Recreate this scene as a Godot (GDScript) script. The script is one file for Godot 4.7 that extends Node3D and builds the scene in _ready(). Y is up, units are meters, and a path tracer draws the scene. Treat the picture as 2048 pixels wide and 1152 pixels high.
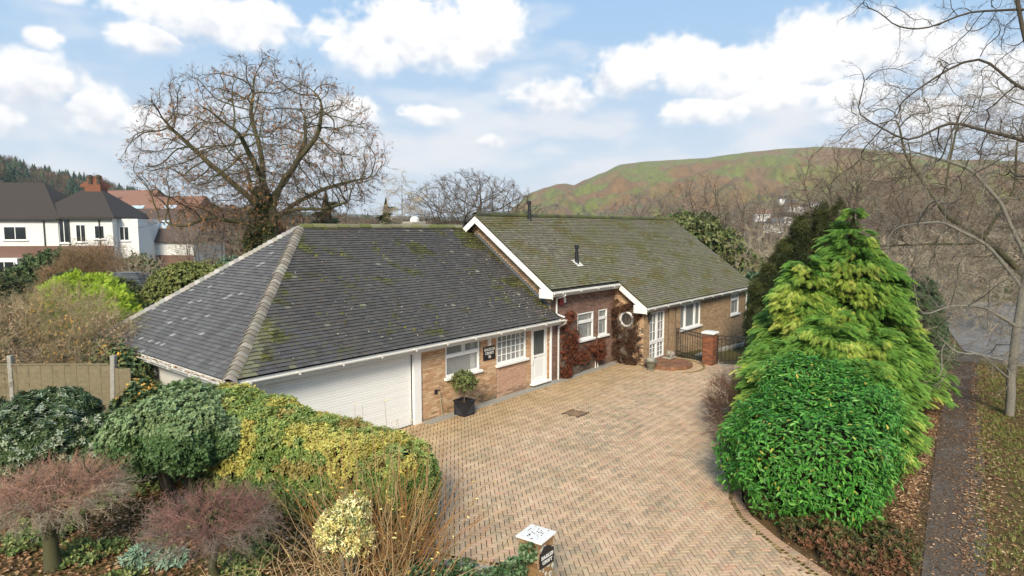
extends Node3D
# A tiled bungalow with a block-paved drive, seen from a drone. x runs along the house front, -z into the house, y up, metres.

const CAM := Vector3(0, 5.9, 0)
const PITCH := 0.09519
const YAW := -50.2418
const FOCAL := 1250.0
var R := RandomNumberGenerator.new()
var mats := {}
var taken := {}
var cam: Camera3D
var tints := {}
var tex := {}


class MB:
	var v := PackedVector3Array()
	var n := PackedVector3Array()
	var c := PackedColorArray()
	var ix := PackedInt32Array()
	var xf := Transform3D.IDENTITY
	var col := Color.WHITE
	var tinted := false

	func p(a: Vector3) -> int:
		v.append(xf * a)
		c.append(col)
		return v.size() - 1

	func tri(a: Vector3, b: Vector3, d: Vector3) -> void:
		var i := p(a)
		p(b)
		p(d)
		ix.append_array(PackedInt32Array([i, i + 1, i + 2]))

	func quad(a: Vector3, b: Vector3, d: Vector3, e: Vector3) -> void:
		var i := p(a)
		p(b)
		p(d)
		p(e)
		ix.append_array(PackedInt32Array([i, i + 1, i + 2, i, i + 2, i + 3]))

	func hexa(q: Array) -> void:  # 8 corners: four below, four above, both counter-clockwise seen from above
		var i := v.size()
		for a in q:
			p(a)
		for f in [[0, 1, 2, 3], [7, 6, 5, 4], [0, 4, 5, 1], [1, 5, 6, 2], [2, 6, 7, 3], [3, 7, 4, 0]]:
			ix.append_array(PackedInt32Array([i + f[0], i + f[1], i + f[2], i + f[0], i + f[2], i + f[3]]))

	func box(m: Vector3, s: Vector3) -> void:
		var h := s * 0.5
		var q := []
		for y in [-1, 1]:
			for k in [[-1, 1], [1, 1], [1, -1], [-1, -1]]:
				q.append(m + Vector3(k[0] * h.x, y * h.y, k[1] * h.z))
		hexa(q)

	func span(a: Vector3, b: Vector3) -> void:
		box((a + b) * 0.5, (b - a).abs())

	func bar(a: Vector3, b: Vector3, w: float, h: float) -> void:
		var d := (b - a).normalized()
		var s := d.cross(Vector3.UP)
		s = Vector3.RIGHT if s.length() < 0.01 else s.normalized()
		var u := s.cross(d)
		s *= w * 0.5
		u *= h * 0.5
		hexa([a - s - u, b - s - u, b + s - u, a + s - u, a - s + u, b - s + u, b + s + u, a + s + u])

	func cbox(m: Vector3, s: Vector3, b: float) -> void:  # a box with chamfered edges
		var h := s * 0.5
		var id := {}
		for sx in [-1, 1]:
			for sy in [-1, 1]:
				for sz in [-1, 1]:
					var k := Vector3(sx, sy, sz)
					for ax in 3:
						var o := h - Vector3(b, b, b)
						o[ax] = h[ax]
						id[[sx, sy, sz, ax]] = p(m + o * k)
		for ax in 3:
			var b1 := (ax + 1) % 3
			var b2 := (ax + 2) % 3
			for s1 in [-1, 1]:
				var q := []
				for k in [[-1, -1], [1, -1], [1, 1], [-1, 1]]:
					var e := [0, 0, 0]
					e[ax] = s1
					e[b1] = k[0]
					e[b2] = k[1]
					q.append(id[[e[0], e[1], e[2], ax]])
				ix.append_array(PackedInt32Array([q[0], q[1], q[2], q[0], q[2], q[3]]))
				for s2 in [-1, 1]:
					var r := []
					for t in [[-1, ax], [1, ax], [1, b1], [-1, b1]]:
						var e := [0, 0, 0]
						e[ax] = s1
						e[b1] = s2
						e[b2] = t[0]
						r.append(id[[e[0], e[1], e[2], t[1]]])
					ix.append_array(PackedInt32Array([r[0], r[1], r[2], r[0], r[2], r[3]]))
		for sx in [-1, 1]:
			for sy in [-1, 1]:
				for sz in [-1, 1]:
					ix.append_array(PackedInt32Array([id[[sx, sy, sz, 0]], id[[sx, sy, sz, 1]], id[[sx, sy, sz, 2]]]))

	func slab(poly: PackedVector2Array, d: float) -> void:  # outline in x and y, thickness along z
		var t := Geometry2D.triangulate_polygon(poly)
		var i := v.size()
		for z in [d * 0.5, -d * 0.5]:
			for q in poly:
				p(Vector3(q.x, q.y, z))
		var m := poly.size()
		for k in t.size() / 3:
			ix.append_array(PackedInt32Array([i + t[k * 3], i + t[k * 3 + 1], i + t[k * 3 + 2], i + m + t[k * 3], i + m + t[k * 3 + 2], i + m + t[k * 3 + 1]]))
		for k in m:
			var k2 := (k + 1) % m
			ix.append_array(PackedInt32Array([i + k, i + k2, i + m + k2, i + k, i + m + k2, i + m + k]))

	func tube(pts: PackedVector3Array, rad: PackedFloat32Array, sides: int, capped := true) -> void:
		var m := pts.size()
		if m < 2:
			return
		var up := Vector3.UP
		var first := v.size()
		for k in m:
			var d := (pts[mini(k + 1, m - 1)] - pts[maxi(k - 1, 0)]).normalized()
			if k == 0:
				up = d.cross(Vector3(0.31, 0.77, 0.55))
			up = (up - d * up.dot(d))
			up = up.normalized() if up.length() > 0.001 else d.cross(Vector3.RIGHT).normalized()
			var s := d.cross(up)
			for j in sides:
				var a := TAU * j / sides
				var o := up * cos(a) + s * sin(a)
				v.append(xf * (pts[k] + o * rad[k]))
				n.append(xf.basis * o)
				c.append(col)
		for k in m - 1:
			for j in sides:
				var a := first + k * sides + j
				var b := first + k * sides + (j + 1) % sides
				ix.append_array(PackedInt32Array([a, a + sides, b, b, a + sides, b + sides]))
		if capped and sides > 3:
			for e in [0, m - 1]:
				var i := v.size()
				var d := (pts[e] - pts[1 if e == 0 else m - 2]).normalized()
				for j in sides:
					v.append(v[first + e * sides + j])
					n.append(xf.basis * d)
					c.append(col)
				for j in sides - 2:
					ix.append_array(PackedInt32Array([i, i + j + 1, i + j + 2]) if e == 0 else PackedInt32Array([i, i + j + 2, i + j + 1]))

	func pipe(pts: Array, r: float, sides := 8) -> void:
		var q := PackedVector3Array(pts)
		var f := PackedFloat32Array()
		f.resize(q.size())
		f.fill(r)
		tube(q, f, sides)

	func lathe(prof: Array, seg: int) -> void:  # Vector2(radius, height) from the bottom up
		for k in prof.size() - 1:
			var a: Vector2 = prof[k]
			var b: Vector2 = prof[k + 1]
			for j in seg:
				var t0 := TAU * j / seg
				var t1 := TAU * (j + 1) / seg
				var d0 := Vector3(cos(t0), 0, sin(t0))
				var d1 := Vector3(cos(t1), 0, sin(t1))
				quad(d0 * a.x + Vector3.UP * a.y, d1 * a.x + Vector3.UP * a.y, d1 * b.x + Vector3.UP * b.y, d0 * b.x + Vector3.UP * b.y)

	func mesh(smoothed := false) -> ArrayMesh:
		var a := []
		a.resize(Mesh.ARRAY_MAX)
		a[Mesh.ARRAY_VERTEX] = v
		if n.size() == v.size() and n.size():
			a[Mesh.ARRAY_NORMAL] = n
		if tinted:
			a[Mesh.ARRAY_COLOR] = c
		a[Mesh.ARRAY_INDEX] = ix
		var m := ArrayMesh.new()
		m.add_surface_from_arrays(Mesh.PRIMITIVE_TRIANGLES, a)
		if smoothed:
			var st := SurfaceTool.new()
			st.create_from(m, 0)
			st.deindex()
			st.index()
			st.generate_normals()
			return st.commit()
		return m


class IC:  # places and colours of many alike pieces
	var t: Array[Transform3D] = []
	var c := PackedColorArray()

	func add(x: Transform3D, k: Color) -> void:
		t.append(x)
		c.append(k)


func rf(a: float, b: float) -> float:
	return R.randf_range(a, b)


func rv() -> Vector3:
	return Vector3(R.randfn(), R.randfn(), R.randfn()).normalized()


func L(r: float, g: float, b: float) -> Color:  # a linear colour, as vertex and copy colours are
	return Color(r, g, b)


func S(r: int, g: int, b: int) -> Color:  # an 8-bit sRGB colour as a linear one
	return Color(r / 255.0, g / 255.0, b / 255.0).srgb_to_linear()


func vary(c: Color, k := 0.12, hue := 0.05) -> Color:
	var f := 1.0 + rf(-k, k)
	return Color(c.r * f * (1.0 + rf(-hue, hue)), c.g * f, c.b * f * (1.0 + rf(-hue, hue)))


func noise_tex(key: String, freq: float, oct: int, lo: float, hi: float, kind := FastNoiseLite.TYPE_SIMPLEX_SMOOTH, size := 512, bump := false) -> NoiseTexture2D:
	var f := FastNoiseLite.new()
	f.seed = key.hash() % 1000
	f.noise_type = kind
	f.frequency = freq
	f.fractal_octaves = oct
	var t := NoiseTexture2D.new()
	t.width = size
	t.height = size
	t.seamless = true
	t.noise = f
	if bump:
		t.as_normal_map = true
		t.bump_strength = 4.0
	else:
		var g := Gradient.new()
		g.set_color(0, Color(lo, lo, lo))
		g.set_color(1, Color(hi, hi, hi))
		t.color_ramp = g
	tex[key] = t
	return t


func make_textures() -> void:
	noise_tex("fine", 0.12, 3, 0.84, 1.0)
	noise_tex("mottle", 0.02, 5, 0.80, 1.0)
	noise_tex("soft", 0.015, 5, 0.90, 1.0)
	noise_tex("grain", 0.3, 2, 0.7, 1.0)
	noise_tex("bump", 0.1, 4, 0, 1, FastNoiseLite.TYPE_SIMPLEX_SMOOTH, 512, true)


func mat(key: String, col := Color(0.5, 0.5, 0.5), rough := 0.8, t := "", scale := 1.0, o := {}) -> StandardMaterial3D:
	if mats.has(key):
		return mats[key]
	var m := StandardMaterial3D.new()
	m.resource_name = key
	m.albedo_color = col.linear_to_srgb()
	m.roughness = rough
	if o.get("vc"):
		m.vertex_color_use_as_albedo = true
		m.albedo_color = Color.WHITE
	if t:
		m.albedo_texture = tex[t]
		m.uv1_triplanar = true
		m.uv1_world_triplanar = true
		m.uv1_scale = Vector3.ONE * scale
	if o.has("bump"):
		m.normal_enabled = true
		m.normal_texture = tex["bump"]
		m.normal_scale = o.bump
	if o.has("detail"):
		m.detail_enabled = true
		m.detail_blend_mode = BaseMaterial3D.BLEND_MODE_MUL
		m.detail_albedo = tex[o.detail]
		m.detail_uv_layer = BaseMaterial3D.DETAIL_UV_2
		m.uv2_triplanar = true
		m.uv2_world_triplanar = true
		m.uv2_scale = Vector3.ONE * o.get("dscale", 0.2)
	if o.has("metal"):
		m.metallic = o.metal
	if o.has("spec"):
		m.metallic_specular = o.spec
	if o.has("back"):
		m.backlight_enabled = true
		m.backlight = Color(o.back, o.back, o.back)
	if o.has("alpha"):
		m.transparency = BaseMaterial3D.TRANSPARENCY_ALPHA
		m.albedo_color.a = o.alpha
	mats[key] = m
	return m


func numbered(k: String) -> String:
	taken[k] = taken.get(k, 0) + 1
	return k if taken[k] == 1 else "%s_%03d" % [k, taken[k] - 1]


func tag(o: Node, label: String, category: String, group := "", kind := "") -> Node:
	if label:
		o.set_meta("label", label)
	if category:
		o.set_meta("category", category)
	if group:
		o.set_meta("group", group)
	if kind:
		o.set_meta("kind", kind)
	return o


func thing(called: String, label: String, category: String, at := Vector3.ZERO, turn := 0.0, group := "") -> Node3D:
	var o := Node3D.new()
	o.name = numbered(called)
	add_child(o, true)
	o.position = at
	o.rotation.y = turn
	tag(o, label, category, group)
	return o


func off(n: Node) -> Vector3:  # shapes under an unturned thing are written in world metres
	var s := Vector3.ZERO
	while n is Node3D and n != self:
		if (n as Node3D).rotation != Vector3.ZERO:
			return Vector3.ZERO
		s += (n as Node3D).position
		n = n.get_parent()
	return s


func part(parent: Node, called: String, m: Mesh, material: Material, kind := "") -> MeshInstance3D:
	var o := MeshInstance3D.new()
	o.name = called if parent != self else numbered(called)
	o.mesh = m
	o.material_override = material
	parent.add_child(o, true)
	if parent != self:
		o.position = -off(parent)
	if kind:
		o.set_meta("kind", kind)
	return o


func place(parent: Node, called: String, m: Mesh, material: Material, at: Vector3, basis := Basis.IDENTITY) -> MeshInstance3D:
	var o := part(parent, called, m, material)
	o.transform = Transform3D(basis, at + o.position)
	return o


func struct(called: String, m: Mesh, material: Material) -> MeshInstance3D:
	return part(self, called, m, material, "structure")


func copies(parent: Node, called: String, m: Mesh, material: Material, ic: IC, kind := "stuff") -> MultiMeshInstance3D:
	var mm := MultiMesh.new()
	mm.transform_format = MultiMesh.TRANSFORM_3D
	mm.use_colors = true
	mm.mesh = m
	mm.instance_count = ic.t.size()
	for i in ic.t.size():
		mm.set_instance_transform(i, ic.t[i])
		mm.set_instance_color(i, ic.c[i])
	var o := MultiMeshInstance3D.new()
	o.name = called if parent != self else numbered(called)
	o.multimesh = mm
	o.material_override = material
	parent.add_child(o, true)
	if parent != self:
		o.position = -off(parent)
	if kind:
		o.set_meta("kind", kind)
	return o


func pixel(a: Vector3) -> Vector3:  # where the camera sees a point, in pixels of the photograph, and how deep
	var q := cam.transform.affine_inverse() * a
	return Vector3(1024 - FOCAL * q.x / q.z, 576 + FOCAL * q.y / q.z, -q.z)


func tinted(m: Mesh, k: Color) -> ArrayMesh:
	var key := [m, int(sqrt(k.r) * 24), int(sqrt(k.g) * 24), int(sqrt(k.b) * 24)]
	if not tints.has(key):
		var a := m.surface_get_arrays(0)
		var c := PackedColorArray()
		c.resize(a[Mesh.ARRAY_VERTEX].size())
		c.fill(k)
		a[Mesh.ARRAY_COLOR] = c
		var t := ArrayMesh.new()
		t.add_surface_from_arrays(Mesh.PRIMITIVE_TRIANGLES, a)
		tints[key] = t
	return tints[key]


func pieces(parent: Node, one: String, many: String, m: Mesh, material: Material, ic: IC, most: int, area := Rect2(0, 0, 2048, 1152)) -> void:
	# the pieces that show largest as parts of their own, the rest joined
	var order := []
	for i in ic.t.size():
		var q := pixel(ic.t[i].origin)
		var seen := area.has_point(Vector2(q.x, q.y)) and q.z > 0
		order.append([(1.0 if seen else 1e-6) / (q.z * q.z), i])
	order.sort_custom(func(a, b): return a[0] > b[0])
	var rest := IC.new()
	for k in order.size():
		var i: int = order[k][1]
		if k < most:
			place(parent, one, tinted(m, ic.c[i]), material, ic.t[i].origin, ic.t[i].basis)
		else:
			rest.add(ic.t[i], ic.c[i])
	if rest.t.size():
		copies(parent, many, m, material, rest)


func noise(sd: int, freq: float, oct := 3) -> FastNoiseLite:
	var f := FastNoiseLite.new()
	f.seed = sd
	f.frequency = freq
	f.fractal_octaves = oct
	f.noise_type = FastNoiseLite.TYPE_SIMPLEX_SMOOTH
	return f


func ss(a: float, b: float, x: float) -> float:
	return smoothstep(a, b, x)


func _ready() -> void:
	R.seed = 7
	cam = Camera3D.new()
	cam.name = "camera"
	add_child(cam)
	cam.position = CAM
	cam.rotation = Vector3(-PITCH, deg_to_rad(YAW), 0)
	cam.fov = rad_to_deg(2.0 * atan(576.0 / FOCAL))
	cam.near = 0.1
	cam.far = 8000.0
	make_textures()
	var env := Environment.new()
	env.background_mode = Environment.BG_SKY
	env.sky = Sky.new()
	env.sky.sky_material = make_sky()
	env.tonemap_mode = Environment.TONE_MAPPER_LINEAR
	env.tonemap_exposure = EXPOSURE
	env.sdfgi_enabled = true
	env.ssao_enabled = true
	env.ssil_enabled = true
	env.fog_enabled = true
	env.fog_density = 0.00016
	env.fog_light_color = Color(0.86, 0.91, 0.97)
	var we := WorldEnvironment.new()
	we.name = "world_environment"
	we.environment = env
	add_child(we)
	var sun := DirectionalLight3D.new()
	sun.name = "sun"
	sun.light_color = Color(1.0, 0.95, 0.86)
	sun.light_energy = 0.5
	sun.light_angular_distance = 16.0
	sun.shadow_enabled = true
	add_child(sun)
	sun.look_at_from_position(Vector3.ZERO, Vector3(0.70, -0.54, -0.44))
	make_materials()
	setting()
	bungalow()
	front_things()
	garden()
	conifers()
	big_trees()
	background()


const EXPOSURE := 3.5


func make_sky() -> PanoramaSkyMaterial:
	# air and clouds only: a pale horizon, blue above, cumulus heaps with flat grey bases, more of the same all round
	var w := 3072
	var h := 1536
	var puffs := [  # azimuth, elevation, half width, half height in degrees
		[24.8, 15.8, 6.8, 2.8], [21.2, 14.2, 3.1, 1.7], [28.7, 16.4, 3.4, 2.4], [42.4, 15.9, 8.2, 3.4], [38.3, 14.8, 4.2, 2.5], [46.9, 16.3, 4.8, 2.9], [13.3, 9.9, 3.8, 2.5], [17.3, 8.5, 3.2, 2.1], [11.5, 7.5, 1.9, 1.4], [53.7, 11.4, 4.9, 2.1], [60.0, 12.6, 4.3, 2.4], [65.3, 13.4, 3.9, 2.4], [69.9, 12.6, 4.4, 2.5], [75.0, 13.3, 4.4, 3.2], [80.4, 13.2, 5.0, 3.3], [84.6, 12.2, 3.4, 3.1], [72.9, 10.5, 4.6, 1.7], [78.3, 10.1, 4.2, 1.8], [42.8, 9.8, 3.1, 1.1], [48.5, 7.6, 2.0, 0.9], [77.9, 8.7, 2.5, 1.2], [14.1, 13.2, 1.2, 0.9], [15.3, 16.3, 1.8, 0.8], [42.8, 19.6, 1.3, 0.9], [67.0, 9.6, 5.4, 1.2], [36.6, 9.8, 2.6, 1.3], [20.2, 8.1, 2.4, 1.6], [83.7, 8.4, 2.5, 1.3], [88.2, 10.2, 3.4, 3.0]]
	R.seed = 11
	for k in 60:
		var az := rf(96, 362)
		var e := 4.0 + 50.0 * R.randf() * R.randf()
		puffs.append([az, e, rf(3, 9), rf(1.2, 3.6)])
	for k in 14:
		puffs.append([rf(5, 95), rf(24, 70), rf(4, 10), rf(2, 4)])
	var big := noise(3, 0.10, 5)
	var small := noise(5, 0.55, 4)
	var wisp := noise(9, 0.07, 4)
	var fine := noise(13, 1.5, 3)
	var img := Image.create_empty(w, h, false, Image.FORMAT_RGBF)
	img.fill(Color(0.20, 0.20, 0.18))
	var dens := PackedFloat32Array()
	var half := h / 2
	dens.resize(w * half)
	dens.fill(-9.0)
	var tops := PackedFloat32Array()
	tops.resize(w * half)
	for q in puffs:
		var e0: float = q[1]
		var wide: float = q[2] / cos(deg_to_rad(minf(e0, 75.0)))
		var y0 := maxi(0, int((90.0 - e0 - q[3] * 1.9) / 180.0 * h))
		var y1 := mini(half - 1, int((90.0 - e0 + q[3] * 2.1) / 180.0 * h))
		var xc := int(q[0] / 360.0 * w)
		var xs := int(wide * 1.7 / 360.0 * w)
		for y in range(y0, y1 + 1):
			var dy: float = ((90.0 - 180.0 * (y + 0.5) / h) - e0) / (q[3] * 1.15)
			var dy2 := dy * (1.0 if dy > 0 else 1.25)
			for x in range(xc - xs, xc + xs + 1):
				var dx := float(x - xc) / w * 360.0 / (wide * 1.02)
				var d := 1.0 - sqrt(dx * dx + dy2 * dy2)
				var at := y * w + posmod(x, w)
				if d > dens[at]:
					dens[at] = d
					tops[at] = dy
	var top := Color(0.33, 0.58, 0.90)
	var low := Color(0.74, 0.84, 0.91)
	var k := 1.0 / EXPOSURE
	for y in half:
		var el := 90.0 - 180.0 * (y + 0.5) / h
		var f := pow(clampf(1.0 - el / 32.0, 0, 1), 1.9)
		var air := top.lerp(low, f)
		var ce := cos(deg_to_rad(el))
		var r := 57.3 * ce
		for x in w:
			var at := y * w + x
			var a := float(x) / w * TAU
			var d := dens[at]
			var px := sin(a) * r
			var pz := cos(a) * r
			var c := air
			var wv := wisp.get_noise_3d(px, el * 2.6, pz)
			var veil := ss(0.02, 0.55, wv) * 0.6 * ss(34.0, 12.0, el) + 0.30 * ss(15, 3, el)
			c = c.lerp(Color(0.93, 0.95, 0.98), veil)
			if el < 15.0:  # broken sheets of pale cloud low down
				var sheet_ := ss(-0.1, 0.5, big.get_noise_3d(px * 0.8 + 40, el * 2.4, pz * 0.8)) * ss(15, 10, el) * ss(1.0, 5.0, el)
				c = c.lerp(Color(0.90, 0.91, 0.95), sheet_ * 0.8)
			if d > -1.2:
				var b := big.get_noise_3d(px, el * 1.3, pz)
				var s := small.get_noise_3d(px, el * 1.2, pz)
				var m := d + 0.04 + b * 0.62 + s * 0.26 + fine.get_noise_3d(px, el, pz) * 0.12
				var alpha := ss(0.0, 0.36 if tops[at] > 0.0 else 0.7, m)
				if alpha > 0.0:
					var lit := clampf(0.62 + tops[at] * 0.5 + b * 0.5 + s * 0.45, 0.0, 1.0)
					var shade := Color(0.76, 0.80, 0.88).lerp(Color(1.1, 1.09, 1.08), ss(0.1, 0.75, lit))
					c = c.lerp(shade, alpha * (0.97 if tops[at] > -0.5 else 0.97 - 0.6 * ss(-0.3, -1.0, tops[at])))
			img.set_pixel(x, y, Color(c.r * k, c.g * k, c.b * k))
	var m := PanoramaSkyMaterial.new()
	m.panorama = ImageTexture.create_from_image(img)
	return m


func make_materials() -> void:
	mat("brick", Color.WHITE, 0.92, "fine", 3.0, {vc = 1, bump = 0.5})
	mat("tile", Color.WHITE, 0.8, "fine", 2.2, {vc = 1, bump = 0.6, spec = 0.4})
	mat("paver", Color.WHITE, 0.9, "fine", 2.5, {vc = 1, bump = 0.4, detail = "mottle", dscale = 0.13})
	mat("mortar", L(0.17, 0.135, 0.10), 0.95, "fine", 2.0)
	mat("joint", L(0.05, 0.04, 0.03), 0.98, "fine", 1.5, {spec = 0.15})
	mat("upvc", L(0.80, 0.80, 0.785), 0.38)
	mat("weathered_upvc", L(0.76, 0.745, 0.70), 0.45, "soft", 2.5)
	mat("pane", L(0.9, 0.95, 0.95), 0.03, "", 1.0, {alpha = 0.16, spec = 0.6})
	mat("dark_glass", L(0.02, 0.025, 0.028), 0.06, "", 1.0, {spec = 0.6})
	mat("lead", L(0.13, 0.15, 0.17), 0.55, "fine", 1.0)
	mat("black_metal", L(0.022, 0.022, 0.024), 0.5)
	mat("black_plastic", L(0.018, 0.02, 0.026), 0.45, "grain", 3.0)
	mat("blind", L(0.55, 0.55, 0.52), 0.9, "mottle", 0.5)
	mat("stone", L(0.42, 0.38, 0.31), 0.9, "mottle", 1.2, {bump = 0.6})
	mat("white_stone", L(0.84, 0.80, 0.74), 0.8, "soft", 2.0, {bump = 0.5})
	mat("concrete", L(0.40, 0.38, 0.33), 0.92, "mottle", 1.0, {bump = 0.5})
	mat("board", L(0.24, 0.20, 0.12), 0.9, "mottle", 0.7, {bump = 0.4})
	mat("roof_deck", L(0.03, 0.03, 0.028), 0.95)
	mat("foliage", Color.WHITE, 0.62, "", 1.0, {vc = 1, back = 0.22, spec = 0.35})
	mat("gloss_leaf", Color.WHITE, 0.42, "", 1.0, {vc = 1, back = 0.16, spec = 0.36})
	mat("litter", Color.WHITE, 0.85, "", 1.0, {vc = 1, spec = 0.3})
	mat("bark", L(0.105, 0.085, 0.06), 0.95, "mottle", 0.9, {bump = 1.0, detail = "fine", dscale = 2.0})
	mat("pale_bark", L(0.27, 0.25, 0.205), 0.95, "mottle", 1.1, {bump = 1.0})
	mat("moss_bark", L(0.10, 0.098, 0.045), 0.97, "mottle", 1.3, {bump = 1.0})
	mat("twig", L(0.12, 0.088, 0.062), 0.9)
	mat("grey_twig", L(0.165, 0.135, 0.105), 0.9)
	mat("twig_vc", Color.WHITE, 0.85, "", 1.0, {vc = 1})
	mat("soil", L(0.075, 0.056, 0.036), 0.98, "mottle", 0.8, {spec = 0.15, bump = 1.0, detail = "fine", dscale = 1.7})
	mat("ground", Color.WHITE, 0.97, "mottle", 0.35, {vc = 1, spec = 0.15, bump = 0.8, detail = "fine", dscale = 1.2})
	mat("tarmac", L(0.235, 0.20, 0.172), 0.95, "grain", 1.1, {spec = 0.25, bump = 0.9, detail = "mottle", dscale = 0.25})
	mat("road_surface", L(0.30, 0.285, 0.27), 0.95, "fine", 0.6, {spec = 0.12, detail = "mottle", dscale = 0.1})
	mat("hillside", Color.WHITE, 0.98, "mottle", 0.012, {vc = 1, detail = "mottle", dscale = 0.05})
	mat("render", L(0.80, 0.79, 0.77), 0.9, "soft", 0.4)
	mat("sign_black", L(0.012, 0.012, 0.016), 0.35)
	mat("letter", L(0.75, 0.74, 0.70), 0.5)
	mat("red_plastic", L(0.22, 0.02, 0.015), 0.5)
	mat("terracotta", Color.WHITE, 0.9, "fine", 2.5, {vc = 1, bump = 0.4})


func gh(x: float, z: float) -> float:  # how high the ground lies
	var y := 0.0
	y -= 0.5 * ss(27.5, 34.0, x) * ss(-5.0, -9.0, z)
	y += 0.5 * ss(-15.0, -19.0, z) * ss(7.5, 4.0, x)
	var r := Vector2(x, z).length()
	var az := rad_to_deg(atan2(x, -z))
	y -= 1.0 * ss(40, 60, r) * ss(35.0, 45.0, az)
	y -= 9.0 * ss(70, 260, r) * ss(34.0, 50.0, az)
	y += 1.0 * ss(40, 60, r) * ss(30.0, 20.0, az)
	return y


func sheet(called: String, pts: Array, y: float, m: Material) -> MeshInstance3D:  # a flat outlined sheet of ground
	var b := MB.new()
	var poly := PackedVector2Array(pts)
	var t := Geometry2D.triangulate_polygon(poly)
	for q in poly:
		b.p(Vector3(q.x, y, q.y))
	b.ix = t
	return struct(called, b.mesh(), m)


func leaf_mesh(w: float, fold := 0.18, droop := 0.12) -> ArrayMesh:  # a folded leaf one metre long, its blade up
	var b := MB.new()
	b.tri(Vector3.ZERO, Vector3(-w * 0.5, fold * w, 0.45), Vector3(0, -droop, 1))
	b.tri(Vector3.ZERO, Vector3(0, -droop, 1), Vector3(w * 0.5, fold * w, 0.45))
	return b.mesh()


func sprig_mesh(n: int, leaf_w: float, len: float, spread: float, sd: int) -> ArrayMesh:  # several leaves round a short shoot that points up
	R.seed = sd
	var b := MB.new()
	for k in n:
		var h := float(k) / n
		var a := k * 2.4 + rf(-0.4, 0.4)
		var bs := Basis(Vector3.UP, a) * Basis(Vector3.RIGHT, -rf(0.1, 1.0) * spread)
		b.xf = Transform3D(bs.scaled(Vector3.ONE * len * rf(0.75, 1.2)), Vector3(0, h * 0.7 - 0.25, 0))
		b.tri(Vector3.ZERO, Vector3(-leaf_w * 0.5, 0.14 * leaf_w, 0.45), Vector3(0, -0.1, 1))
		b.tri(Vector3.ZERO, Vector3(0, -0.1, 1), Vector3(leaf_w * 0.5, 0.14 * leaf_w, 0.45))
	return b.mesh()


func flat_leaves(parent: Node, called: String, n: int, where: Callable, pal: Array, s0: float, s1: float, tilt := 0.35) -> void:
	# fallen leaves: where() gives a point on what they lie on, or nothing
	var ic := IC.new()
	for k in n:
		var q = (where as Callable).call()
		if q == null:
			continue
		var b := Basis(rv(), rf(-tilt, tilt)) * Basis(Vector3.UP, rf(0, TAU))
		ic.add(Transform3D(b.scaled(Vector3.ONE * rf(s0, s1)), q), vary(pal[R.randi() % pal.size()], 0.2))
	copies(parent, called, leaf_mesh(0.62, 0.25, 0.0), mats["litter"], ic)


func inside(poly: PackedVector2Array, x: float, z: float) -> bool:
	return Geometry2D.is_point_in_polygon(Vector2(x, z), poly)


var drive_poly := PackedVector2Array([Vector2(7.0, -13.98), Vector2(7.9, -11.0), Vector2(8.3, -9.2), Vector2(7.45, -7.85), Vector2(7.95, -6.8), Vector2(8.2, -6.1), Vector2(7.3, -5.0), Vector2(6.9, -3.6),
	Vector2(9.6, -1.0), Vector2(10.4, -1.7), Vector2(11.1, -2.55), Vector2(11.8, -3.55), Vector2(12.5, -4.25), Vector2(13.15, -4.7), Vector2(14.0, -5.0), Vector2(16.5, -5.9), Vector2(19.5, -7.2), Vector2(23.0, -8.0),
	Vector2(26.9, -8.6), Vector2(26.5, -12.5), Vector2(23.9, -12.6), Vector2(23.9, -13.98)])


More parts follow.
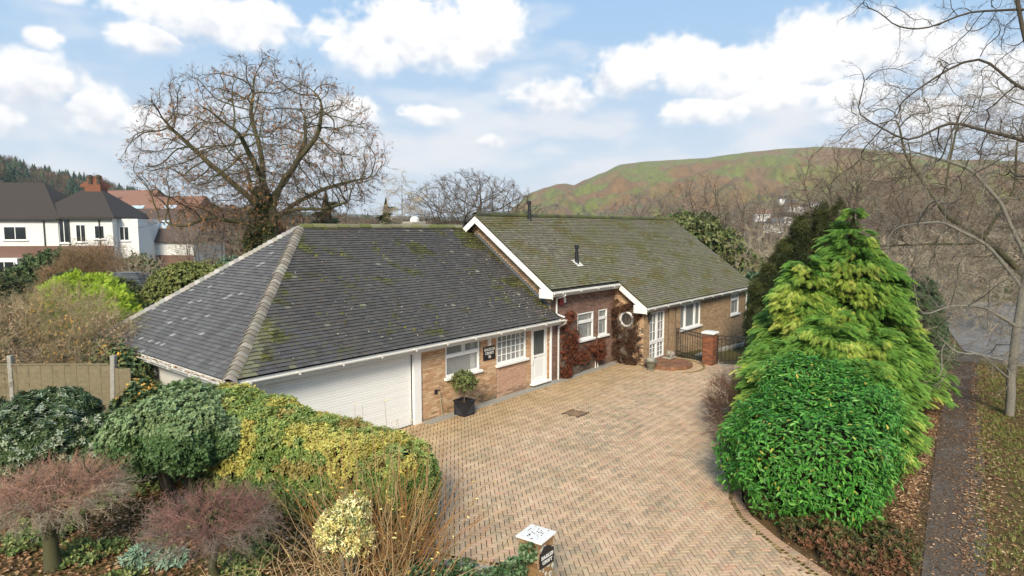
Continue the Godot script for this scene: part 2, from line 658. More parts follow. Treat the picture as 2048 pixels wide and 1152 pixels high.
func setting() -> void:
	var g := MB.new()
	g.tinted = true
	var rings := [0.0]
	while rings[-1] < 3200.0:
		rings.append(rings[-1] + maxf(1.0, rings[-1] * 0.06))
	var nz := noise(21, 0.03)
	for r in rings:
		for k in 144:
			var a: float = TAU * k / 144
			var x: float = sin(a) * r
			var z: float = -cos(a) * r
			var f := nz.get_noise_2d(x, z)
			g.col = S(122, 98, 70).lerp(S(112, 112, 64), clampf(0.45 + f * 1.2, 0, 1)) if r < 70 else S(96, 90, 58).lerp(S(88, 100, 56), clampf(0.5 + f, 0, 1))
			g.p(Vector3(x, gh(x, z) - 0.02, z))
	for i in rings.size() - 1:
		for k in 144:
			var a := i * 144 + k
			var b := i * 144 + (k + 1) % 144
			g.ix.append_array(PackedInt32Array([a, a + 144, b, b, a + 144, b + 144]))
	struct("ground", g.mesh(), mats["ground"])
	# the drive: a bed of joint sand and herringbone blocks at 45 degrees to the house
	var bed := sheet("driveway", Array(drive_poly), -0.008, mats["joint"])
	var pav := MB.new()
	pav.cbox(Vector3(0, -0.02, 0), Vector3(0.187, 0.06, 0.087), 0.004)
	var pm := pav.mesh()
	var ic := IC.new()
	var tone := noise(31, 0.35, 3)
	var dirt := noise(33, 0.8, 3)
	var e1 := Vector2(1, 1).normalized() * 0.1
	var e2 := Vector2(1, -1).normalized() * 0.1
	var o := Vector2(15, -8)
	R.seed = 17
	for i in range(-150, 150):
		for j in range(-150, 150):
			var d := posmod(i - j, 4)
			if d == 1 or d == 2:
				continue
			var q := o + e1 * (i + (1.0 if d == 0 else 0.5)) + e2 * (j + (0.5 if d == 0 else 1.0))
			if not inside(drive_poly, q.x, q.y) or Vector2(q.x - 24.7, q.y + 11.8).length() < 0.98:
				continue
			if maxf(absf(q.x - 16.3), absf(q.y + 10.94)) < 0.33:
				continue
			var far := ss(-9.5, -13.0, q.y)
			var c: Color = [S(226, 194, 158), S(227, 190, 157), S(221, 187, 151), S(225, 190, 153), S(230, 200, 164)][R.randi() % 5]
			if R.randf() < 0.025:
				c = S(196, 172, 142)
			if R.randf() < 0.04:
				c = S(226, 180, 148)
			var t := tone.get_noise_2d(q.x, q.y)
			if t > 0.2 and R.randf() < 0.45:
				c = c.lerp(S(186, 168, 138), 0.6)
			c = c.lerp(S(204, 172, 122), clampf(far * 0.6 + 0.35 * dirt.get_noise_2d(q.x, q.y), 0, 0.75))
			c = vary(c, 0.055, 0.02)
			var b := Basis(Vector3.UP, -PI / 4 if d == 0 else PI / 4) * Basis(rv(), rf(-0.012, 0.012))
			ic.add(Transform3D(b, Vector3(q.x, rf(0.010, 0.016), q.y)), c)
	# a border of single blocks along the curved edges
	for line in [[Vector2(9.6, -1.0), Vector2(10.4, -1.72), Vector2(11.1, -2.57), Vector2(11.75, -3.55), Vector2(12.4, -4.3), Vector2(13.1, -4.78), Vector2(14.0, -5.1), Vector2(16.5, -6.0)], [Vector2(8.35, -9.1), Vector2(7.5, -7.95), Vector2(8.02, -6.75), Vector2(8.3, -6.0)]]:
		var cv := Curve2D.new()
		for q in line:
			cv.add_point(q)
		var len := cv.get_baked_length()
		var s := 0.0
		while s < len:
			var a := cv.sample_baked(s)
			var d := (cv.sample_baked(minf(s + 0.1, len)) - cv.sample_baked(maxf(s - 0.1, 0))).normalized()
			for row in 2:
				var q := a + Vector2(-d.y, d.x) * (0.06 if row == 0 else 0.20)
				var c := vary(S(216, 184, 130) if row == 0 else S(208, 170, 138), 0.10)
				var ang := -atan2(d.y, d.x) + (0.0 if row == 0 else PI / 2)
				if row == 0 or int(s * 1000) % 2 == 0 or true:
					ic.add(Transform3D(Basis(Vector3.UP, ang), Vector3(q.x, 0.02 - row * 0.001, q.y)), c)
			s += 0.104 if true else 0.2
	pieces(bed, "paver", "pavers", pm, mats["paver"], ic, 300, Rect2(980, 900, 640, 240))
	# concrete edging strip along the house wall
	var st := MB.new()
	st.span(Vector3(12.5, -0.1, -13.99), Vector3(23.85, 0.035, -13.62))
	struct("wall_edging", st.mesh(), mats["concrete"])
	# footpath beyond the hedge and the road it joins
	sheet("footpath", [Vector2(4, -0.6), Vector2(12.27, -1.12), Vector2(15.93, -1.4), Vector2(22.4, -1.85), Vector2(29.4, -2.2), Vector2(36.5, -2.6), Vector2(36.5, -1.65), Vector2(30.1, -1.27), Vector2(22.4, -0.84), Vector2(19.0, -0.58), Vector2(16.7, -0.55), Vector2(14.6, -0.30), Vector2(13.0, -0.28), Vector2(4, 0.45)], 0.006, mats["tarmac"])
	sheet("road", [Vector2(34.0, 3.5), Vector2(34.6, -0.6), Vector2(36.4, -2.2), Vector2(43.5, -3.4), Vector2(52.0, -6.0), Vector2(60.0, -7.0), Vector2(64.0, -1.0), Vector2(50.0, 0.8), Vector2(46, 3.5), Vector2(44, 16), Vector2(34, 16)], 0.004, mats["road_surface"])
	var kb := MB.new()
	for q in [[Vector2(34.0, 3.5), Vector2(34.6, -0.6)], [Vector2(34.6, -0.6), Vector2(36.4, -2.2)], [Vector2(37.2, -2.9), Vector2(43.5, -3.6)]]:
		kb.bar(Vector3(q[0].x, 0.04, q[0].y), Vector3(q[1].x, 0.04, q[1].y), 0.15, 0.16)
	struct("kerb", kb.mesh(), mats["concrete"])
	var lw := MB.new()
	for k in 40:
		for j in 24:
			var x := 36.3 + k * 0.6
			var z := -30.0 + j * 1.0
			lw.p(Vector3(x, gh(x, z) + 0.03, z))
	for k in 39:
		for j in 23:
			var a := k * 24 + j
			lw.ix.append_array(PackedInt32Array([a, a + 1, a + 24, a + 1, a + 25, a + 24]))
	struct("lawn", lw.mesh(), mat("lawn_grass", L(0.15, 0.215, 0.03), 0.95, "mottle", 0.5, {bump = 0.8, detail = "fine", dscale = 2.0}))
	# fallen leaves on the verge, the path and the garden floor
	var browns := [S(126, 94, 66), S(144, 110, 78), S(106, 78, 56), S(132, 100, 72), S(164, 132, 100), S(96, 72, 54), S(192, 164, 130)]
	R.seed = 23
	var wn := noise(41, 0.6)
	var verge := func():
		var x := rf(9.5, 34)
		var mid := -1.02 - (x - 13) * 0.05
		var z := rf(-3.2, 3.4)
		if R.randf() < 0.45:  # drifts along both edges of the path
			z = mid - 0.58 + R.randfn() * 0.13 if R.randf() < 0.7 else mid + 0.62 + R.randfn() * 0.22
		var off_path := absf(z - mid) - 0.45
		if off_path < -0.1 and R.randf() > 0.4:
			return null
		if wn.get_noise_2d(x * 1.4, z * 1.4) < -0.25 and R.randf() < 0.7:
			return null
		return Vector3(x, 0.012 + R.randf() * 0.02, z)
	flat_leaves(self, "fallen_leaves", 34000, verge, browns, 0.03, 0.09)
	tag(get_child(-1), "brown fallen leaves strewn over the path and verge beside the hedge", "fallen leaves", "", "stuff")
	var trodden := func():
		var x := rf(9.5, 34)
		var mid := -1.02 - (x - 13) * 0.05
		var z := mid + rf(-0.55, 0.55)
		if wn.get_noise_2d(x * 0.8, z * 1.6) < rf(-0.5, 0.1):
			return null
		return Vector3(x, 0.009 + R.randf() * 0.004, z)
	flat_leaves(self, "trodden_leaves", 30000, trodden, [S(112, 92, 76), S(98, 80, 66), S(128, 106, 86), S(84, 72, 62)], 0.02, 0.055, 0.1)
	tag(get_child(-1), "small trodden leaf fragments on the tarmac path", "fallen leaves", "", "stuff")
	var floor_ := func():
		var x := rf(1.5, 7.6)
		var z := rf(-15.5, -5.5)
		return Vector3(x, gh(x, z) + R.randf() * 0.04, z)
	flat_leaves(self, "leaf_litter", 16000, floor_, browns, 0.05, 0.12, 0.6)
	tag(get_child(-1), "brown leaf litter covering the soil under the garden shrubs", "leaf litter", "", "stuff")
	var gr := IC.new()
	R.seed = 29
	for k in 15000:
		var x := rf(9.5, 34)
		var z := rf(-0.42 - (x - 13) * 0.055, 4.5)
		if wn.get_noise_2d(x, z) < -0.1 - 0.3 * R.randf():
			continue
		var s := rf(0.04, 0.10)
		gr.add(Transform3D(Basis(Vector3.UP, rf(0, TAU)).scaled(Vector3(s, s, s)), Vector3(x, 0, z)), vary([S(116, 122, 60), S(98, 110, 52), S(134, 130, 76)][k % 3], 0.25))
	copies(self, "grass", tuft_mesh(), mats["foliage"], gr)
	tag(get_child(-1), "thin mossy grass on the verge right of the path", "grass", "", "stuff")
	var crumbs := [S(150, 112, 76), S(118, 86, 56), S(176, 148, 112)]
	var on_drive := func():
		var x := rf(8, 26)
		var z := -13.85 + absf(R.randfn()) * (0.35 if R.randf() < 0.8 else 2.5)
		if not inside(drive_poly, x, z):
			return null
		return Vector3(x, 0.03, z)
	flat_leaves(self, "drive_leaves", 900, on_drive, crumbs, 0.03, 0.06)
	tag(get_child(-1), "small dry leaves blown along the foot of the house wall", "fallen leaves", "", "stuff")


func tuft_mesh() -> ArrayMesh:
	R.seed = 3
	var b := MB.new()
	for k in 7:
		var a := rf(0, TAU)
		var o := Vector3(rf(-0.4, 0.4), 0, rf(-0.4, 0.4))
		var d := Vector3(cos(a), 0, sin(a))
		b.tri(o - d.cross(Vector3.UP) * 0.07, o + d.cross(Vector3.UP) * 0.07, o + d * rf(0.2, 0.7) + Vector3.UP * rf(0.6, 1.1))
	return b.mesh()


const T := 0.727  # rise over run of every roof slope
const EAVE_L := Vector2(-13.62, 2.52)  # z and height of the tiles' lower edge
const RIDGE_L := Vector2(-18.3, 5.92)
const RIDGE_M := Vector2(-17.5, 6.42)


func wall(parent: Node, called: String, a: Vector3, u: Vector3, n: Vector3, len: float, h: float, holes: Array, m: Material, thick := 0.25) -> MeshInstance3D:
	# a wall with openings: boxes round the holes [from, to, sill, head]
	var b := MB.new()
	var cuts := [0.0, len]
	for q in holes:
		cuts.append(q[0])
		cuts.append(q[1])
	cuts.sort()
	for i in cuts.size() - 1:
		if cuts[i + 1] - cuts[i] < 0.001:
			continue
		var mid: float = (cuts[i] + cuts[i + 1]) * 0.5
		var y := 0.0
		var tops := []
		for q in holes:
			if mid > q[0] and mid < q[1]:
				tops.append(q)
		tops.sort_custom(func(p, q): return p[2] < q[2])
		for q in tops:
			if q[2] > y + 0.001:
				slab_between(b, a, u, n, cuts[i], cuts[i + 1], y, q[2], thick)
			y = q[3]
		if y < h:
			slab_between(b, a, u, n, cuts[i], cuts[i + 1], y, h, thick)
	return part(parent, called, b.mesh(), m)


func slab_between(b: MB, a: Vector3, u: Vector3, n: Vector3, x0: float, x1: float, y0: float, y1: float, thick: float) -> void:
	var q := []
	for y in [y0, y1]:
		for k in [[x0, 0.0], [x1, 0.0], [x1, thick], [x0, thick]]:
			q.append(a + u * k[0] + Vector3.UP * y - n * (k[1] + 0.013))
	b.hexa(q)


func bricks(ic: IC, a: Vector3, u: Vector3, n: Vector3, y0: float, rows: int, free: Callable, pal: Array, kind := 0) -> void:
	# a stretcher bond; free(height) gives the [from, to] stretches of that course that bricks fill
	var bs := Basis(u, Vector3.UP, n) if u.cross(Vector3.UP).dot(n) > 0 else Basis(-u, Vector3.UP, n)
	for r in rows:
		var y := y0 + r * 0.075 + 0.0375
		var stretches: Array = (free as Callable).call(y)
		for s in stretches:
			var k0 := floori(s[0] / 0.225) - 1
			var k1 := ceili(s[1] / 0.225) + 1
			for k in range(k0, k1):
				var x0: float = maxf(k * 0.225 + (r % 2) * 0.1125, s[0])
				var x1: float = minf(k * 0.225 + (r % 2) * 0.1125 + 0.216, s[1])
				if x1 - x0 < 0.035:
					continue
				var at := a + u * (x0 + x1) * 0.5 + Vector3.UP * y + n * rf(-0.0105, -0.0085)
				ic.add(Transform3D(bs * Basis.from_scale(Vector3((x1 - x0) / 0.216, 1, 1)), at), brick_tone(pal, at, kind))


func brick_tone(pal: Array, at: Vector3, kind: int) -> Color:
	var c: Color = vary(pal[R.randi() % pal.size()], 0.09, 0.03)
	if kind == 1 and at.y < 0.75 and at.x > 15.15 and at.x < 16.0:  # green and black weathering above the ground
		c = c.lerp(S(96, 84, 62), clampf(0.85 - at.y + rf(-0.3, 0.3), 0, 0.8))
	if at.y < 0.25 and R.randf() < 0.5:
		c = c.lerp(S(110, 96, 66), 0.5)
	return c


func brick_mesh() -> ArrayMesh:
	var b := MB.new()
	b.cbox(Vector3.ZERO, Vector3(0.216, 0.0665, 0.02), 0.003)
	return b.mesh()


func minus(a: float, b: float, y: float, holes: Array) -> Array:
	var out := [[a, b]]
	for q in holes:
		if y + 0.03 < q[2] or y - 0.03 > q[3]:
			continue
		var nx := []
		for s in out:
			if q[1] <= s[0] or q[0] >= s[1]:
				nx.append(s)
				continue
			if q[0] > s[0]:
				nx.append([s[0], q[0]])
			if q[1] < s[1]:
				nx.append([q[1], s[1]])
		out = nx
	return out


func rect_frame(b: MB, w: float, h: float, t: float, d: float) -> void:
	b.cbox(Vector3(0, t * 0.5, 0), Vector3(w, t, d), 0.006)
	b.cbox(Vector3(0, h - t * 0.5, 0), Vector3(w, t, d), 0.006)
	for s in [-1, 1]:
		b.cbox(Vector3(s * (w - t) * 0.5, h * 0.5, 0), Vector3(t, h - t * 2.0 + 0.002, d - 0.002), 0.006)


func window(parent: Node, at: Vector3, n: Vector3, w: float, h: float, lights: Array, bars := Vector2i.ZERO, blind := true, sill := true) -> MeshInstance3D:
	# at is the middle of the sill line on the wall's face; lights are panes [from, to, bottom, top] as shares of the opening
	var bs := Basis(Vector3.UP, atan2(n.x, n.z))
	var b := MB.new()
	rect_frame(b, w, h, 0.055, 0.07)
	for q in lights:
		var x0: float = (q[0] - 0.5) * w
		var x1: float = (q[1] - 0.5) * w
		var pw: float = x1 - x0
		var ph: float = (q[3] - q[2]) * h
		b.xf = Transform3D(Basis.IDENTITY, Vector3((x0 + x1) * 0.5, q[2] * h, 0.006))
		rect_frame(b, pw - 0.02, ph, 0.06, 0.075)
	b.xf = Transform3D.IDENTITY
	var f := place(parent, "window", b.mesh(), mats["upvc"], at - n * 0.055, bs)
	for q in lights:
		var pw: float = (q[1] - q[0]) * w - 0.13
		var ph: float = (q[3] - q[2]) * h - 0.11
		var nx := maxi(1, bars.x)
		var ny := maxi(1, bars.y)
		var pane := MB.new()
		pane.box(Vector3.ZERO, Vector3(pw / nx, ph / ny, 0.006))
		var pmesh := pane.mesh()
		for i in nx:
			for j in ny:
				sub(f, "pane", pmesh, mats["pane"], Vector3(((q[0] + q[1]) * 0.5 - 0.5) * w + (i - (nx - 1) * 0.5) * pw / nx, (q[2] + q[3]) * 0.5 * h + (j - (ny - 1) * 0.5) * ph / ny, 0.0))
		if nx > 1 or ny > 1:
			var g := MB.new()
			var c := Vector3(((q[0] + q[1]) * 0.5 - 0.5) * w, (q[2] + q[3]) * 0.5 * h, 0.012)
			for i in range(1, nx):
				g.cbox(c + Vector3((i - nx * 0.5) * pw / nx, 0, 0), Vector3(0.028, ph, 0.022), 0.005)
			for j in range(1, ny):
				g.cbox(c + Vector3(0, (j - ny * 0.5) * ph / ny, -0.001), Vector3(pw, 0.028, 0.02), 0.005)
			sub(f, "glazing_bars", g.mesh(), mats["upvc"], Vector3.ZERO)
	if sill:
		var s := MB.new()
		s.cbox(Vector3(0, -0.045, 0.06), Vector3(w + 0.12, 0.09, 0.20), 0.012)
		sub(f, "sill", s.mesh(), mats["upvc"], Vector3.ZERO)
	if blind:
		var l := MB.new()
		for e in [-1, 1]:
			var m := maxi(2, int(w * 0.16 / 0.05))
			for k in m:
				l.xf = Transform3D(Basis(Vector3.UP, 0.7 if k % 2 else -0.7), Vector3(e * (w * 0.46 - k * 0.036), h * 0.5, -0.16))
				l.box(Vector3.ZERO, Vector3(0.05, h * 0.94, 0.004))
		sub(f, "curtain", l.mesh(), mats["blind"], Vector3.ZERO)
	return f


func sub(parent: Node3D, called: String, m: Mesh, material: Material, at: Vector3) -> MeshInstance3D:
	var o := MeshInstance3D.new()
	o.name = called
	o.mesh = m
	o.material_override = material
	o.position = at
	parent.add_child(o, true)
	return o


func tiles(ic: IC, y_ridge: float, ridge: Vector3, along: Vector3, down: Vector3, x0: float, x1: float, length: float, span_at: Callable, tone: Callable) -> void:
	# courses of plain tiles on a slope; span_at(distance below the ridge) gives the [from, to] along the course
	var nrm := along.cross(down)
	if nrm.y < 0:
		nrm = -nrm
	var gauge := 0.123
	var rows := int(length / gauge)
	var bs0 := Basis(along, nrm, along.cross(nrm))
	for r in rows + 1:
		var s := length - r * gauge
		var sp: Array = (span_at as Callable).call(s)
		if sp[1] - sp[0] < 0.02:
			continue
		var wob := rf(-0.003, 0.003)
		var k0 := floori(sp[0] / 0.166) - 1
		var k1 := ceili(sp[1] / 0.166) + 1
		for k in range(k0, k1):
			var a: float = maxf(k * 0.166 + (r % 2) * 0.083, sp[0])
			var b: float = minf(k * 0.166 + (r % 2) * 0.083 + 0.163, sp[1])
			if b - a < 0.03:
				continue
			var at := ridge + along * (a + b) * 0.5 + down * (s - 0.085 + wob) + nrm * (0.034 + rf(-0.003, 0.004))
			var bs := bs0 * Basis(Vector3.RIGHT, 0.23 if bs0.z.dot(down) < 0 else -0.23) * Basis(Vector3.UP, rf(-0.012, 0.012)) * Basis(Vector3.BACK, rf(-0.008, 0.008)) * Basis.from_scale(Vector3((b - a) / 0.163, 1, 1))
			ic.add(Transform3D(bs, at), (tone as Callable).call(at, s))


func bungalow() -> void:
	var H := thing("bungalow", "tan brick bungalow with tiled hipped garage wing and taller mossy gabled wing", "house", Vector3(19.1, 0, -14))
	var X := Vector3.RIGHT
	var Z := Vector3.BACK
	R.seed = 101
	# --- walls
	var w1 := [[13.55 - 12.49, 15.15 - 12.49, 1.2, 2.27], [16.0 - 12.49, 17.65 - 12.49, 1.2, 2.27], [17.93 - 12.49, 18.93 - 12.49, 0.16, 2.27]]
	var w2 := [[20.97 - 19.1, 22.2 - 19.1, 1.35, 2.45], [22.57 - 19.1, 23.3 - 19.1, 1.35, 2.45]]
	var w4 := [[24.42 - 23.87, 25.85 - 23.87, 0.17, 2.25], [27.4 - 23.87, 29.8 - 23.87, 1.13, 2.3], [33.9 - 23.87, 35.1 - 23.87, 1.17, 2.3]]
	var mo: Material = mats["mortar"]
	wall(H, "front_wall", Vector3(12.49, 0, -14), X, Z, 6.61, 2.4, w1, mo)
	wall(H, "creeper_wall", Vector3(19.1, 0, -14), X, Z, 4.77, 3.5, w2, mo)
	wall(H, "porch_wall", Vector3(23.87, -0.55, -12.55), X, Z, 12.23, 3.12, w4.map(func(q): return [q[0], q[1], q[2] + 0.55, q[3] + 0.55]), mo)
	var side := MB.new()  # the wall with the round window, under the sloping verge
	side.hexa([Vector3(23.883, 0, -14), Vector3(23.883, 0, -12.8), Vector3(24.1, 0, -12.8), Vector3(24.1, 0, -14), Vector3(23.883, 3.75, -14), Vector3(23.883, 2.9, -12.8), Vector3(24.1, 2.9, -12.8), Vector3(24.1, 3.75, -14)])
	part(H, "porch_side_wall", side.mesh(), mo)
	var gb := MB.new()
	gb.xf = Transform3D(Basis(Vector3.UP, PI / 2), Vector3(19.113 + 0.12, 0, 0))
	gb.slab(PackedVector2Array([Vector2(14.25, 0), Vector2(14.25, 3.95), Vector2(17.5, 6.32), Vector2(21.35, 3.5), Vector2(21.35, 0)]), 0.24)
	part(H, "gable_wall", gb.mesh(), mo)
	var eg := MB.new()
	eg.xf = Transform3D(Basis(Vector3.UP, PI / 2), Vector3(36.1 - 0.12, 0, 0))
	eg.slab(PackedVector2Array([Vector2(12.56, -0.55), Vector2(12.56, 2.75), Vector2(17.5, 6.32), Vector2(21.35, 3.5), Vector2(21.35, -0.55)]), 0.24)
	part(H, "gable_wall", eg.mesh(), mo)
	var rear := MB.new()
	rear.span(Vector3(6.95, 0, -21.95), Vector3(19.0, 2.4, -21.7))
	rear.span(Vector3(19.1, -0.5, -21.6), Vector3(36.0, 3.5, -21.35))
	rear.span(Vector3(6.95, 0, -21.7), Vector3(7.2, 2.4, -14.26))
	rear.span(Vector3(6.95, 0, -14.25), Vector3(7.3, 2.3, -14.0))
	rear.span(Vector3(7.2, 2.16, -14.25), Vector3(12.49, 2.4, -14.02))
	rear.span(Vector3(7.25, -0.12, -21.6), Vector3(36.0, -0.06, -14.3))
	rear.span(Vector3(7.25, 0.0, -17.6), Vector3(36.0, 2.4, -17.4))
	part(H, "rear_wall", rear.mesh(), mo)
	# --- bricks
	var tan := [S(208, 172, 136), S(200, 162, 126), S(214, 182, 148), S(192, 152, 116)].map(func(c): return c * 1.05)
	var plum := [S(148, 118, 104), S(138, 108, 96), S(156, 126, 110), S(128, 100, 88)]
	var olive := [S(184, 154, 120), S(176, 146, 112), S(190, 162, 128), S(168, 138, 106)]
	var ib := IC.new()
	var pink := [S(206, 166, 140)]
	bricks(ib, Vector3(12.49, 0, -14), X, Z, 0.0, 32, func(y): return minus(0.0, 6.61, y, w1 + [[3.5, 5.18, -1, 1.2]]), tan, 1)
	var panel := IC.new()
	bricks(panel, Vector3(12.49, 0, -14), X, Z, 0.0, 16, func(_y): return [[3.52, 5.16]], pink)
	bricks(ib, Vector3(19.1, 0, -14), X, Z, 0.0, 46, func(y): return minus(0.21 if y > 2.5 else 0.0, 4.77, y, w2), plum)
	var line := func(y: float, z0: float, z1: float) -> Array:  # the part of a gable that lies under the roof
		var a := maxf(z0, 17.5 - (6.26 - y) / T)
		var b := minf(z1, 17.5 + (6.26 - y) / T)
		return [[a, b]] if b > a + 0.05 else []
	bricks(ib, Vector3(19.1, 0, 0), Vector3(0, 0, -1), Vector3(-1, 0, 0), 2.325, 54, func(y): return (line as Callable).call(y, 14.0, 21.3), tan.map(func(c): return c * 1.12))  # brighter brick colour stands in for sunlight that the verge shades off
	bricks(ib, Vector3(23.87, 0, -12.55), Vector3(0, 0, -1), Vector3(-1, 0, 0), 0.0, 46, func(y): return minus(maxf(0.0, (y - 2.62) / T), 1.45, y, [[0.79 - sqrt(maxf(0, 0.09 - (y - 1.98) ** 2)), 0.79 + sqrt(maxf(0, 0.09 - (y - 1.98) ** 2)), 1.68, 2.28]]), tan)
	bricks(ib, Vector3(23.87, 0, -12.55), X, Z, -0.525, 40, func(y): return minus(0.0, 12.23, y, w4 + [[2.3, 2.75, -1, 3], [3.05, 3.45, -1, 3]]), olive)
	pieces(H, "brick", "bricks", brick_mesh(), mats["brick"], ib, 220, Rect2(838, 660, 280, 190))
	copies(H, "painted_bricks", brick_mesh(), mat("painted_brick", Color.WHITE, 0.8, "mottle", 1.0, {vc = 1}), panel)
	var pil := IC.new()
	for x in [26.17, 26.92]:
		bricks(pil, Vector3(x, 0, -12.49), X, Z, -0.525, 40, func(_y): return [[0.0, 0.45]], olive)
		var pb := MB.new()
		pb.span(Vector3(x, -0.5, -12.7), Vector3(x + 0.45, 2.45, -12.496))
		part(H, "pilaster", pb.mesh(), mo)
	copies(H, "pilaster_bricks", brick_mesh(), mats["brick"], pil)
	# --- windows and doors
	window(H, Vector3(14.35, 1.2, -14), Z, 1.6, 1.07, [[0, 0.52, 0.62, 1], [0.52, 1, 0.62, 1], [0, 1, 0, 0.62]])
	window(H, Vector3(16.825, 1.2, -14), Z, 1.65, 1.07, [[0, 1, 0, 1]], Vector2i(6, 4))
	window(H, Vector3(21.585, 1.35, -14), Z, 1.23, 1.1, [[0, 1, 0.66, 1], [0, 1, 0, 0.66]])
	window(H, Vector3(22.935, 1.35, -14), Z, 0.73, 1.1, [[0, 1, 0.66, 1], [0, 1, 0, 0.66]])
	window(H, Vector3(28.6, 1.13, -12.55), Z, 2.4, 1.17, [[0, 0.27, 0, 1], [0.27, 0.73, 0, 1], [0.73, 1, 0, 1]], Vector2i.ZERO, false)
	window(H, Vector3(34.5, 1.17, -12.55), Z, 1.2, 1.13, [[0, 1, 0.72, 1], [0, 1, 0, 0.72]])
	var fd := window(H, Vector3(25.135, 0.17, -12.55), Z, 1.43, 2.08, [[0, 0.5, 0.36, 1], [0.5, 1, 0.36, 1], [0, 0.5, 0, 0.36], [0.5, 1, 0, 0.36]], Vector2i(2, 3), false, false)
	fd.name = "french_door"
	var rr := MB.new()  # muntined lower rail of the glazed doors
	rr.cbox(Vector3(0, 0.75, 0.01), Vector3(1.3, 0.16, 0.07), 0.01)
	sub(fd, "lock_rail", rr.mesh(), mats["upvc"], Vector3.ZERO)
	var db := MB.new()
	rect_frame(db, 1.0, 2.11, 0.06, 0.08)
	var door := place(H, "door", db.mesh(), mats["upvc"], Vector3(18.43, 0.16, -14.05))
	var lf := MB.new()
	rect_frame(lf, 0.88, 2.0, 0.11, 0.06)
	lf.cbox(Vector3(0, 0.93, 0), Vector3(0.68, 0.1, 0.055), 0.008)
	lf.box(Vector3(0, 0.5, -0.005), Vector3(0.68, 0.8, 0.03))
	sub(door, "door_leaf", lf.mesh(), mats["upvc"], Vector3(0, 0.05, 0.012))
	var dp := MB.new()
	dp.cbox(Vector3(0, 0.5, 0.022), Vector3(0.56, 0.66, 0.02), 0.01)
	sub(door, "door_panel", dp.mesh(), mats["upvc"], Vector3(0, 0.05, 0))
	var dg := MB.new()
	dg.box(Vector3(0, 1.44, 0.01), Vector3(0.67, 0.94, 0.008))
	sub(door, "pane", dg.mesh(), mat("frosted", L(0.10, 0.115, 0.11), 0.12, "mottle", 0.8), Vector3(0, 0.03, 0))
	var ds := MB.new()
	ds.cbox(Vector3(0, -0.03, 0.1), Vector3(1.12, 0.06, 0.26), 0.01)
	sub(door, "threshold", ds.mesh(), mats["upvc"], Vector3.ZERO)
	var dh := MB.new()
	dh.pipe([Vector3(-0.41, 0.98, 0.05), Vector3(-0.41, 1.02, 0.1), Vector3(-0.27, 1.02, 0.1)], 0.013, 6)
	dh.pipe([Vector3(-0.46, 1.28, 0.02), Vector3(-0.47, 1.24, 0.09), Vector3(-0.42, 1.08, 0.1), Vector3(-0.42, 0.92, 0.1), Vector3(-0.46, 0.74, 0.09), Vector3(-0.46, 0.7, 0.02)], 0.016, 6)
	sub(door, "handle", dh.mesh(), mats["upvc"], Vector3.ZERO)
	var gh_ := MB.new()
	gh_.pipe([Vector3(19.0, 1.58, -13.99), Vector3(19.0, 1.56, -13.91), Vector3(19.0, 1.34, -13.9), Vector3(19.0, 1.12, -13.91), Vector3(19.0, 1.1, -13.99)], 0.017, 8)
	part(H, "grab_rail", gh_.mesh(), mats["upvc"])
	# the round window: a white ring, a dark pane and a middle bar
	var ring := MB.new()
	var pts := PackedVector3Array()
	var rad := PackedFloat32Array()
	for k in 37:
		pts.append(Vector3(23.80, 1.98 + 0.30 * sin(TAU * k / 36), -13.34 + 0.30 * cos(TAU * k / 36)))
		rad.append(0.052)
	ring.tube(pts, rad, 8, false)
	var rw := part(H, "round_window", ring.mesh(), mats["upvc"])
	var disc := MB.new()
	disc.xf = Transform3D(Basis(Vector3.BACK, PI / 2), Vector3(23.815, 1.98, -13.34))
	disc.lathe([Vector2(0.0, -0.005), Vector2(0.29, -0.005), Vector2(0.29, 0.008), Vector2(0.0, 0.008)], 32)
	sub(rw, "pane", disc.mesh(), mats["dark_glass"], Vector3.ZERO)
	var rb := MB.new()
	rb.cbox(Vector3(23.80, 1.98, -13.34), Vector3(0.02, 0.58, 0.025), 0.004)
	sub(rw, "glazing_bars", rb.mesh(), mat("brown_frame", L(0.07, 0.045, 0.03), 0.6), Vector3.ZERO)
	# --- the garage: a roller door of slats between white posts
	var gp := MB.new()
	gp.cbox(Vector3(12.34, 1.1, -13.99), Vector3(0.30, 2.2, 0.1), 0.01)
	gp.cbox(Vector3(7.35, 1.1, -13.99), Vector3(0.30, 2.2, 0.1), 0.01)
	gp.cbox(Vector3(9.845, 2.26, -13.985), Vector3(4.69, 0.12, 0.08), 0.01)
	var gd_ := part(H, "garage_door", gp.mesh(), mats["upvc"])
	mat("garage_slat", L(0.775, 0.775, 0.755), 0.42)
	var ghn := MB.new()
	ghn.pipe([Vector3(9.6, 0.62, -14.04), Vector3(9.6, 0.62, -13.99), Vector3(10.0, 0.62, -13.99), Vector3(10.0, 0.62, -14.04)], 0.012, 6)
	sub(gd_, "handle", ghn.mesh(), mats["black_metal"], Vector3.ZERO)
	var gse := MB.new()
	gse.span(Vector3(7.52, -0.002, -14.085), Vector3(12.17, 0.022, -14.04))
	sub(gd_, "rubber_seal", gse.mesh(), mats["black_metal"], Vector3.ZERO)
	var slat := MB.new()
	slat.cbox(Vector3.ZERO, Vector3(4.66, 0.074, 0.022), 0.009)
	var sm := slat.mesh()
	for k in 29:
		sub(gd_, "slat", sm, mats["upvc"] if k % 3 else mats["garage_slat"], Vector3(9.845, 0.04 + k * 0.0755, -14.06 + rf(-0.001, 0.001)))
	var gbk := MB.new()
	gbk.span(Vector3(7.5, 0.0, -14.12), Vector3(12.2, 2.2, -14.09))
	sub(gd_, "door_back", gbk.mesh(), mats["lead"], Vector3.ZERO)
	roofs(H)
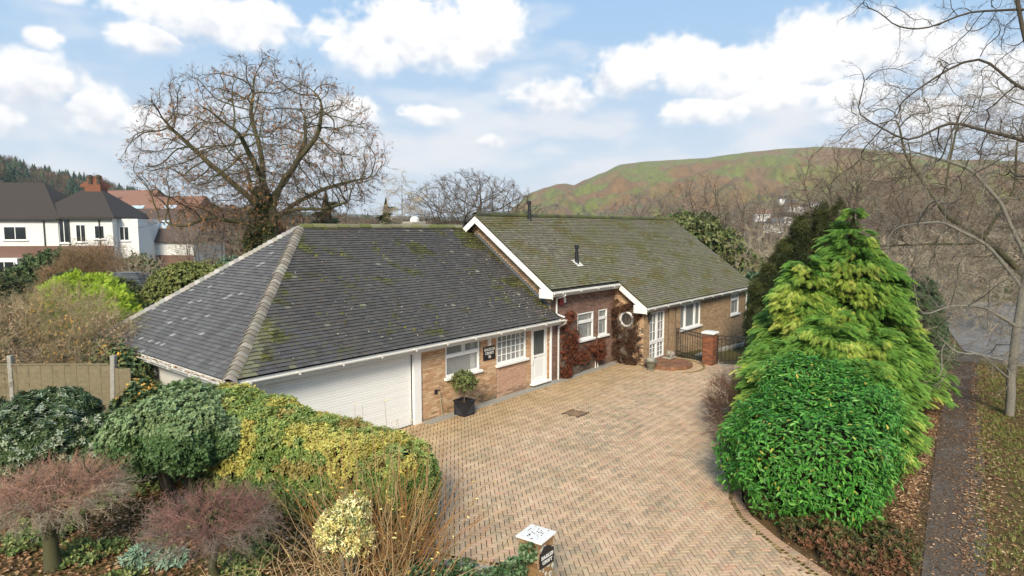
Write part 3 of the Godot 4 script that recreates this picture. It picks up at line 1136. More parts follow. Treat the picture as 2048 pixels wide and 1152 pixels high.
	# --- gutters, fascias, pipes
	var gut := func(a: Vector3, b: Vector3) -> void:
		var m := MB.new()
		var d := (b - a).normalized()
		var o := d.cross(Vector3.UP)
		var prof := []
		for k in 9:
			var t := PI + PI * k / 8.0
			prof.append(o * cos(t) * 0.065 + Vector3.UP * (sin(t) * 0.062))
		for k in range(8, -1, -1):
			var t := PI + PI * k / 8.0
			prof.append(o * cos(t) * 0.057 + Vector3.UP * (sin(t) * 0.054))
		for k in prof.size():
			var k2 := (k + 1) % prof.size()
			m.quad(a + prof[k], b + prof[k], b + prof[k2], a + prof[k2])
		var s := 0.5
		while s < a.distance_to(b):
			m.bar(a + d * (s - 0.02) - Vector3.UP * 0.03, a + d * (s + 0.02) - Vector3.UP * 0.03, 0.145, 0.075)
			s += 1.25
		part(H, "gutter", m.mesh(), mats["weathered_upvc"])
	gut.call(Vector3(6.42, 2.43, -13.54), Vector3(19.52, 2.43, -13.54))
	gut.call(Vector3(6.42, 2.43, -22.1), Vector3(6.42, 2.43, -13.54))
	gut.call(Vector3(18.7, 3.50, -13.52), Vector3(23.6, 3.50, -13.52))
	gut.call(Vector3(23.6, 2.54, -12.2), Vector3(36.75, 2.54, -12.2))
	var fa := MB.new()
	fa.span(Vector3(6.5, 2.28, -13.66), Vector3(19.3, 2.47, -13.63))
	fa.span(Vector3(6.49, 2.28, -22.05), Vector3(6.52, 2.47, -13.63))
	fa.span(Vector3(6.52, 2.26, -13.98), Vector3(19.3, 2.285, -13.64))
	fa.span(Vector3(6.53, 2.26, -22.0), Vector3(6.94, 2.285, -13.98))
	fa.span(Vector3(6.93, 1.4, -22.0), Vector3(6.945, 2.26, -14.0))
	fa.span(Vector3(18.68, 3.36, -13.63), Vector3(23.6, 3.54, -13.60))
	fa.span(Vector3(18.68, 3.335, -13.99), Vector3(23.86, 3.36, -13.62))
	fa.span(Vector3(23.56, 2.40, -12.31), Vector3(36.7, 2.58, -12.28))
	fa.span(Vector3(23.56, 2.375, -12.55), Vector3(36.7, 2.40, -12.30))
	part(H, "fascia", fa.mesh(), mats["weathered_upvc"])
	var verge := func(x: float, z0: float, z1: float, boxed: bool) -> void:
		var m := MB.new()
		var y0 := 6.42 - T * absf(z0 + 17.5) - 0.03
		var y1 := 6.42 - T * absf(z1 + 17.5) - 0.03
		m.hexa([Vector3(x, y0 - 0.28, z0), Vector3(x, y1 - 0.28, z1), Vector3(x + 0.03, y1 - 0.28, z1), Vector3(x + 0.03, y0 - 0.28, z0), Vector3(x, y0, z0), Vector3(x, y1, z1), Vector3(x + 0.03, y1, z1), Vector3(x + 0.03, y0, z0)])
		if boxed:
			m.xf = Transform3D(Basis(Vector3.UP, PI / 2), Vector3(x + 0.014, 0, 0))
			m.slab(PackedVector2Array([Vector2(-z1 + 0.004, y1 - 0.01), Vector2(-z1 + 0.004, y1 - 0.25), Vector2(-z1 + 0.62, y1 - 0.25), Vector2(-z1 + 0.62, y1 + 0.1)]), 0.034)
		part(H, "bargeboard", m.mesh(), mats["upvc"])
	verge.call(18.66, -17.49, -13.57, true)
	verge.call(18.66, -17.51, -21.5, false)
	verge.call(23.54, -13.58, -12.25, true)
	verge.call(36.66, -17.49, -12.25, true)
	var so := MB.new()  # boarding under the verges
	for q in [[18.69, 19.1, -17.5, -13.62], [23.57, 23.87, -14.0, -12.3]]:
		var y0: float = 6.42 - T * absf(q[2] + 17.5) - 0.22
		var y1: float = 6.42 - T * absf(q[3] + 17.5) - 0.22
		so.hexa([Vector3(q[0], y0, q[2]), Vector3(q[0], y1, q[3]), Vector3(q[1], y1, q[3]), Vector3(q[1], y0, q[2]), Vector3(q[0], y0 + 0.02, q[2]), Vector3(q[0], y1 + 0.02, q[3]), Vector3(q[1], y1 + 0.02, q[3]), Vector3(q[1], y0 + 0.02, q[2])])
	part(H, "soffit", so.mesh(), mats["upvc"])
	var d1 := MB.new()
	d1.pipe([Vector3(19.42, 3.46, -13.52), Vector3(19.42, 3.36, -13.52), Vector3(19.38, 3.22, -13.9), Vector3(19.38, 2.62, -13.9), Vector3(19.47, 2.52, -13.58)], 0.036)
	d1.pipe([Vector3(19.5, 2.4, -13.54), Vector3(19.5, 2.3, -13.56), Vector3(19.52, 2.12, -13.9), Vector3(19.52, 0.0, -13.9)], 0.04)
	part(H, "downpipe", d1.mesh(), mats["upvc"])
	var d2 := MB.new()
	d2.cbox(Vector3(19.06, 1.14, -13.93), Vector3(0.085, 2.26, 0.07), 0.01)
	part(H, "downpipe", d2.mesh(), mats["upvc"])
	var d3 := MB.new()
	d3.pipe([Vector3(36.0, 2.48, -12.22), Vector3(36.0, 2.2, -12.46), Vector3(36.0, -0.5, -12.46)], 0.04)
	part(H, "downpipe", d3.mesh(), mats["upvc"])
	# --- flues, chimney and the lead step flashing
	for q in [[Vector3(21.93, 6.2, -17.25), 0.9], [Vector3(21.99, 4.42, -14.75), 0.78]]:
		var at: Vector3 = q[0]
		var m := MB.new()
		m.xf.origin = at
		m.lathe([Vector2(0.075, -0.1), Vector2(0.075, q[1] * 0.55), Vector2(0.088, q[1] * 0.55), Vector2(0.088, q[1] * 0.6), Vector2(0.066, q[1] * 0.62), Vector2(0.066, q[1] * 0.82), Vector2(0.09, q[1] * 0.84), Vector2(0.09, q[1]), Vector2(0.0, q[1] + 0.02)], 14)
		var f := part(H, "flue_pipe", m.mesh(), mats["black_plastic"])
		var s := MB.new()
		s.xf = Transform3D(Basis(Vector3.RIGHT, atan(T)), at + Vector3(0.0, 0.03, 0.04))
		s.cbox(Vector3.ZERO, Vector3(0.42, 0.02, 0.42), 0.006)
		sub(f, "flashing", s.mesh(), mats["white_stone"] if at.y < 5 else mats["lead"], Vector3.ZERO)
		var cl := MB.new()
		cl.xf.origin = at
		cl.lathe([Vector2(0.13, -0.08), Vector2(0.10, 0.12), Vector2(0.076, 0.14)], 14)
		sub(f, "collar", cl.mesh(), mats["black_plastic"], Vector3.ZERO)
	var ch := MB.new()
	ch.span(Vector3(17.25, 4.2, -20.35), Vector3(18.1, 5.98, -19.75))
	var chm := part(H, "chimney", ch.mesh(), mat("chimney_brick", L(0.36, 0.25, 0.15), 0.95, "fine", 2.0))
	var cs := MB.new()
	cs.cbox(Vector3(17.68, 6.03, -20.05), Vector3(1.15, 0.10, 0.85), 0.02)
	cs.cbox(Vector3(17.68, 6.13, -20.05), Vector3(0.8, 0.1, 0.6), 0.02)
	sub(chm, "chimney_cap", cs.mesh(), mats["stone"], Vector3.ZERO)
	var cw := MB.new()
	cw.xf.origin = Vector3(17.7, 6.18, -20.05)
	cw.lathe([Vector2(0.2, 0.0), Vector2(0.19, 0.12), Vector2(0.12, 0.2), Vector2(0.0, 0.23)], 16)
	sub(chm, "chimney_pot", cw.mesh(), mats["white_stone"], Vector3.ZERO)
	var ae := MB.new()
	ae.pipe([Vector3(18.3, 5.0, -20.1), Vector3(18.3, 6.55, -20.1)], 0.02, 6)
	ae.pipe([Vector3(17.3, 6.46, -19.6), Vector3(19.1, 6.50, -20.6)], 0.014, 6)
	for k in 7:
		var f := k / 6.0
		ae.pipe([Vector3(17.4 + 1.6 * f - 0.12, 6.465 + 0.03 * f, -19.65 - 0.9 * f - 0.2), Vector3(17.4 + 1.6 * f + 0.12, 6.465 + 0.03 * f, -19.65 - 0.9 * f + 0.2)], 0.007, 4)
	part(H, "television_aerial", ae.mesh(), mats["lead"])
	var fl := MB.new()
	fl.xf = Transform3D(Basis(Vector3.UP, PI / 2), Vector3(19.076, 0, 0))
	var poly := PackedVector2Array()
	var z := 14.02
	while z < 17.75:
		var y := 2.57 + T * (z - 13.62) + 0.02
		poly.append(Vector2(z, y + 0.16))
		poly.append(Vector2(z + 0.112, y + 0.16))
		z += 0.112
	poly.append(Vector2(z, 2.55 + T * (z - 13.62)))
	poly.append(Vector2(14.02, 2.55 + T * 0.4))
	fl.slab(poly, 0.012)
	part(H, "step_flashing", fl.mesh(), mats["lead"])


func roofs(H: Node3D) -> void:
	R.seed = 103
	var dk := MB.new()
	var up := 0.0
	# left wing: four slopes
	var A := Vector3(6.5, 2.5, -13.62)
	var B := Vector3(6.5, 2.5, -22.05)
	var C1 := Vector3(11.25, 5.9, -18.3)
	var D := Vector3(19.1, 5.9, -18.3)
	var E := Vector3(19.3, 2.5, -13.62)
	var F := Vector3(19.1, 2.5, -22.05)
	dk.quad(A, C1, D, E)
	dk.tri(B, C1, A)
	dk.quad(F, D, C1, B)
	dk.quad(A, E, F, B)
	# right wing
	var y1 := 6.40 - T * 3.9
	var y2 := 6.40 - T * 5.22
	dk.quad(Vector3(18.66, y1, -13.6), Vector3(18.66, 6.4, -17.5), Vector3(36.7, 6.4, -17.5), Vector3(36.7, y1, -13.6))
	dk.quad(Vector3(23.54, y2, -12.28), Vector3(23.54, y1, -13.6), Vector3(36.7, y1, -13.6), Vector3(36.7, y2, -12.28))
	dk.quad(Vector3(36.7, y1 - 0.05, -21.45), Vector3(36.7, 6.4, -17.5), Vector3(18.66, 6.4, -17.5), Vector3(18.66, y1 - 0.05, -21.45))
	dk.quad(Vector3(18.66, y1 - 0.08, -13.6), Vector3(36.7, y1 - 0.08, -13.6), Vector3(36.7, 6.2, -17.5), Vector3(18.66, 6.2, -17.5))
	var deck := part(H, "roof", dk.mesh(), mats["roof_deck"])
	var tm := MB.new()
	tm.cbox(Vector3.ZERO, Vector3(0.163, 0.012, 0.18), 0.002)
	var tmesh := tm.mesh()
	var ic := IC.new()
	var patch := noise(51, 0.55, 4)
	var wide := noise(53, 0.16, 3)
	var streak := noise(55, 0.9, 2)
	var grey := [S(108, 105, 102), S(103, 100, 98), S(112, 108, 104), S(98, 96, 95), S(110, 104, 98)].map(func(c): return c * 0.68)
	var pale := [S(112, 111, 111), S(107, 106, 106), S(117, 116, 115), S(103, 102, 103)]  # paler than the front slope: sunlight put into the hip-end tile colour
	var moss := [S(84, 84, 40), S(70, 68, 32), S(96, 98, 44)]
	var lichen := [S(146, 142, 124), S(160, 156, 138)]
	var front := func(at: Vector3, s: float) -> Color:
		var c: Color = grey[R.randi() % 5]
		var p := patch.get_noise_2d(at.x, at.z * 1.5)
		c = c.lerp(S(98, 96, 93), clampf(wide.get_noise_2d(at.x, at.z) * 0.8 + 0.1, 0, 0.6))
		var hip: float = at.x - (6.5 + (-13.62 - at.z))
		var m := p + 0.42 * ss(1.1, 0.1, hip) * ss(0.6, 2.0, s) + 0.3 * ss(0.5, 0.05, s) + 0.36 * ss(1.7, 0.0, 19.1 - at.x) - 0.05 + 0.12 * ss(2.4, 0.4, s)
		if m > 0.30:
			c = c.lerp(moss[R.randi() % 3], clampf((m - 0.22) * 3.0, 0, 0.85))
		if hip < 0.6 and s > 4.2:
			c = c.lerp(S(140, 136, 108), rf(0.2, 0.75))
		if R.randf() < 0.008:
			c = c.lerp(lichen[R.randi() % 2], rf(0.3, 0.8))
		return vary(c, 0.12, 0.04)
	var hipend := func(at: Vector3, s: float) -> Color:
		var c: Color = pale[R.randi() % 4]
		c = c.lerp(S(88, 86, 87), clampf(streak.get_noise_2d(at.z * 1.3, at.x * 0.2) * 0.7 + 0.2, 0, 0.7))
		if R.randf() < 0.02:
			c = S(160, 160, 158)
		if at.z < -19.8 - 0.2 * s and s > 4.6:
			c = c.lerp(S(110, 108, 78), 0.5)
		return vary(c, 0.10, 0.02)
	var mossy := func(at: Vector3, s: float) -> Color:
		var c: Color = [S(130, 124, 104), S(122, 116, 98), S(139, 132, 112), S(115, 108, 92)][R.randi() % 4]
		var p := patch.get_noise_2d(at.x * 0.7 + 40, at.z * 1.5)
		var w := wide.get_noise_2d(at.x + 9, at.z * 1.6)
		c = c.lerp(S(116, 114, 82), clampf(0.3 + w * 0.9 + 0.3 * ss(22, 27, at.x), 0, 0.8))
		if p > 0.15:
			c = c.lerp([S(114, 106, 50), S(100, 100, 48), S(116, 98, 58)][R.randi() % 3], clampf((p - 0.1) * 2.4, 0, 0.75))
		if p < -0.22:
			c = c.lerp(S(126, 114, 102), 0.5)
		if R.randf() < 0.06:
			c = c.lerp(lichen[R.randi() % 2], rf(0.15, 0.6))
		return vary(c, 0.13, 0.04)
	var len_f := sqrt(4.68 * 4.68 + 3.4 * 3.4)
	var len_e := sqrt(4.75 * 4.75 + 3.4 * 3.4)
	var down := Vector3(0, -3.4, 4.68).normalized()
	tiles(ic, 0, Vector3(0, 5.92, -18.3), Vector3.RIGHT, down, 0, 0, len_f + 0.05, func(s): return [11.25 - 4.75 * s / len_f + 0.05, 19.07], front)
	tiles(ic, 0, Vector3(11.25, 5.92, 0), Vector3.BACK, Vector3(-4.75, -3.4, 0).normalized(), 0, 0, len_e + 0.05, func(s): return [-18.3 - 3.75 * s / len_e + 0.05, -18.3 + 4.68 * s / len_e - 0.05], hipend)
	var im := IC.new()
	var dm := Vector3(0, -T, 1).normalized()
	var len1 := 3.9 / dm.z + 0.05
	var len2 := 5.22 / dm.z + 0.05
	tiles(im, 0, Vector3(0, 6.42, -17.5), Vector3.RIGHT, dm, 0, 0, len2, func(s): return [18.64 if s < len1 else 23.52, 36.72], mossy)
	pieces(deck, "roof_tile", "roof_tiles", tmesh, mats["tile"], ic, 300, Rect2(440, 520, 500, 250))
	copies(H, "right_roof_tiles", tmesh, mats["tile"], im)
	var back := MB.new()
	for k in 34:
		var f0 := k / 34.0
		for q in [[18.64, 36.72, 6.43, -17.5, 3.6, -21.5], [11.3, 19.05, 5.93, -18.3, 2.5, -22.1]]:
			var za: float = lerpf(q[3], q[5], f0)
			var zb: float = lerpf(q[3], q[5], f0 + 1.0 / 34)
			var ya: float = lerpf(q[2], q[4], f0)
			var yb: float = lerpf(q[2], q[4], f0 + 1.0 / 34)
			back.quad(Vector3(q[1], yb + 0.03, zb), Vector3(q[1], ya, za), Vector3(q[0], ya, za), Vector3(q[0], yb + 0.03, zb))
			back.quad(Vector3(q[0], yb, zb), Vector3(q[1], yb, zb), Vector3(q[1], yb + 0.03, zb), Vector3(q[0], yb + 0.03, zb))
	part(H, "rear_roof_tiles", back.mesh(), mat("rear_tile", L(0.085, 0.085, 0.07), 0.9, "mottle", 1.0))
	# ridge and hip tiles, each a piece
	var half := MB.new()
	for k in 8:
		var t0 := PI * k / 8.0
		var t1 := PI * (k + 1) / 8.0
		for e in [[0.13, 0.11]]:
			var a0 := Vector3(cos(t0), sin(t0), 0)
			var a1 := Vector3(cos(t1), sin(t1), 0)
			var z := Vector3(0, 0, 0.222)
			half.quad(a0 * e[0] - z, a0 * e[0] + z, a1 * e[0] + z, a1 * e[0] - z)
			half.quad(a0 * e[1] + z, a0 * e[1] - z, a1 * e[1] - z, a1 * e[1] + z)
			half.quad(a0 * e[1] - z, a0 * e[0] - z, a1 * e[0] - z, a1 * e[1] - z)
			half.quad(a0 * e[0] + z, a0 * e[1] + z, a1 * e[1] + z, a1 * e[0] + z)
	var hm := half.mesh()
	var lay := func(a: Vector3, b: Vector3, pal: Array) -> void:
		var n := int(a.distance_to(b) / 0.45)
		var d := (b - a).normalized()
		var s := d.cross(Vector3.UP).normalized()
		for k in n:
			var c: Color = vary(pal[R.randi() % pal.size()], 0.15)
			place(H, "ridge_tile", tinted(hm, c), mats["tile"], a.lerp(b, (k + 0.5) / n) + Vector3(0, -0.045 + rf(-0.006, 0.006), 0), Basis(-s, s.cross(d) * -1.0 if s.cross(d).y < 0 else s.cross(d), d) * Basis(Vector3.BACK, rf(-0.03, 0.03)))
	lay.call(Vector3(11.2, 5.97, -18.3), Vector3(18.7, 5.97, -18.3), [S(124, 124, 82), S(112, 116, 68), S(132, 128, 100)])
	lay.call(Vector3(18.66, 6.47, -17.5), Vector3(36.72, 6.47, -17.5), [S(84, 88, 52), S(96, 100, 50), S(78, 78, 58)])
	var bon := MB.new()  # a bonnet tile: a saddle over the hip, open below
	for k in 8:
		var t0 := -1.0 + 0.25 * k
		var t1 := t0 + 0.25
		var f := func(t: float, z: float, y: float) -> Vector3:
			return Vector3(t * (0.155 + 0.02 * z), y - 0.125 * absf(t) ** 1.6, z * 0.17)
		for lyr in [0.0, -0.016]:
			bon.quad(f.call(t0, -1.0, lyr - 0.025), f.call(t1, -1.0, lyr - 0.025), f.call(t1, 1.0, lyr + 0.03), f.call(t0, 1.0, lyr + 0.03))
		bon.quad(f.call(t0, 1.0, 0.03), f.call(t1, 1.0, 0.03), f.call(t1, 1.0, 0.014), f.call(t0, 1.0, 0.014))
	var bm := bon.mesh()
	var hip := func(a: Vector3, b: Vector3, pal: Array) -> void:
		var n := int(a.distance_to(b) / 0.168)
		var d := (b - a).normalized()
		var s := d.cross(Vector3.UP).normalized()
		var u := s.cross(d)
		for k in n:
			place(H, "hip_tile", tinted(bm, vary(pal[R.randi() % pal.size()], 0.12)), mats["tile"], a.lerp(b, (k + 0.5) / n) + u * (0.09 + rf(-0.004, 0.004)), Basis(s, u, -d * -1.0).orthonormalized() * Basis(Vector3.BACK, rf(-0.04, 0.04)))
	hip.call(Vector3(11.25, 5.93, -18.3), Vector3(6.5, 2.52, -13.62), [S(166, 156, 143), S(154, 144, 130), S(176, 168, 155), S(144, 134, 120)])
	hip.call(Vector3(11.25, 5.93, -18.3), Vector3(6.5, 2.52, -22.05), [S(170, 166, 160), S(158, 154, 148), S(180, 176, 168)])
	# leaves, moss cushions and droppings lying on the tiles
	var on := func():
		var x := rf(7.5, 19.0)
		var q := R.randf()
		if q < 0.45:
			x = 19.0 - absf(R.randfn()) * 1.3
		var s := rf(0.2, 5.6)
		if q < 0.45:
			s = rf(1.2, 5.6)
		if x < 11.4 - 4.75 * s / len_f:
			return null
		return Vector3(x, 5.92, -18.3) + down * s + Vector3(0, 0.055, 0.02)
	flat_leaves(H, "roof_leaves", 760, on, [S(226, 212, 186), S(232, 222, 202), S(206, 176, 138), S(238, 232, 220)], 0.03, 0.08, 0.3)
	var cush := IC.new()
	var clod := MB.new()
	clod.lathe([Vector2(1.0, -0.2), Vector2(0.85, 0.25), Vector2(0.5, 0.5), Vector2(0.0, 0.6)], 7)
	for k in 900:
		var s := rf(0.1, 5.6)
		var x := rf(7, 19)
		var main := R.randf() < 0.45
		if main:
			x = rf(18.8, 36.5)
		var m := patch.get_noise_2d(x, (-18.3 + down.z * s) * 1.5)
		if m < (0.1 if not main else -0.05) or (not main and x < 11.5 - 4.75 * s / len_f) or (main and x < 23.5 and s > 4.6):
			continue
		var at := (Vector3(x, 6.42, -17.5) + dm * s if main else Vector3(x, 5.92, -18.3) + down * s) + Vector3(0, 0.035, 0.02)
		var z := rf(0.02, 0.055)
		cush.add(Transform3D(Basis(Vector3.RIGHT, 0.63).scaled(Vector3(z * 1.3, z, z)), at), vary([S(90, 92, 36), S(70, 66, 34), S(104, 100, 44)][k % 3], 0.2))
	copies(H, "moss_cushions", clod.mesh(), mats["litter"], cush)
	var gl := IC.new()
	for k in 420:
		var z := rf(-21.8, -13.7)
		gl.add(Transform3D(Basis(rv(), rf(0, 0.7)).scaled(Vector3.ONE * rf(0.03, 0.07)), Vector3(6.42 + rf(-0.04, 0.05), 2.43 + rf(-0.01, 0.03), z)), vary([S(126, 86, 52), S(150, 110, 66), S(96, 76, 50)][k % 3], 0.2))
	copies(H, "gutter_leaves", leaf_mesh(0.6), mats["litter"], gl)


func text_on(parent: Node3D, words: String, at: Vector3, basis: Basis, height: float, bold := true) -> void:
	var t := TextMesh.new()
	var f := SystemFont.new()
	f.font_names = PackedStringArray(["Droid Serif"])
	f.font_weight = 700 if bold else 400
	t.font = f
	t.text = words
	t.font_size = 64
	t.pixel_size = height / 46.0
	t.depth = 0.006
	place(parent, "lettering", t, mats["letter"], at, basis)


func ball(b: MB, m: Vector3, r: Vector3, seg := 10, lump := 0.0, nz: FastNoiseLite = null) -> void:
	var rows := seg / 2 + 1
	var first := b.v.size()
	for i in rows + 1:
		var t := PI * i / rows
		for j in seg:
			var a := TAU * j / seg
			var d := Vector3(sin(t) * cos(a), cos(t), sin(t) * sin(a))
			var f := 1.0 + (lump * nz.get_noise_3dv((m + d * r) * 1.0) if nz else 0.0)
			b.p(m + d * r * f)
	for i in rows:
		for j in seg:
			var p0 := first + i * seg + j
			var p1 := first + i * seg + (j + 1) % seg
			b.ix.append_array(PackedInt32Array([p0, p1, p0 + seg, p1, p1 + seg, p0 + seg]))


func brick_pier(t: Node3D, c: Vector3, w: float, h: float, pal: Array) -> void:
	var core := MB.new()
	core.span(c + Vector3(-w / 2 + 0.008, 0, -w / 2 + 0.008), c + Vector3(w / 2 - 0.008, h, w / 2 - 0.008))
	part(t, "pier", core.mesh(), mats["mortar"])
	var ic := IC.new()
	for n in [Vector3.BACK, Vector3.LEFT, Vector3.FORWARD, Vector3.RIGHT]:
		var u: Vector3 = Vector3.UP.cross(n)
		bricks(ic, c + n * w * 0.5 - u * w * 0.5, u, n, 0.0, int(h / 0.075), func(_y): return [[0.0, w]], pal)
	pieces(t, "brick", "bricks", brick_mesh(), mats["brick"], ic, 120)


func front_things() -> void:
	R.seed = 201
	# planter and its clipped bush
	var p := thing("planter", "square black planter with lattice relief below the garage-side window", "planter", Vector3(13.9, 0.015, -13.53))
	var b := MB.new()
	for s in [[0, 1], [0, -1], [1, 1], [1, -1]]:
		var q := []
		for y in [0.0, 0.47]:
			var o: float = 0.205 + y * 0.06
			for k in [[-o, 0.0], [o, 0.0], [o, 0.025], [-o, 0.025]]:
				var v := Vector3(k[0], y, o - k[1])
				q.append(v.rotated(Vector3.UP, (s[0] * PI / 2) + (PI if s[1] < 0 else 0.0)))
		b.hexa(q)
	b.box(Vector3(0, 0.02, 0), Vector3(0.4, 0.03, 0.4))
	part_local(p, "tub", b.mesh(), mats["black_plastic"])
	var rim := MB.new()
	for s in [-1, 1]:
		rim.cbox(Vector3(s * 0.235, 0.47, 0), Vector3(0.05, 0.05, 0.52), 0.01)
		rim.cbox(Vector3(0, 0.471, s * 0.235), Vector3(0.42, 0.05, 0.05), 0.01)
		for s2 in [-1, 1]:
			rim.cbox(Vector3(s * 0.212, 0.24, s2 * 0.212), Vector3(0.045, 0.46, 0.045), 0.01)
	part_local(p, "rim", rim.mesh(), mats["black_plastic"])
	var lat := MB.new()
	for f in 4:
		lat.xf = Transform3D(Basis(Vector3.UP, f * PI / 2) * Basis(Vector3.RIGHT, 0.06), Vector3.ZERO)
		for k in range(-6, 7):
			for s in [-1, 1]:
				var x0: float = k * 0.065
				var x1: float = x0 + s * 0.36
				var a := Vector3(clampf(x0, -0.19, 0.19), 0.06, 0.212)
				var y1 := 0.06 + absf(clampf(x1, -0.19, 0.19) - a.x)
				if absf(x0) < 0.19:
					lat.bar(a, Vector3(clampf(x1, -0.19, 0.19), minf(y1, 0.42), 0.214), 0.012, 0.012)
	part_local(p, "lattice", lat.mesh(), mat("planter_edge", L(0.05, 0.055, 0.065), 0.4))
	var so := MB.new()
	so.box(Vector3(0, 0.41, 0), Vector3(0.42, 0.02, 0.42))
	part_local(p, "potting_soil", so.mesh(), mats["soil"])
	var sh := thing("potted_shrub", "small clipped round evergreen growing in the black planter", "shrub", Vector3(13.9, 0.42, -13.53))
	var st := MB.new()
	st.tube(PackedVector3Array([Vector3(0, 0, 0), Vector3(0.01, 0.2, 0.0), Vector3(-0.01, 0.34, 0.01)]), PackedFloat32Array([0.02, 0.017, 0.016]), 6)
	for k in 14:
		var d := rv()
		d.y = absf(d.y) * 0.8 + 0.25
		st.tube(PackedVector3Array([Vector3(0, 0.28, 0), Vector3(0, 0.34, 0) + d * 0.16, Vector3(0, 0.40, 0) + d * 0.34]), PackedFloat32Array([0.011, 0.007, 0.003]), 4)
	part_local(sh, "stem", st.mesh(), mats["twig"])
	foliage(sh, "leaves", [[Vector3(0.02, 0.68, 0), Vector3(0.40, 0.34, 0.40)]], 330, sprig_mesh(6, 0.42, 1.0, 1.0, 5), "foliage", func(_a, _n): return [S(96, 106, 60), S(120, 128, 76), S(80, 92, 50)][R.randi() % 3], 0.06, 0.10, {lo = 0.35, local = 1})
	# lamp and name plate between the windows
	var lm := thing("wall_lamp", "white slim bulkhead lamp on the brick above the black name plate", "wall lamp", Vector3(15.57, 2.1, -14))
	var l1 := MB.new()
	l1.cbox(Vector3(15.57, 2.08, -13.97), Vector3(0.13, 0.28, 0.05), 0.012)
	part(lm, "back_plate", l1.mesh(), mats["upvc"])
	var l2 := MB.new()
	l2.xf.origin = Vector3(15.57, 1.95, -13.93)
	l2.lathe([Vector2(0.0, 0.0), Vector2(0.045, 0.01), Vector2(0.05, 0.05), Vector2(0.05, 0.24), Vector2(0.04, 0.28), Vector2(0.0, 0.285)], 12)
	part(lm, "lamp_shade", l2.mesh(true), mat("opal", L(0.75, 0.74, 0.70), 0.3))
	var sg := thing("name_sign", "black name plate with HAZLER CROFT 76 in white, on the brick between two windows", "sign", Vector3(15.6, 1.68, -14))
	var s1 := MB.new()
	s1.cbox(Vector3(15.6, 1.68, -13.985), Vector3(0.60, 0.46, 0.03), 0.006)
	part(sg, "plate", s1.mesh(), mats["sign_black"])
	text_on(sg, "HAZLER", Vector3(15.6, 1.815, -13.967), Basis.IDENTITY, 0.092)
	text_on(sg, "CROFT", Vector3(15.6, 1.685, -13.967), Basis.IDENTITY, 0.092)
	text_on(sg, "76", Vector3(15.6, 1.55, -13.967), Basis.IDENTITY, 0.092)
	# taps, bell box, manhole cover
	var tp := thing("garden_tap", "outside tap on the brick wall with a pale hose hanging to the drive", "tap", Vector3(13.15, 0, -14))
	var t1 := MB.new()
	t1.cbox(Vector3(13.12, 0.84, -13.985), Vector3(0.13, 0.15, 0.03), 0.01)
	t1.pipe([Vector3(13.15, 0.9, -13.99), Vector3(13.16, 0.92, -13.9), Vector3(13.17, 0.87, -13.88)], 0.016, 6)
	t1.pipe([Vector3(13.13, 0.99, -13.9), Vector3(13.2, 0.97, -13.9)], 0.010, 6)
	part(tp, "tap_body", t1.mesh(), mats["black_metal"])
	var t2 := MB.new()
	t2.pipe([Vector3(13.17, 0.86, -13.88), Vector3(13.22, 0.6, -13.9), Vector3(13.29, 0.3, -13.92), Vector3(13.33, 0.03, -13.93)], 0.013, 6)
	part(tp, "hose", t2.mesh(), mat("hose", L(0.36, 0.36, 0.24), 0.5))
	var wp := thing("overflow_pipes", "two short white overflow pipes at the foot of the creeper wall", "pipes", Vector3(22.25, 0, -14))
	for k in 2:
		var m := MB.new()
		m.pipe([Vector3(22.18 + k * 0.18, 0.42 - k * 0.06, -13.99), Vector3(22.2 + k * 0.18, 0.42 - k * 0.06, -13.9), Vector3(22.22 + k * 0.18, 0.02, -13.9)], 0.022, 6)
		part(wp, "pipe", m.mesh(), mats["upvc"])
	var bb := thing("alarm_box", "red and white burglar alarm box under the upper gutter", "alarm box", Vector3(19.8, 3.08, -14))
	var b1 := MB.new()
	b1.cbox(Vector3(19.74, 3.08, -13.94), Vector3(0.24, 0.27, 0.10), 0.015)
	part(bb, "housing", b1.mesh(), mats["red_plastic"])
	var b2 := MB.new()
	b2.cbox(Vector3(19.93, 3.12, -13.935), Vector3(0.13, 0.22, 0.12), 0.015)
	part(bb, "cover", b2.mesh(), mats["upvc"])
	var mh := thing("manhole_cover", "square recessed manhole cover filled with blocks in the drive", "manhole cover", Vector3(16.3, 0, -10.94))
	var m1 := MB.new()
	for s in [-1, 1]:
		m1.cbox(Vector3(16.3 + s * 0.285, 0.0, -10.94), Vector3(0.025, 0.05, 0.595), 0.003)
		m1.cbox(Vector3(16.3, 0.001, -10.94 + s * 0.285), Vector3(0.545, 0.05, 0.025), 0.003)
	part(mh, "frame", m1.mesh(), mat("rusty_frame", L(0.10, 0.075, 0.05), 0.8))
	var pv := MB.new()
	pv.cbox(Vector3.ZERO, Vector3(0.19, 0.04, 0.09), 0.004)
	var pm := pv.mesh()
	for i in 3:
		for j in 5:
			place(mh, "paver", tinted(pm, vary(S(176, 142, 106), 0.15) * 0.8), mats["paver"], Vector3(16.3 + (i - 1) * 0.18, 0.0, -10.94 + (j - 2) * 0.107), Basis.from_scale(Vector3(0.93, 1, 1.1)))
	# the half-round doorstep
	var ds := thing("doorstep", "round terracotta tiled doorstep in front of the glazed door", "doorstep", Vector3(24.7, 0, -11.8))
	var d1 := MB.new()
	d1.xf.origin = Vector3(24.7, 0, -11.8)
	d1.lathe([Vector2(0.99, -0.05), Vector2(0.99, 0.13), Vector2(0.0, 0.13)], 48)
	part(ds, "base", d1.mesh(), mat("step_mortar", L(0.20, 0.12, 0.07), 0.95, "mottle", 1.0))
	var terra := [S(152, 106, 76), S(142, 98, 70), S(162, 114, 82), S(134, 98, 72)]
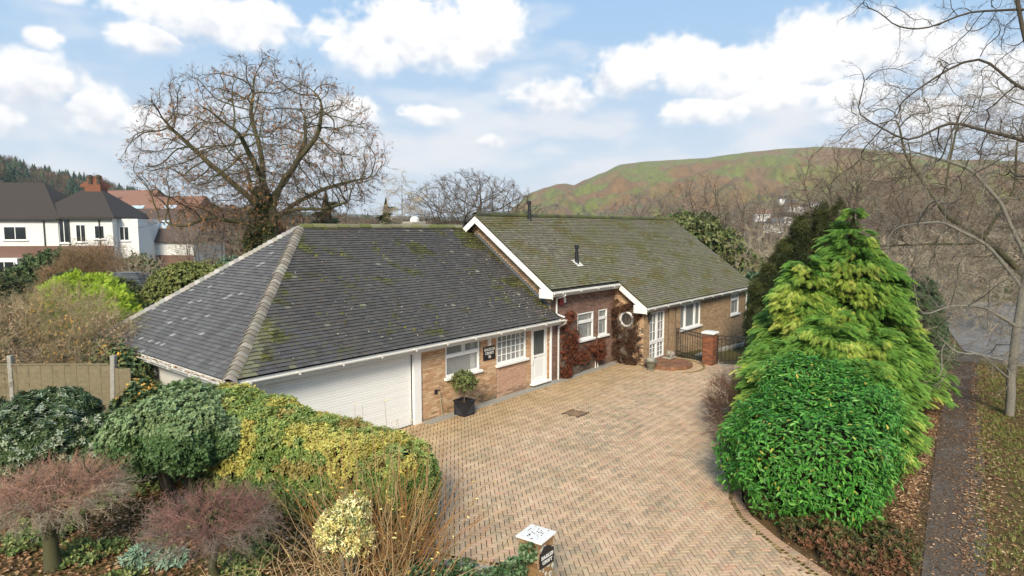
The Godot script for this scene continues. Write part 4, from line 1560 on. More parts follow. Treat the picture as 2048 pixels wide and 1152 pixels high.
	for ring in [[0.82, 1.03, 34, 0.10, 0.152], [0.56, 0.805, 26, 0.1, 0.15], [0.30, 0.545, 16, 0.1, 0.15], [0.05, 0.285, 8, 0.1, 0.15]]:
		for k in ring[2]:
			var a0: float = TAU * k / ring[2] + 0.006
			var a1: float = TAU * (k + 1) / ring[2] - 0.006
			var q := []
			for y in [ring[3] if ring[0] < 0.8 else 0.03, ring[4]]:
				for e in [[ring[0], a0], [ring[1], a0], [ring[1], a1], [ring[0], a1]]:
					q.append(Vector3(24.7 + e[0] * cos(e[1]), y, -11.8 + e[0] * sin(e[1])))
			if q[0].z < -12.5:
				continue
			var w := MB.new()
			w.tinted = true
			w.col = vary(terra[R.randi() % 4], 0.15) * 0.95
			w.hexa(q)
			part(ds, "tile", w.mesh(), mats["terracotta"])
	var d2 := MB.new()
	d2.cbox(Vector3(25.1, 0.1, -12.42), Vector3(1.6, 0.16, 0.22), 0.01)
	part(ds, "sill_step", d2.mesh(), mat("quarry", L(0.26, 0.12, 0.07), 0.85, "mottle", 1.0))
	var arc := IC.new()
	var pv2 := MB.new()
	pv2.cbox(Vector3.ZERO, Vector3(0.19, 0.05, 0.09), 0.004)
	for k in 30:
		var a := -0.35 + 2.6 * k / 29.0
		arc.add(Transform3D(Basis(Vector3.UP, -a + PI / 2), Vector3(24.7 + 1.5 * cos(a), 0.02, -11.8 + 1.5 * sin(a))), vary(S(190, 160, 96), 0.1) * 0.8)
	tints_mesh = pv2.mesh()
	for k in arc.t.size():
		place(ds, "edging_block", tinted(tints_mesh, arc.c[k]), mats["paver"], arc.t[k].origin, arc.t[k].basis)
	# urn and stone ornament by the step
	var ur := thing("stone_urn", "mossy stone urn at the corner of the porch wall", "urn", Vector3(23.42, 0.01, -11.95))
	var u1 := MB.new()
	u1.lathe([Vector2(0.0, 0.0), Vector2(0.17, 0.0), Vector2(0.17, 0.05), Vector2(0.13, 0.08), Vector2(0.16, 0.14), Vector2(0.2, 0.26), Vector2(0.22, 0.34), Vector2(0.29, 0.37), Vector2(0.29, 0.41), Vector2(0.22, 0.42), Vector2(0.2, 0.36), Vector2(0.0, 0.35)], 20)
	part_local(ur, "bowl", u1.mesh(), mat("mossy_stone", L(0.20, 0.19, 0.14), 0.95, "mottle", 2.0, {bump = 0.8}))
	var u2 := MB.new()
	var nz := noise(61, 3.0)
	ball(u2, Vector3(0, 0.42, 0), Vector3(0.2, 0.13, 0.19), 12, 0.5, nz)
	part_local(ur, "pebble_heap", u2.mesh(true), mats["stone"])
	var on := thing("stone_ornament", "weathered stone animal curled on a slab beside the glazed door", "ornament", Vector3(25.55, 0.155, -12.15))
	var o1 := MB.new()
	o1.cbox(Vector3(0, 0.03, 0), Vector3(0.62, 0.06, 0.42), 0.015)
	part_local(on, "slab", o1.mesh(), mats["stone"])
	var o2 := MB.new()
	for q in [[Vector3(0.02, 0.16, 0), Vector3(0.22, 0.13, 0.16)], [Vector3(-0.13, 0.24, 0.04), Vector3(0.12, 0.11, 0.10)], [Vector3(-0.21, 0.21, 0.09), Vector3(0.06, 0.05, 0.05)], [Vector3(0.16, 0.17, 0.05), Vector3(0.11, 0.11, 0.12)], [Vector3(-0.12, 0.09, 0.14), Vector3(0.12, 0.035, 0.04)], [Vector3(-0.14, 0.34, -0.03), Vector3(0.03, 0.05, 0.02)], [Vector3(-0.1, 0.34, 0.1), Vector3(0.03, 0.05, 0.02)]]:
		ball(o2, q[0], q[1], 12, 0.25, nz)
	part_local(on, "carving", o2.mesh(true), mats["stone"])
	# lantern by the door
	var la := thing("porch_lantern", "small black lantern hanging beside the glazed door", "lantern", Vector3(24.12, 2.2, -12.4))
	var a1 := MB.new()
	a1.pipe([Vector3(0, 0.12, -0.15), Vector3(0, 0.2, -0.06), Vector3(0, 0.16, 0.0), Vector3(0, 0.1, 0.0)], 0.012, 6)
	a1.lathe([Vector2(0.0, 0.1), Vector2(0.05, 0.07), Vector2(0.1, 0.02), Vector2(0.09, 0.0), Vector2(0.055, -0.2), Vector2(0.03, -0.23), Vector2(0.0, -0.25)], 8)
	part_local(la, "lantern_frame", a1.mesh(), mats["black_metal"])
	# railings, gate and their pier
	var gp := thing("gate_pier", "red brick pier with white cap between the railing and the side gate", "pier", Vector3(26.02, 0, -10.5))
	brick_pier(gp, Vector3(26.02, -0.05, -10.5), 0.46, 1.4, [S(150, 92, 62), S(138, 84, 58), S(162, 102, 70), S(124, 78, 56)].map(func(c): return c * 0.95))
	var c1 := MB.new()
	c1.cbox(Vector3(26.02, 1.41, -10.5), Vector3(0.6, 0.11, 0.6), 0.035)
	part(gp, "cap", c1.mesh(), mats["white_stone"])
	railing("metal_railing", "black metal railing between the house wall and the brick pier", "railing", Vector3(26.95, 0, -12.5), Vector3(26.12, 0, -10.75), 12)
	railing("metal_gate", "black metal gate right of the brick pier, half hidden by the golden conifer", "gate", Vector3(26.2, 0, -10.22), Vector3(27.3, 0, -8.1), 15)
	var ps := thing("paving_slab", "loose pale stone slab at the foot of the brick gate pier", "slab", Vector3(26.25, 0, -10.05))
	var p1 := MB.new()
	p1.cbox(Vector3(26.2, 0.03, -9.98), Vector3(0.35, 0.06, 0.5), 0.012)
	part(ps, "stone", p1.mesh(), mats["stone"])
	var ld := thing("side_steps", "pale stone edging that steps down beside the end wall beyond the gate", "edging", Vector3(30, -0.2, -12.2))
	for k in 6:
		var m := MB.new()
		m.cbox(Vector3(28.3 + k * 1.35, -0.07 - k * 0.075, -11.75 - k * 0.01), Vector3(1.34, 0.16, 0.28), 0.012)
		part(ld, "kerb_stone", m.mesh(), mats["stone"])
	# entrance pier in the foreground
	var ep := thing("entrance_pier", "buff brick entrance pier with white cap and flaking white paint", "pier", Vector3(7.13, 0, -5.46))
	brick_pier(ep, Vector3(7.13, -0.05, -5.46), 0.37, 1.36, [S(176, 140, 96), S(164, 128, 86), S(184, 150, 106), S(150, 112, 74), S(196, 168, 132)].map(func(c): return c * 0.9))
	var e1 := MB.new()
	e1.xf = Transform3D(Basis(Vector3.UP, 0.1), Vector3(7.13, 1.335, -5.46))
	e1.cbox(Vector3.ZERO, Vector3(0.45, 0.035, 0.45), 0.008)
	part(ep, "cap", e1.mesh(), mats["white_stone"])
	var stn := IC.new()
	for k in 26:
		stn.add(Transform3D(Basis(Vector3.UP, rf(0, TAU)).scaled(Vector3(rf(0.006, 0.02), 0.002, rf(0.006, 0.016))), Vector3(7.13 + R.randfn() * 0.09, 1.3535, -5.46 + R.randfn() * 0.08)), L(0.03, 0.03, 0.025))
	var ln := MB.new()
	ln.lathe([Vector2(1, 0), Vector2(0.8, 1), Vector2(0, 1.2)], 6)
	copies(ep, "lichen_spots", ln.mesh(), mats["litter"], stn)
	var fk := IC.new()
	var chip := MB.new()
	chip.slab(PackedVector2Array([Vector2(-1, -0.6), Vector2(0.3, -0.9), Vector2(1.0, -0.1), Vector2(0.6, 0.8), Vector2(-0.4, 0.7)]), 0.004)
	for k in 34:
		var w := rf(0.012, 0.045)
		fk.add(Transform3D(Basis(Vector3.BACK, rf(0, TAU)).scaled(Vector3(w, w, 1)), Vector3(7.13 + rf(-0.17, 0.17), rf(0.3, 0.95) if k % 3 else rf(0.9, 1.25), -5.46 + 0.186)), vary(L(0.55, 0.52, 0.45), 0.15))
	copies(ep, "paint_flakes", chip.mesh(), mats["litter"], fk)
	var np := thing("entrance_sign", "black arched plate with HAZLER CROFT in white on the entrance pier", "sign", Vector3(7.13, 1.1, -5.26))
	var n1 := MB.new()
	n1.xf.origin = Vector3(7.13, 1.06, -5.262)
	var arch := PackedVector2Array([Vector2(-0.165, -0.14), Vector2(0.165, -0.14), Vector2(0.165, 0.09)])
	for k in 9:
		var a := PI * k / 8.0
		arch.append(Vector2(cos(a) * 0.115, 0.09 + sin(a) * 0.075))
	arch.append(Vector2(-0.165, 0.09))
	n1.slab(arch, 0.02)
	part(np, "plate", n1.mesh(), mats["sign_black"])
	text_on(np, "HAZLER", Vector3(7.13, 1.075, -5.250), Basis.IDENTITY, 0.05)
	text_on(np, "CROFT", Vector3(7.13, 0.995, -5.250), Basis.IDENTITY, 0.05)
	# the low timber gate beside it, overgrown with ivy
	var tg := thing("timber_gate", "low dark timber gate left of the entrance pier, overgrown with ivy", "gate", Vector3(6.6, 0, -5.6))
	for k in 8:
		var m := MB.new()
		m.cbox(Vector3(6.86 - k * 0.115, 0.53, -5.50 + rf(-0.01, 0.01)), Vector3(0.10, 1.02 + rf(-0.02, 0.02), 0.025), 0.006)
		part(tg, "board", m.mesh(), mat("dark_wood", L(0.06, 0.052, 0.04), 0.9, "mottle", 1.0))
	var rl := MB.new()
	for y in [0.25, 0.85]:
		rl.cbox(Vector3(6.45, y, -5.53), Vector3(0.92, 0.09, 0.03), 0.006)
	part(tg, "rail", rl.mesh(), mats["dark_wood"])
	var iv := thing("gate_ivy", "small-leaved ivy trailing over the timber gate and entrance pier", "ivy", Vector3(6.6, 0, -5.6))
	var ivl := func(_a, _n): return [S(70, 96, 56), S(96, 120, 84), S(52, 76, 44), S(120, 136, 100)][R.randi() % 4]
	foliage(iv, "leaves", [[Vector3(6.55, 0.95, -5.5), Vector3(0.45, 0.2, 0.14)], [Vector3(6.2, 0.6, -5.55), Vector3(0.5, 0.5, 0.22)], [Vector3(6.9, 1.15, -5.42), Vector3(0.12, 0.16, 0.12)]], 1100, sprig_mesh(4, 0.8, 1.0, 1.1, 8), "gloss_leaf", ivl, 0.04, 0.065, {lo = 0.3})
	var kw := thing("kerb_wall", "low pale kerb wall along the left edge of the drive", "wall", Vector3(7.6, 0, -7.1))
	for k in 7:
		var m := MB.new()
		m.xf = Transform3D(Basis(Vector3.UP, -1.03), Vector3(7.05 + k * 0.135, 0.05, -7.85 + k * 0.27))
		m.cbox(Vector3.ZERO, Vector3(0.3, 0.16, 0.16), 0.012)
		part(kw, "kerb_stone", m.mesh(), mats["stone"])
	var ki := thing("kerb_ivy", "dark ivy spilling over the kerb wall left of the drive", "ivy", Vector3(7.2, 0, -6.6))
	foliage(ki, "leaves", [[Vector3(6.95, 0.12, -7.0), Vector3(0.5, 0.22, 0.5)], [Vector3(7.3, 0.12, -6.3), Vector3(0.45, 0.22, 0.5)], [Vector3(6.6, 0.15, -7.6), Vector3(0.4, 0.2, 0.5)]], 900, sprig_mesh(4, 0.8, 1.0, 1.1, 8), "gloss_leaf", ivl, 0.045, 0.07, {lo = 0.3})
	# creepers on the wall
	var cr := thing("wall_creeper", "dry red-brown creeper round the two small windows of the plum brick wall", "creeper", Vector3(20.5, 0, -13.98))
	creeper(cr, Vector3(0, 0, -13.97), Vector3.RIGHT, Vector3.BACK, [[Vector2(20.25, 1.85), Vector2(0.55, 0.8)], [Vector2(20.2, 1.0), Vector2(0.55, 0.7)], [Vector2(21.1, 0.78), Vector2(0.7, 0.42)], [Vector2(22.1, 0.95), Vector2(0.7, 0.36)], [Vector2(22.4, 0.6), Vector2(0.35, 0.3)], [Vector2(19.95, 0.35), Vector2(0.25, 0.4)]], [[20.97, 22.2, 1.3, 2.5], [22.57, 23.3, 1.3, 2.5]], Vector3(20.0, 0, -13.9), [S(112, 58, 38), S(88, 46, 32), S(128, 74, 48), S(70, 40, 30), S(104, 72, 54)])
	var c2 := thing("porch_creeper", "dark brown creeper round the round window beside the porch", "creeper", Vector3(23.85, 0, -13.3))
	creeper(c2, Vector3(23.85, 0, 0), Vector3(0, 0, 1), Vector3(-1, 0, 0), [[Vector2(-13.3, 1.2), Vector2(0.68, 0.9)], [Vector2(-13.3, 0.5), Vector2(0.7, 0.6)], [Vector2(-13.1, 2.3), Vector2(0.45, 0.4)], [Vector2(-13.75, 2.1), Vector2(0.25, 0.8)]], [[-13.74, -12.94, 1.6, 2.38]], Vector3(23.7, 0, -13.4), [S(74, 50, 38), S(60, 42, 32), S(88, 62, 46), S(96, 66, 44)])
	var pv4 := thing("pipe_creeper", "bare creeper stems winding up the white downpipe by the side door", "creeper", Vector3(19.52, 0, -13.9))
	var tw := MB.new()
	for k in 3:
		var q := PackedVector3Array()
		var rr := PackedFloat32Array()
		for j in 40:
			var a := j * 1.05 + k * 2.1
			q.append(Vector3(19.52 + cos(a) * 0.055, 0.02 + j * 0.053, -13.9 + sin(a) * 0.055))
			rr.append(0.007)
		tw.tube(q, rr, 4, false)
	part(pv4, "stem", tw.mesh(), mats["twig"])


var tints_mesh: ArrayMesh


func part_local(parent: Node3D, called: String, m: Mesh, material: Material) -> MeshInstance3D:
	return sub(parent, called, m, material, Vector3.ZERO)


func railing(called: String, label: String, cat: String, a: Vector3, b: Vector3, n: int) -> void:
	var t := thing(called, label, cat, a)
	var d := (b - a).normalized()
	var fr := MB.new()
	for y in [0.08, 0.22, 1.12, 1.28]:
		fr.bar(a + Vector3.UP * y, b + Vector3.UP * y, 0.02, 0.028)
	for e in [a, b]:
		fr.bar(e, e + Vector3.UP * 1.3, 0.04, 0.04)
	part(t, "frame", fr.mesh(), mats["black_metal"])
	var bar := MB.new()
	bar.box(Vector3(0, 0.64, 0), Vector3(0.016, 1.26, 0.016))
	var bm := bar.mesh()
	for k in range(1, n):
		place(t, "bar", bm, mats["black_metal"], a.lerp(b, float(k) / n))
	var sc := MB.new()
	for k in n:
		for row in [1.2, 0.15]:
			var c: Vector3 = a.lerp(b, (k + 0.5) / n) + Vector3.UP * row
			var q := PackedVector3Array()
			var rr := PackedFloat32Array()
			for j in 9:
				var g := TAU * j / 8.0
				q.append(c + d * cos(g) * 0.05 + Vector3.UP * sin(g) * 0.055)
				rr.append(0.006)
			sc.tube(q, rr, 4, false)
	for k in 5:
		for e in [a, b]:
			var c: Vector3 = e + d * (0.09 if e == a else -0.09) + Vector3.UP * (0.35 + k * 0.17)
			var q := PackedVector3Array()
			var rr := PackedFloat32Array()
			for j in 9:
				var g := TAU * j / 8.0
				q.append(c + d * cos(g) * 0.05 + Vector3.UP * sin(g) * 0.075)
				rr.append(0.006)
			sc.tube(q, rr, 4, false)
	part(t, "scrollwork", sc.mesh(), mats["black_metal"])


func creeper(t: Node3D, o: Vector3, u: Vector3, n: Vector3, blobs: Array, holes: Array, root: Vector3, pal: Array) -> void:
	# winding stems over a wall with dry leaf stalks and leaves
	var st := MB.new()
	var ic := IC.new()
	var thin := noise(67, 1.6, 3)
	for k in 130:
		var bl: Array = blobs[R.randi() % blobs.size()]
		var a := rf(0, TAU)
		var q: Vector2 = bl[0] + Vector2(cos(a) * bl[1].x, sin(a) * bl[1].y) * sqrt(R.randf())
		var goal: Vector3 = o + u * q.x + Vector3.UP * q.y + n * 0.03
		var pts := PackedVector3Array()
		var rr := PackedFloat32Array()
		for j in 9:
			var f := j / 8.0
			pts.append(root.lerp(goal, f) + (u * R.randfn() + Vector3.UP * R.randfn()) * 0.09 * sin(f * PI) + n * (0.02 + 0.05 * R.randf()))
			rr.append(lerpf(0.014, 0.003, f))
		st.tube(pts, rr, 4, false)
	part(t, "stem", st.mesh(), mats["grey_twig"])
	for k in 3600:
		var bl: Array = blobs[R.randi() % blobs.size()]
		var a := rf(0, TAU)
		var rad := sqrt(R.randf())
		var q: Vector2 = bl[0] + Vector2(cos(a) * bl[1].x, sin(a) * bl[1].y) * rad
		if q.y < 0.02:
			continue
		var bad := false
		for h in holes:
			if q.x > h[0] and q.x < h[1] and q.y > h[2] and q.y < h[3] and (u.x == 0.0 or R.randf() < 0.97):
				bad = true
		if bad or R.randf() < rad * 0.4 or thin.get_noise_2d(q.x, q.y) < rf(-0.35, 0.1):
			continue
		var at: Vector3 = o + u * q.x + Vector3.UP * q.y + n * rf(0.0, 0.42) * (1.1 - rad * 0.6)
		var d := (n * rf(0.2, 1.0) + rv() * 0.8 + Vector3.UP * rf(-0.6, 0.4)).normalized()
		ic.add(Transform3D(aim(d, rf(0, TAU)).scaled(Vector3.ONE * rf(0.06, 0.13)), at), vary(pal[R.randi() % pal.size()], 0.25))
	copies(t, "leaves", sprig_mesh(5, 0.3, 1.0, 1.1, 13), mats["foliage"], ic)


func aim(d: Vector3, roll: float) -> Basis:  # a basis whose y axis points along d
	var s := d.cross(Vector3(0.3, 0.1, 0.95))
	s = s.normalized() if s.length() > 0.01 else Vector3.RIGHT
	return Basis(s, d, s.cross(d)) * Basis(Vector3.UP, roll)


func foliage(t: Node, called: String, blobs: Array, n: int, m: Mesh, material: String, tone: Callable, s0: float, s1: float, o := {}) -> void:
	# leaf shoots through the outer shell of some rounded masses [centre, radii]; they point outwards and up
	var nz := noise(71, o.get("freq", 1.1), 3)
	var ic := IC.new()
	var area := 0.0
	var sizes := []
	for b in blobs:
		var r: Vector3 = b[1]
		area += r.x * r.y + r.y * r.z + r.x * r.z
		sizes.append(area)
	var lo: float = o.get("lo", 0.78)
	var hard: float = o.get("pow", 2.0)
	var upw: float = o.get("up", 0.35)
	var floor_y: float = o.get("floor", -0.75)
	var made := 0
	var tries := 0
	while made < n and tries < n * 6:
		tries += 1
		var w := R.randf() * area
		var bi := 0
		while sizes[bi] < w:
			bi += 1
		var c: Vector3 = blobs[bi][0]
		var r: Vector3 = blobs[bi][1]
		var d := rv()
		if d.y < floor_y:
			continue
		var q := d
		if hard > 2.0:
			var e := pow(pow(absf(d.x), hard) + pow(absf(d.y), hard) + pow(absf(d.z), hard), 1.0 / hard)
			q = d / e
		var f := lo + (1.0 - lo) * sqrt(R.randf())
		var at := c + q * r * f
		at = c + (at - c) * (1.0 + nz.get_noise_3dv(at) * o.get("lump", 0.16))
		if at.y < o.get("ground", 0.02):
			continue
		var hidden := false
		for k in blobs.size():
			if k != bi:
				var v: Vector3 = (at - blobs[k][0]) / blobs[k][1]
				if pow(absf(v.x), hard) + pow(absf(v.y), hard) + pow(absf(v.z), hard) < pow(0.78, hard):
					hidden = true
					break
		if hidden:
			continue
		var nr := Vector3(pow(absf(q.x), hard - 1.0) * signf(q.x) / r.x, pow(absf(q.y), hard - 1.0) * signf(q.y) / r.y, pow(absf(q.z), hard - 1.0) * signf(q.z) / r.z).normalized()
		var dir: Vector3 = (nr * (1.0 - upw) + Vector3.UP * upw + rv() * o.get("wild", 0.45)).normalized()
		var k: Color = (tone as Callable).call(at, nr)
		if o.has("flat"):  # single leaves lie across the surface, blades outwards and up
			var bl := (nr * 0.7 + Vector3.UP * 0.55 + rv() * 0.55).normalized()
			var ln := rv() + nr * 0.5 - Vector3.UP * 0.25
			ln = (ln - bl * ln.dot(bl)).normalized()
			ic.add(Transform3D(Basis(ln.cross(bl), ln, bl).scaled(Vector3.ONE * rf(s0, s1)), at), vary(k, 0.2, 0.06))
			made += 1
			continue
		ic.add(Transform3D(aim(dir, rf(0, TAU)).scaled(Vector3.ONE * rf(s0, s1)), at), vary(k, o.get("vary", 0.16), 0.06))
		made += 1
	if o.has("pieces"):
		pieces(t, o.pieces, called, m, mats[material], ic, 300)
	else:
		copies(t, called, m, mats[material], ic)
	if o.get("local"):
		(t.get_child(-1) as Node3D).position = Vector3.ZERO


func core(t: Node, called: String, blobs: Array, f: float, m: Material) -> void:  # the dense inner mass of twigs that stops the view through a bush
	var b := MB.new()
	var nz := noise(73, 1.3, 2)
	for q in blobs:
		ball(b, q[0], q[1] * f, 14, 0.10, nz)
	part(t, called, b.mesh(true), m)


func spray_mesh(sd: int, twigs: int, fork: float, droop: float, w := 0.012) -> ArrayMesh:  # a shoot one metre long with side twigs, growing along +y
	R.seed = sd
	var b := MB.new()
	var main := PackedVector3Array()
	var p := Vector3.ZERO
	var d := Vector3.UP
	for k in 6:
		main.append(p)
		d = (d + rv() * 0.28 - Vector3(0, 0, droop) * 0.2).normalized()
		p += d * 0.2
	b.tube(main, PackedFloat32Array([w, w * 0.9, w * 0.75, w * 0.6, w * 0.45, w * 0.3]), 3, false)
	for k in twigs:
		var i := 1 + k % 5
		var q := main[i]
		var ax := (main[i] - main[i - 1]).normalized()
		var e := (ax + rv() * fork).normalized()
		var len := rf(0.18, 0.5) * (1.1 - i * 0.1)
		var m := q + e * len * 0.5 + rv() * 0.03
		var z := q + (e + rv() * 0.3).normalized() * len - Vector3(0, 0, droop) * 0.08
		b.tube(PackedVector3Array([q, m, z]), PackedFloat32Array([w * 0.5, w * 0.4, w * 0.25]), 3, false)
		var f := (e + rv() * fork).normalized()
		b.tube(PackedVector3Array([m, m + f * len * 0.55]), PackedFloat32Array([w * 0.35, w * 0.2]), 3, false)
	return b.mesh()


func limbs(t: Node, called: String, base: Vector3, fork: Vector3, r0: float, c: Vector3, r: Vector3, n: int, m: Material) -> void:
	# a short trunk that forks into crooked limbs reaching up under a dome
	var b := MB.new()
	var mid := base.lerp(fork, 0.5) + Vector3(rf(-0.05, 0.05), 0, rf(-0.05, 0.05))
	b.tube(PackedVector3Array([base - Vector3(0, 0.15, 0), base + Vector3(0, 0.08, 0), mid, fork]), PackedFloat32Array([r0 * 1.5, r0 * 1.15, r0, r0 * 0.9]), 10)
	part(t, called, b.mesh(), m)
	var l := MB.new()
	for k in n:
		var a := TAU * k / n + rf(-0.3, 0.3)
		var goal := c + Vector3(cos(a) * r.x * rf(0.35, 0.9), r.y * rf(-0.1, 0.75), sin(a) * r.z * rf(0.35, 0.9))
		var pts := PackedVector3Array([fork - Vector3(0, r0, 0)])
		var rr := PackedFloat32Array([r0 * 0.62])
		for j in range(1, 7):
			var f := j / 6.0
			pts.append(fork.lerp(goal, f) + rv() * 0.08 * sin(f * PI) + Vector3(0, 0.18 * sin(f * PI), 0))
			rr.append(lerpf(r0 * 0.55, 0.012, f))
		l.tube(pts, rr, 6)
		for j in 5:
			var s := pts[2 + j % 4]
			var e := s + (rv() + Vector3(0, 0.2, 0)) * 0.45
			l.tube(PackedVector3Array([s, s.lerp(e, 0.5) + rv() * 0.05, e]), PackedFloat32Array([0.018, 0.012, 0.006]), 4, false)
	part(t, "limbs", l.mesh(), m)


func maple(label: String, base: Vector3, fork: Vector3, r0: float, c: Vector3, r: Vector3, n: int, pal: Array) -> void:
	var t := thing("dome_maple", label, "shrub", base, 0.0, "bare dome-shaped maples")
	limbs(t, "trunk", base, fork, r0, c, r, 9, mats["moss_bark"])
	var sp := spray_mesh(81, 10, 0.9, 0.5, 0.014)
	var ic := IC.new()
	var nz := noise(83, 1.4)
	var k := 0
	while k < n:
		var d := rv()
		if d.y < -0.05:
			continue
		k += 1
		var at := c + d * r * (rf(0.45, 1.0) if R.randf() < 0.5 else rf(0.82, 1.02))
		at = c + (at - c) * (1.0 + 0.14 * nz.get_noise_3dv(at))
		var dir := (Vector3(d.x, -0.05, d.z) * 0.9 + rv() * 0.6 + Vector3(0, -0.25 * (1.0 - d.y), 0)).normalized()
		var col: Color = pal[R.randi() % 2] if d.y > 0.45 else pal[2 + R.randi() % 2]
		ic.add(Transform3D(aim(dir, rf(0, TAU)).scaled(Vector3.ONE * rf(0.22, 0.4)), at), vary(col, 0.22))
	copies(t, "twigs", sp, mats["twig_vc"], ic)


func garden() -> void:
	R.seed = 301
	maple("larger bare dome-shaped maple with thick mossy trunk in the corner of the garden", Vector3(2.86, 0, -12.75), Vector3(2.84, 0.62, -12.72), 0.12, Vector3(2.95, 1.25, -12.65), Vector3(0.95, 0.5, 0.95), 1150, [S(176, 138, 116), S(160, 122, 102), S(172, 156, 134), S(152, 138, 118)])
	maple("smaller bare dome-shaped maple with purple-brown twigs and thin trunk", Vector3(4.5, 0, -10.2), Vector3(4.45, 0.6, -10.1), 0.07, Vector3(4.36, 1.15, -9.92), Vector3(0.85, 0.36, 0.85), 820, [S(146, 106, 94), S(128, 92, 82), S(142, 122, 110), S(122, 106, 96)])
	var dark := thing("silvery_evergreen", "broad dark evergreen shrub with silvery leaf edges in front of the fence", "shrub", Vector3(3.8, 0.2, -16.5))
	var bl := [[Vector3(3.6, 1.25, -16.6), Vector3(1.15, 0.95, 1.25)], [Vector3(4.6, 1.0, -15.7), Vector3(0.8, 0.75, 0.8)], [Vector3(2.7, 1.1, -17.6), Vector3(1.1, 1.0, 1.1)], [Vector3(4.1, 1.7, -16.9), Vector3(0.8, 0.6, 0.8)], [Vector3(5.1, 0.8, -15.1), Vector3(0.5, 0.55, 0.5)]]
	core(dark, "stems", bl, 0.72, mat("bush_core", L(0.03, 0.032, 0.014), 0.95, "", 1.0, {spec = 0.1}))
	foliage(dark, "leaves", bl, 9500, sprig_mesh(7, 0.55, 1.0, 1.0, 91), "gloss_leaf", func(_a, _n): return [S(66, 84, 50), S(82, 100, 62), S(54, 72, 42), S(146, 156, 130)][R.randi() % 4], 0.06, 0.10, {lump = 0.3})
	var rd := thing("multi_stem_evergreen", "rounded green evergreen on several bare stems beside the hedge", "shrub", Vector3(5.35, 0, -13.5))
	var b2 := [[Vector3(5.35, 1.8, -13.3), Vector3(1.1, 0.85, 1.1)], [Vector3(5.95, 1.6, -12.7), Vector3(0.6, 0.55, 0.6)], [Vector3(4.75, 1.6, -13.9), Vector3(0.75, 0.6, 0.75)]]
	var stm := MB.new()
	for k in 8:
		var a := k * 0.9
		var top := Vector3(5.28 + cos(a) * 0.8, 1.5 + rf(0, 0.5), -13.3 + sin(a) * 0.8)
		var foot := Vector3(5.4 + cos(a) * 0.15, 0, -13.5 + sin(a) * 0.2)
		stm.tube(PackedVector3Array([foot, foot.lerp(top, 0.3) + rv() * 0.06, foot.lerp(top, 0.65) + rv() * 0.08, top]), PackedFloat32Array([0.06, 0.045, 0.035, 0.015]), 7)
	part(rd, "stem", stm.mesh(), mats["bark"])
	core(rd, "inner_twigs", b2, 0.7, mats["bush_core"])
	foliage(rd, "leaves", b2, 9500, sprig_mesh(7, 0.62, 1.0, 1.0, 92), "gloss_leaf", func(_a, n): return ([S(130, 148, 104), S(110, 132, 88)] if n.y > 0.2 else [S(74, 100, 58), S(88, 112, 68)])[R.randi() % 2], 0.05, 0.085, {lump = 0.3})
	# the clipped hedge beside the drive
	var hd := thing("clipped_hedge", "clipped yellow-green hedge with dark front between the garden and the drive", "hedge", Vector3(7.0, 0, -11))
	var hb := [[Vector3(6.35, 1.2, -13.1), Vector3(0.75, 1.2, 0.9)], [Vector3(6.7, 1.12, -12.1), Vector3(0.75, 1.1, 0.95)], [Vector3(7.0, 1.02, -11.1), Vector3(0.72, 1.0, 0.95)], [Vector3(7.25, 0.98, -10.1), Vector3(0.72, 0.97, 0.95)], [Vector3(7.45, 0.95, -9.25), Vector3(0.7, 0.92, 0.85)]]
	core(hd, "inner_twigs", hb, 0.88, mats["bush_core"])
	var yel := noise(95, 0.7)
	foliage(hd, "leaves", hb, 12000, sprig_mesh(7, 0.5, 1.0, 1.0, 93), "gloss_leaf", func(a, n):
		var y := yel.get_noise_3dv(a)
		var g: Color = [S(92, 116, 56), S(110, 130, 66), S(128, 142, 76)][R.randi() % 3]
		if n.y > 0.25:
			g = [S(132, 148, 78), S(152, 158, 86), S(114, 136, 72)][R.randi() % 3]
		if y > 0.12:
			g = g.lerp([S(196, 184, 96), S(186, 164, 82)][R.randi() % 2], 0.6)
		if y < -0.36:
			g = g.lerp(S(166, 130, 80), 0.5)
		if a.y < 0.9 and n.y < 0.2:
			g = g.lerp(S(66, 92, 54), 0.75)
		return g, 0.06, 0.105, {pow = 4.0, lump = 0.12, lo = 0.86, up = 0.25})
	# orange wands and the cream-leaved bush among them
	var wd := thing("orange_stem_shrub", "fan of bare orange-brown wands rising in front of the hedge", "shrub", Vector3(6.6, 0, -7.9))
	var wm := MB.new()
	wm.tinted = true
	var yl := IC.new()
	for k in 250:
		var foot := Vector3(6.45 + R.randfn() * 0.4, 0, -8.1 + R.randfn() * 0.5)
		var lean := Vector3(rf(-0.5, 0.5), 1.0, rf(-0.55, 0.65)) + Vector3(foot.x - 6.45, 0, foot.z + 8.1) * 0.45
		var len := rf(1.1, 2.15) if k > 24 else rf(2.2, 2.9)
		if k <= 24:
			lean = Vector3(rf(-0.12, 0.2), 1, rf(-0.25, 0.1))
		var d := lean.normalized()
		var pts := PackedVector3Array()
		var rr := PackedFloat32Array()
		for j in 7:
			var f := j / 6.0
			pts.append(foot + d * len * f + Vector3(d.x, 0, d.z) * 0.25 * f * f + rv() * 0.035)
			rr.append(lerpf(rf(0.008, 0.012), 0.003, f))
		wm.col = vary([S(166, 122, 72), S(150, 106, 62), S(170, 144, 104), S(150, 126, 90)][R.randi() % 4], 0.15)
		wm.tube(pts, rr, 4, false)
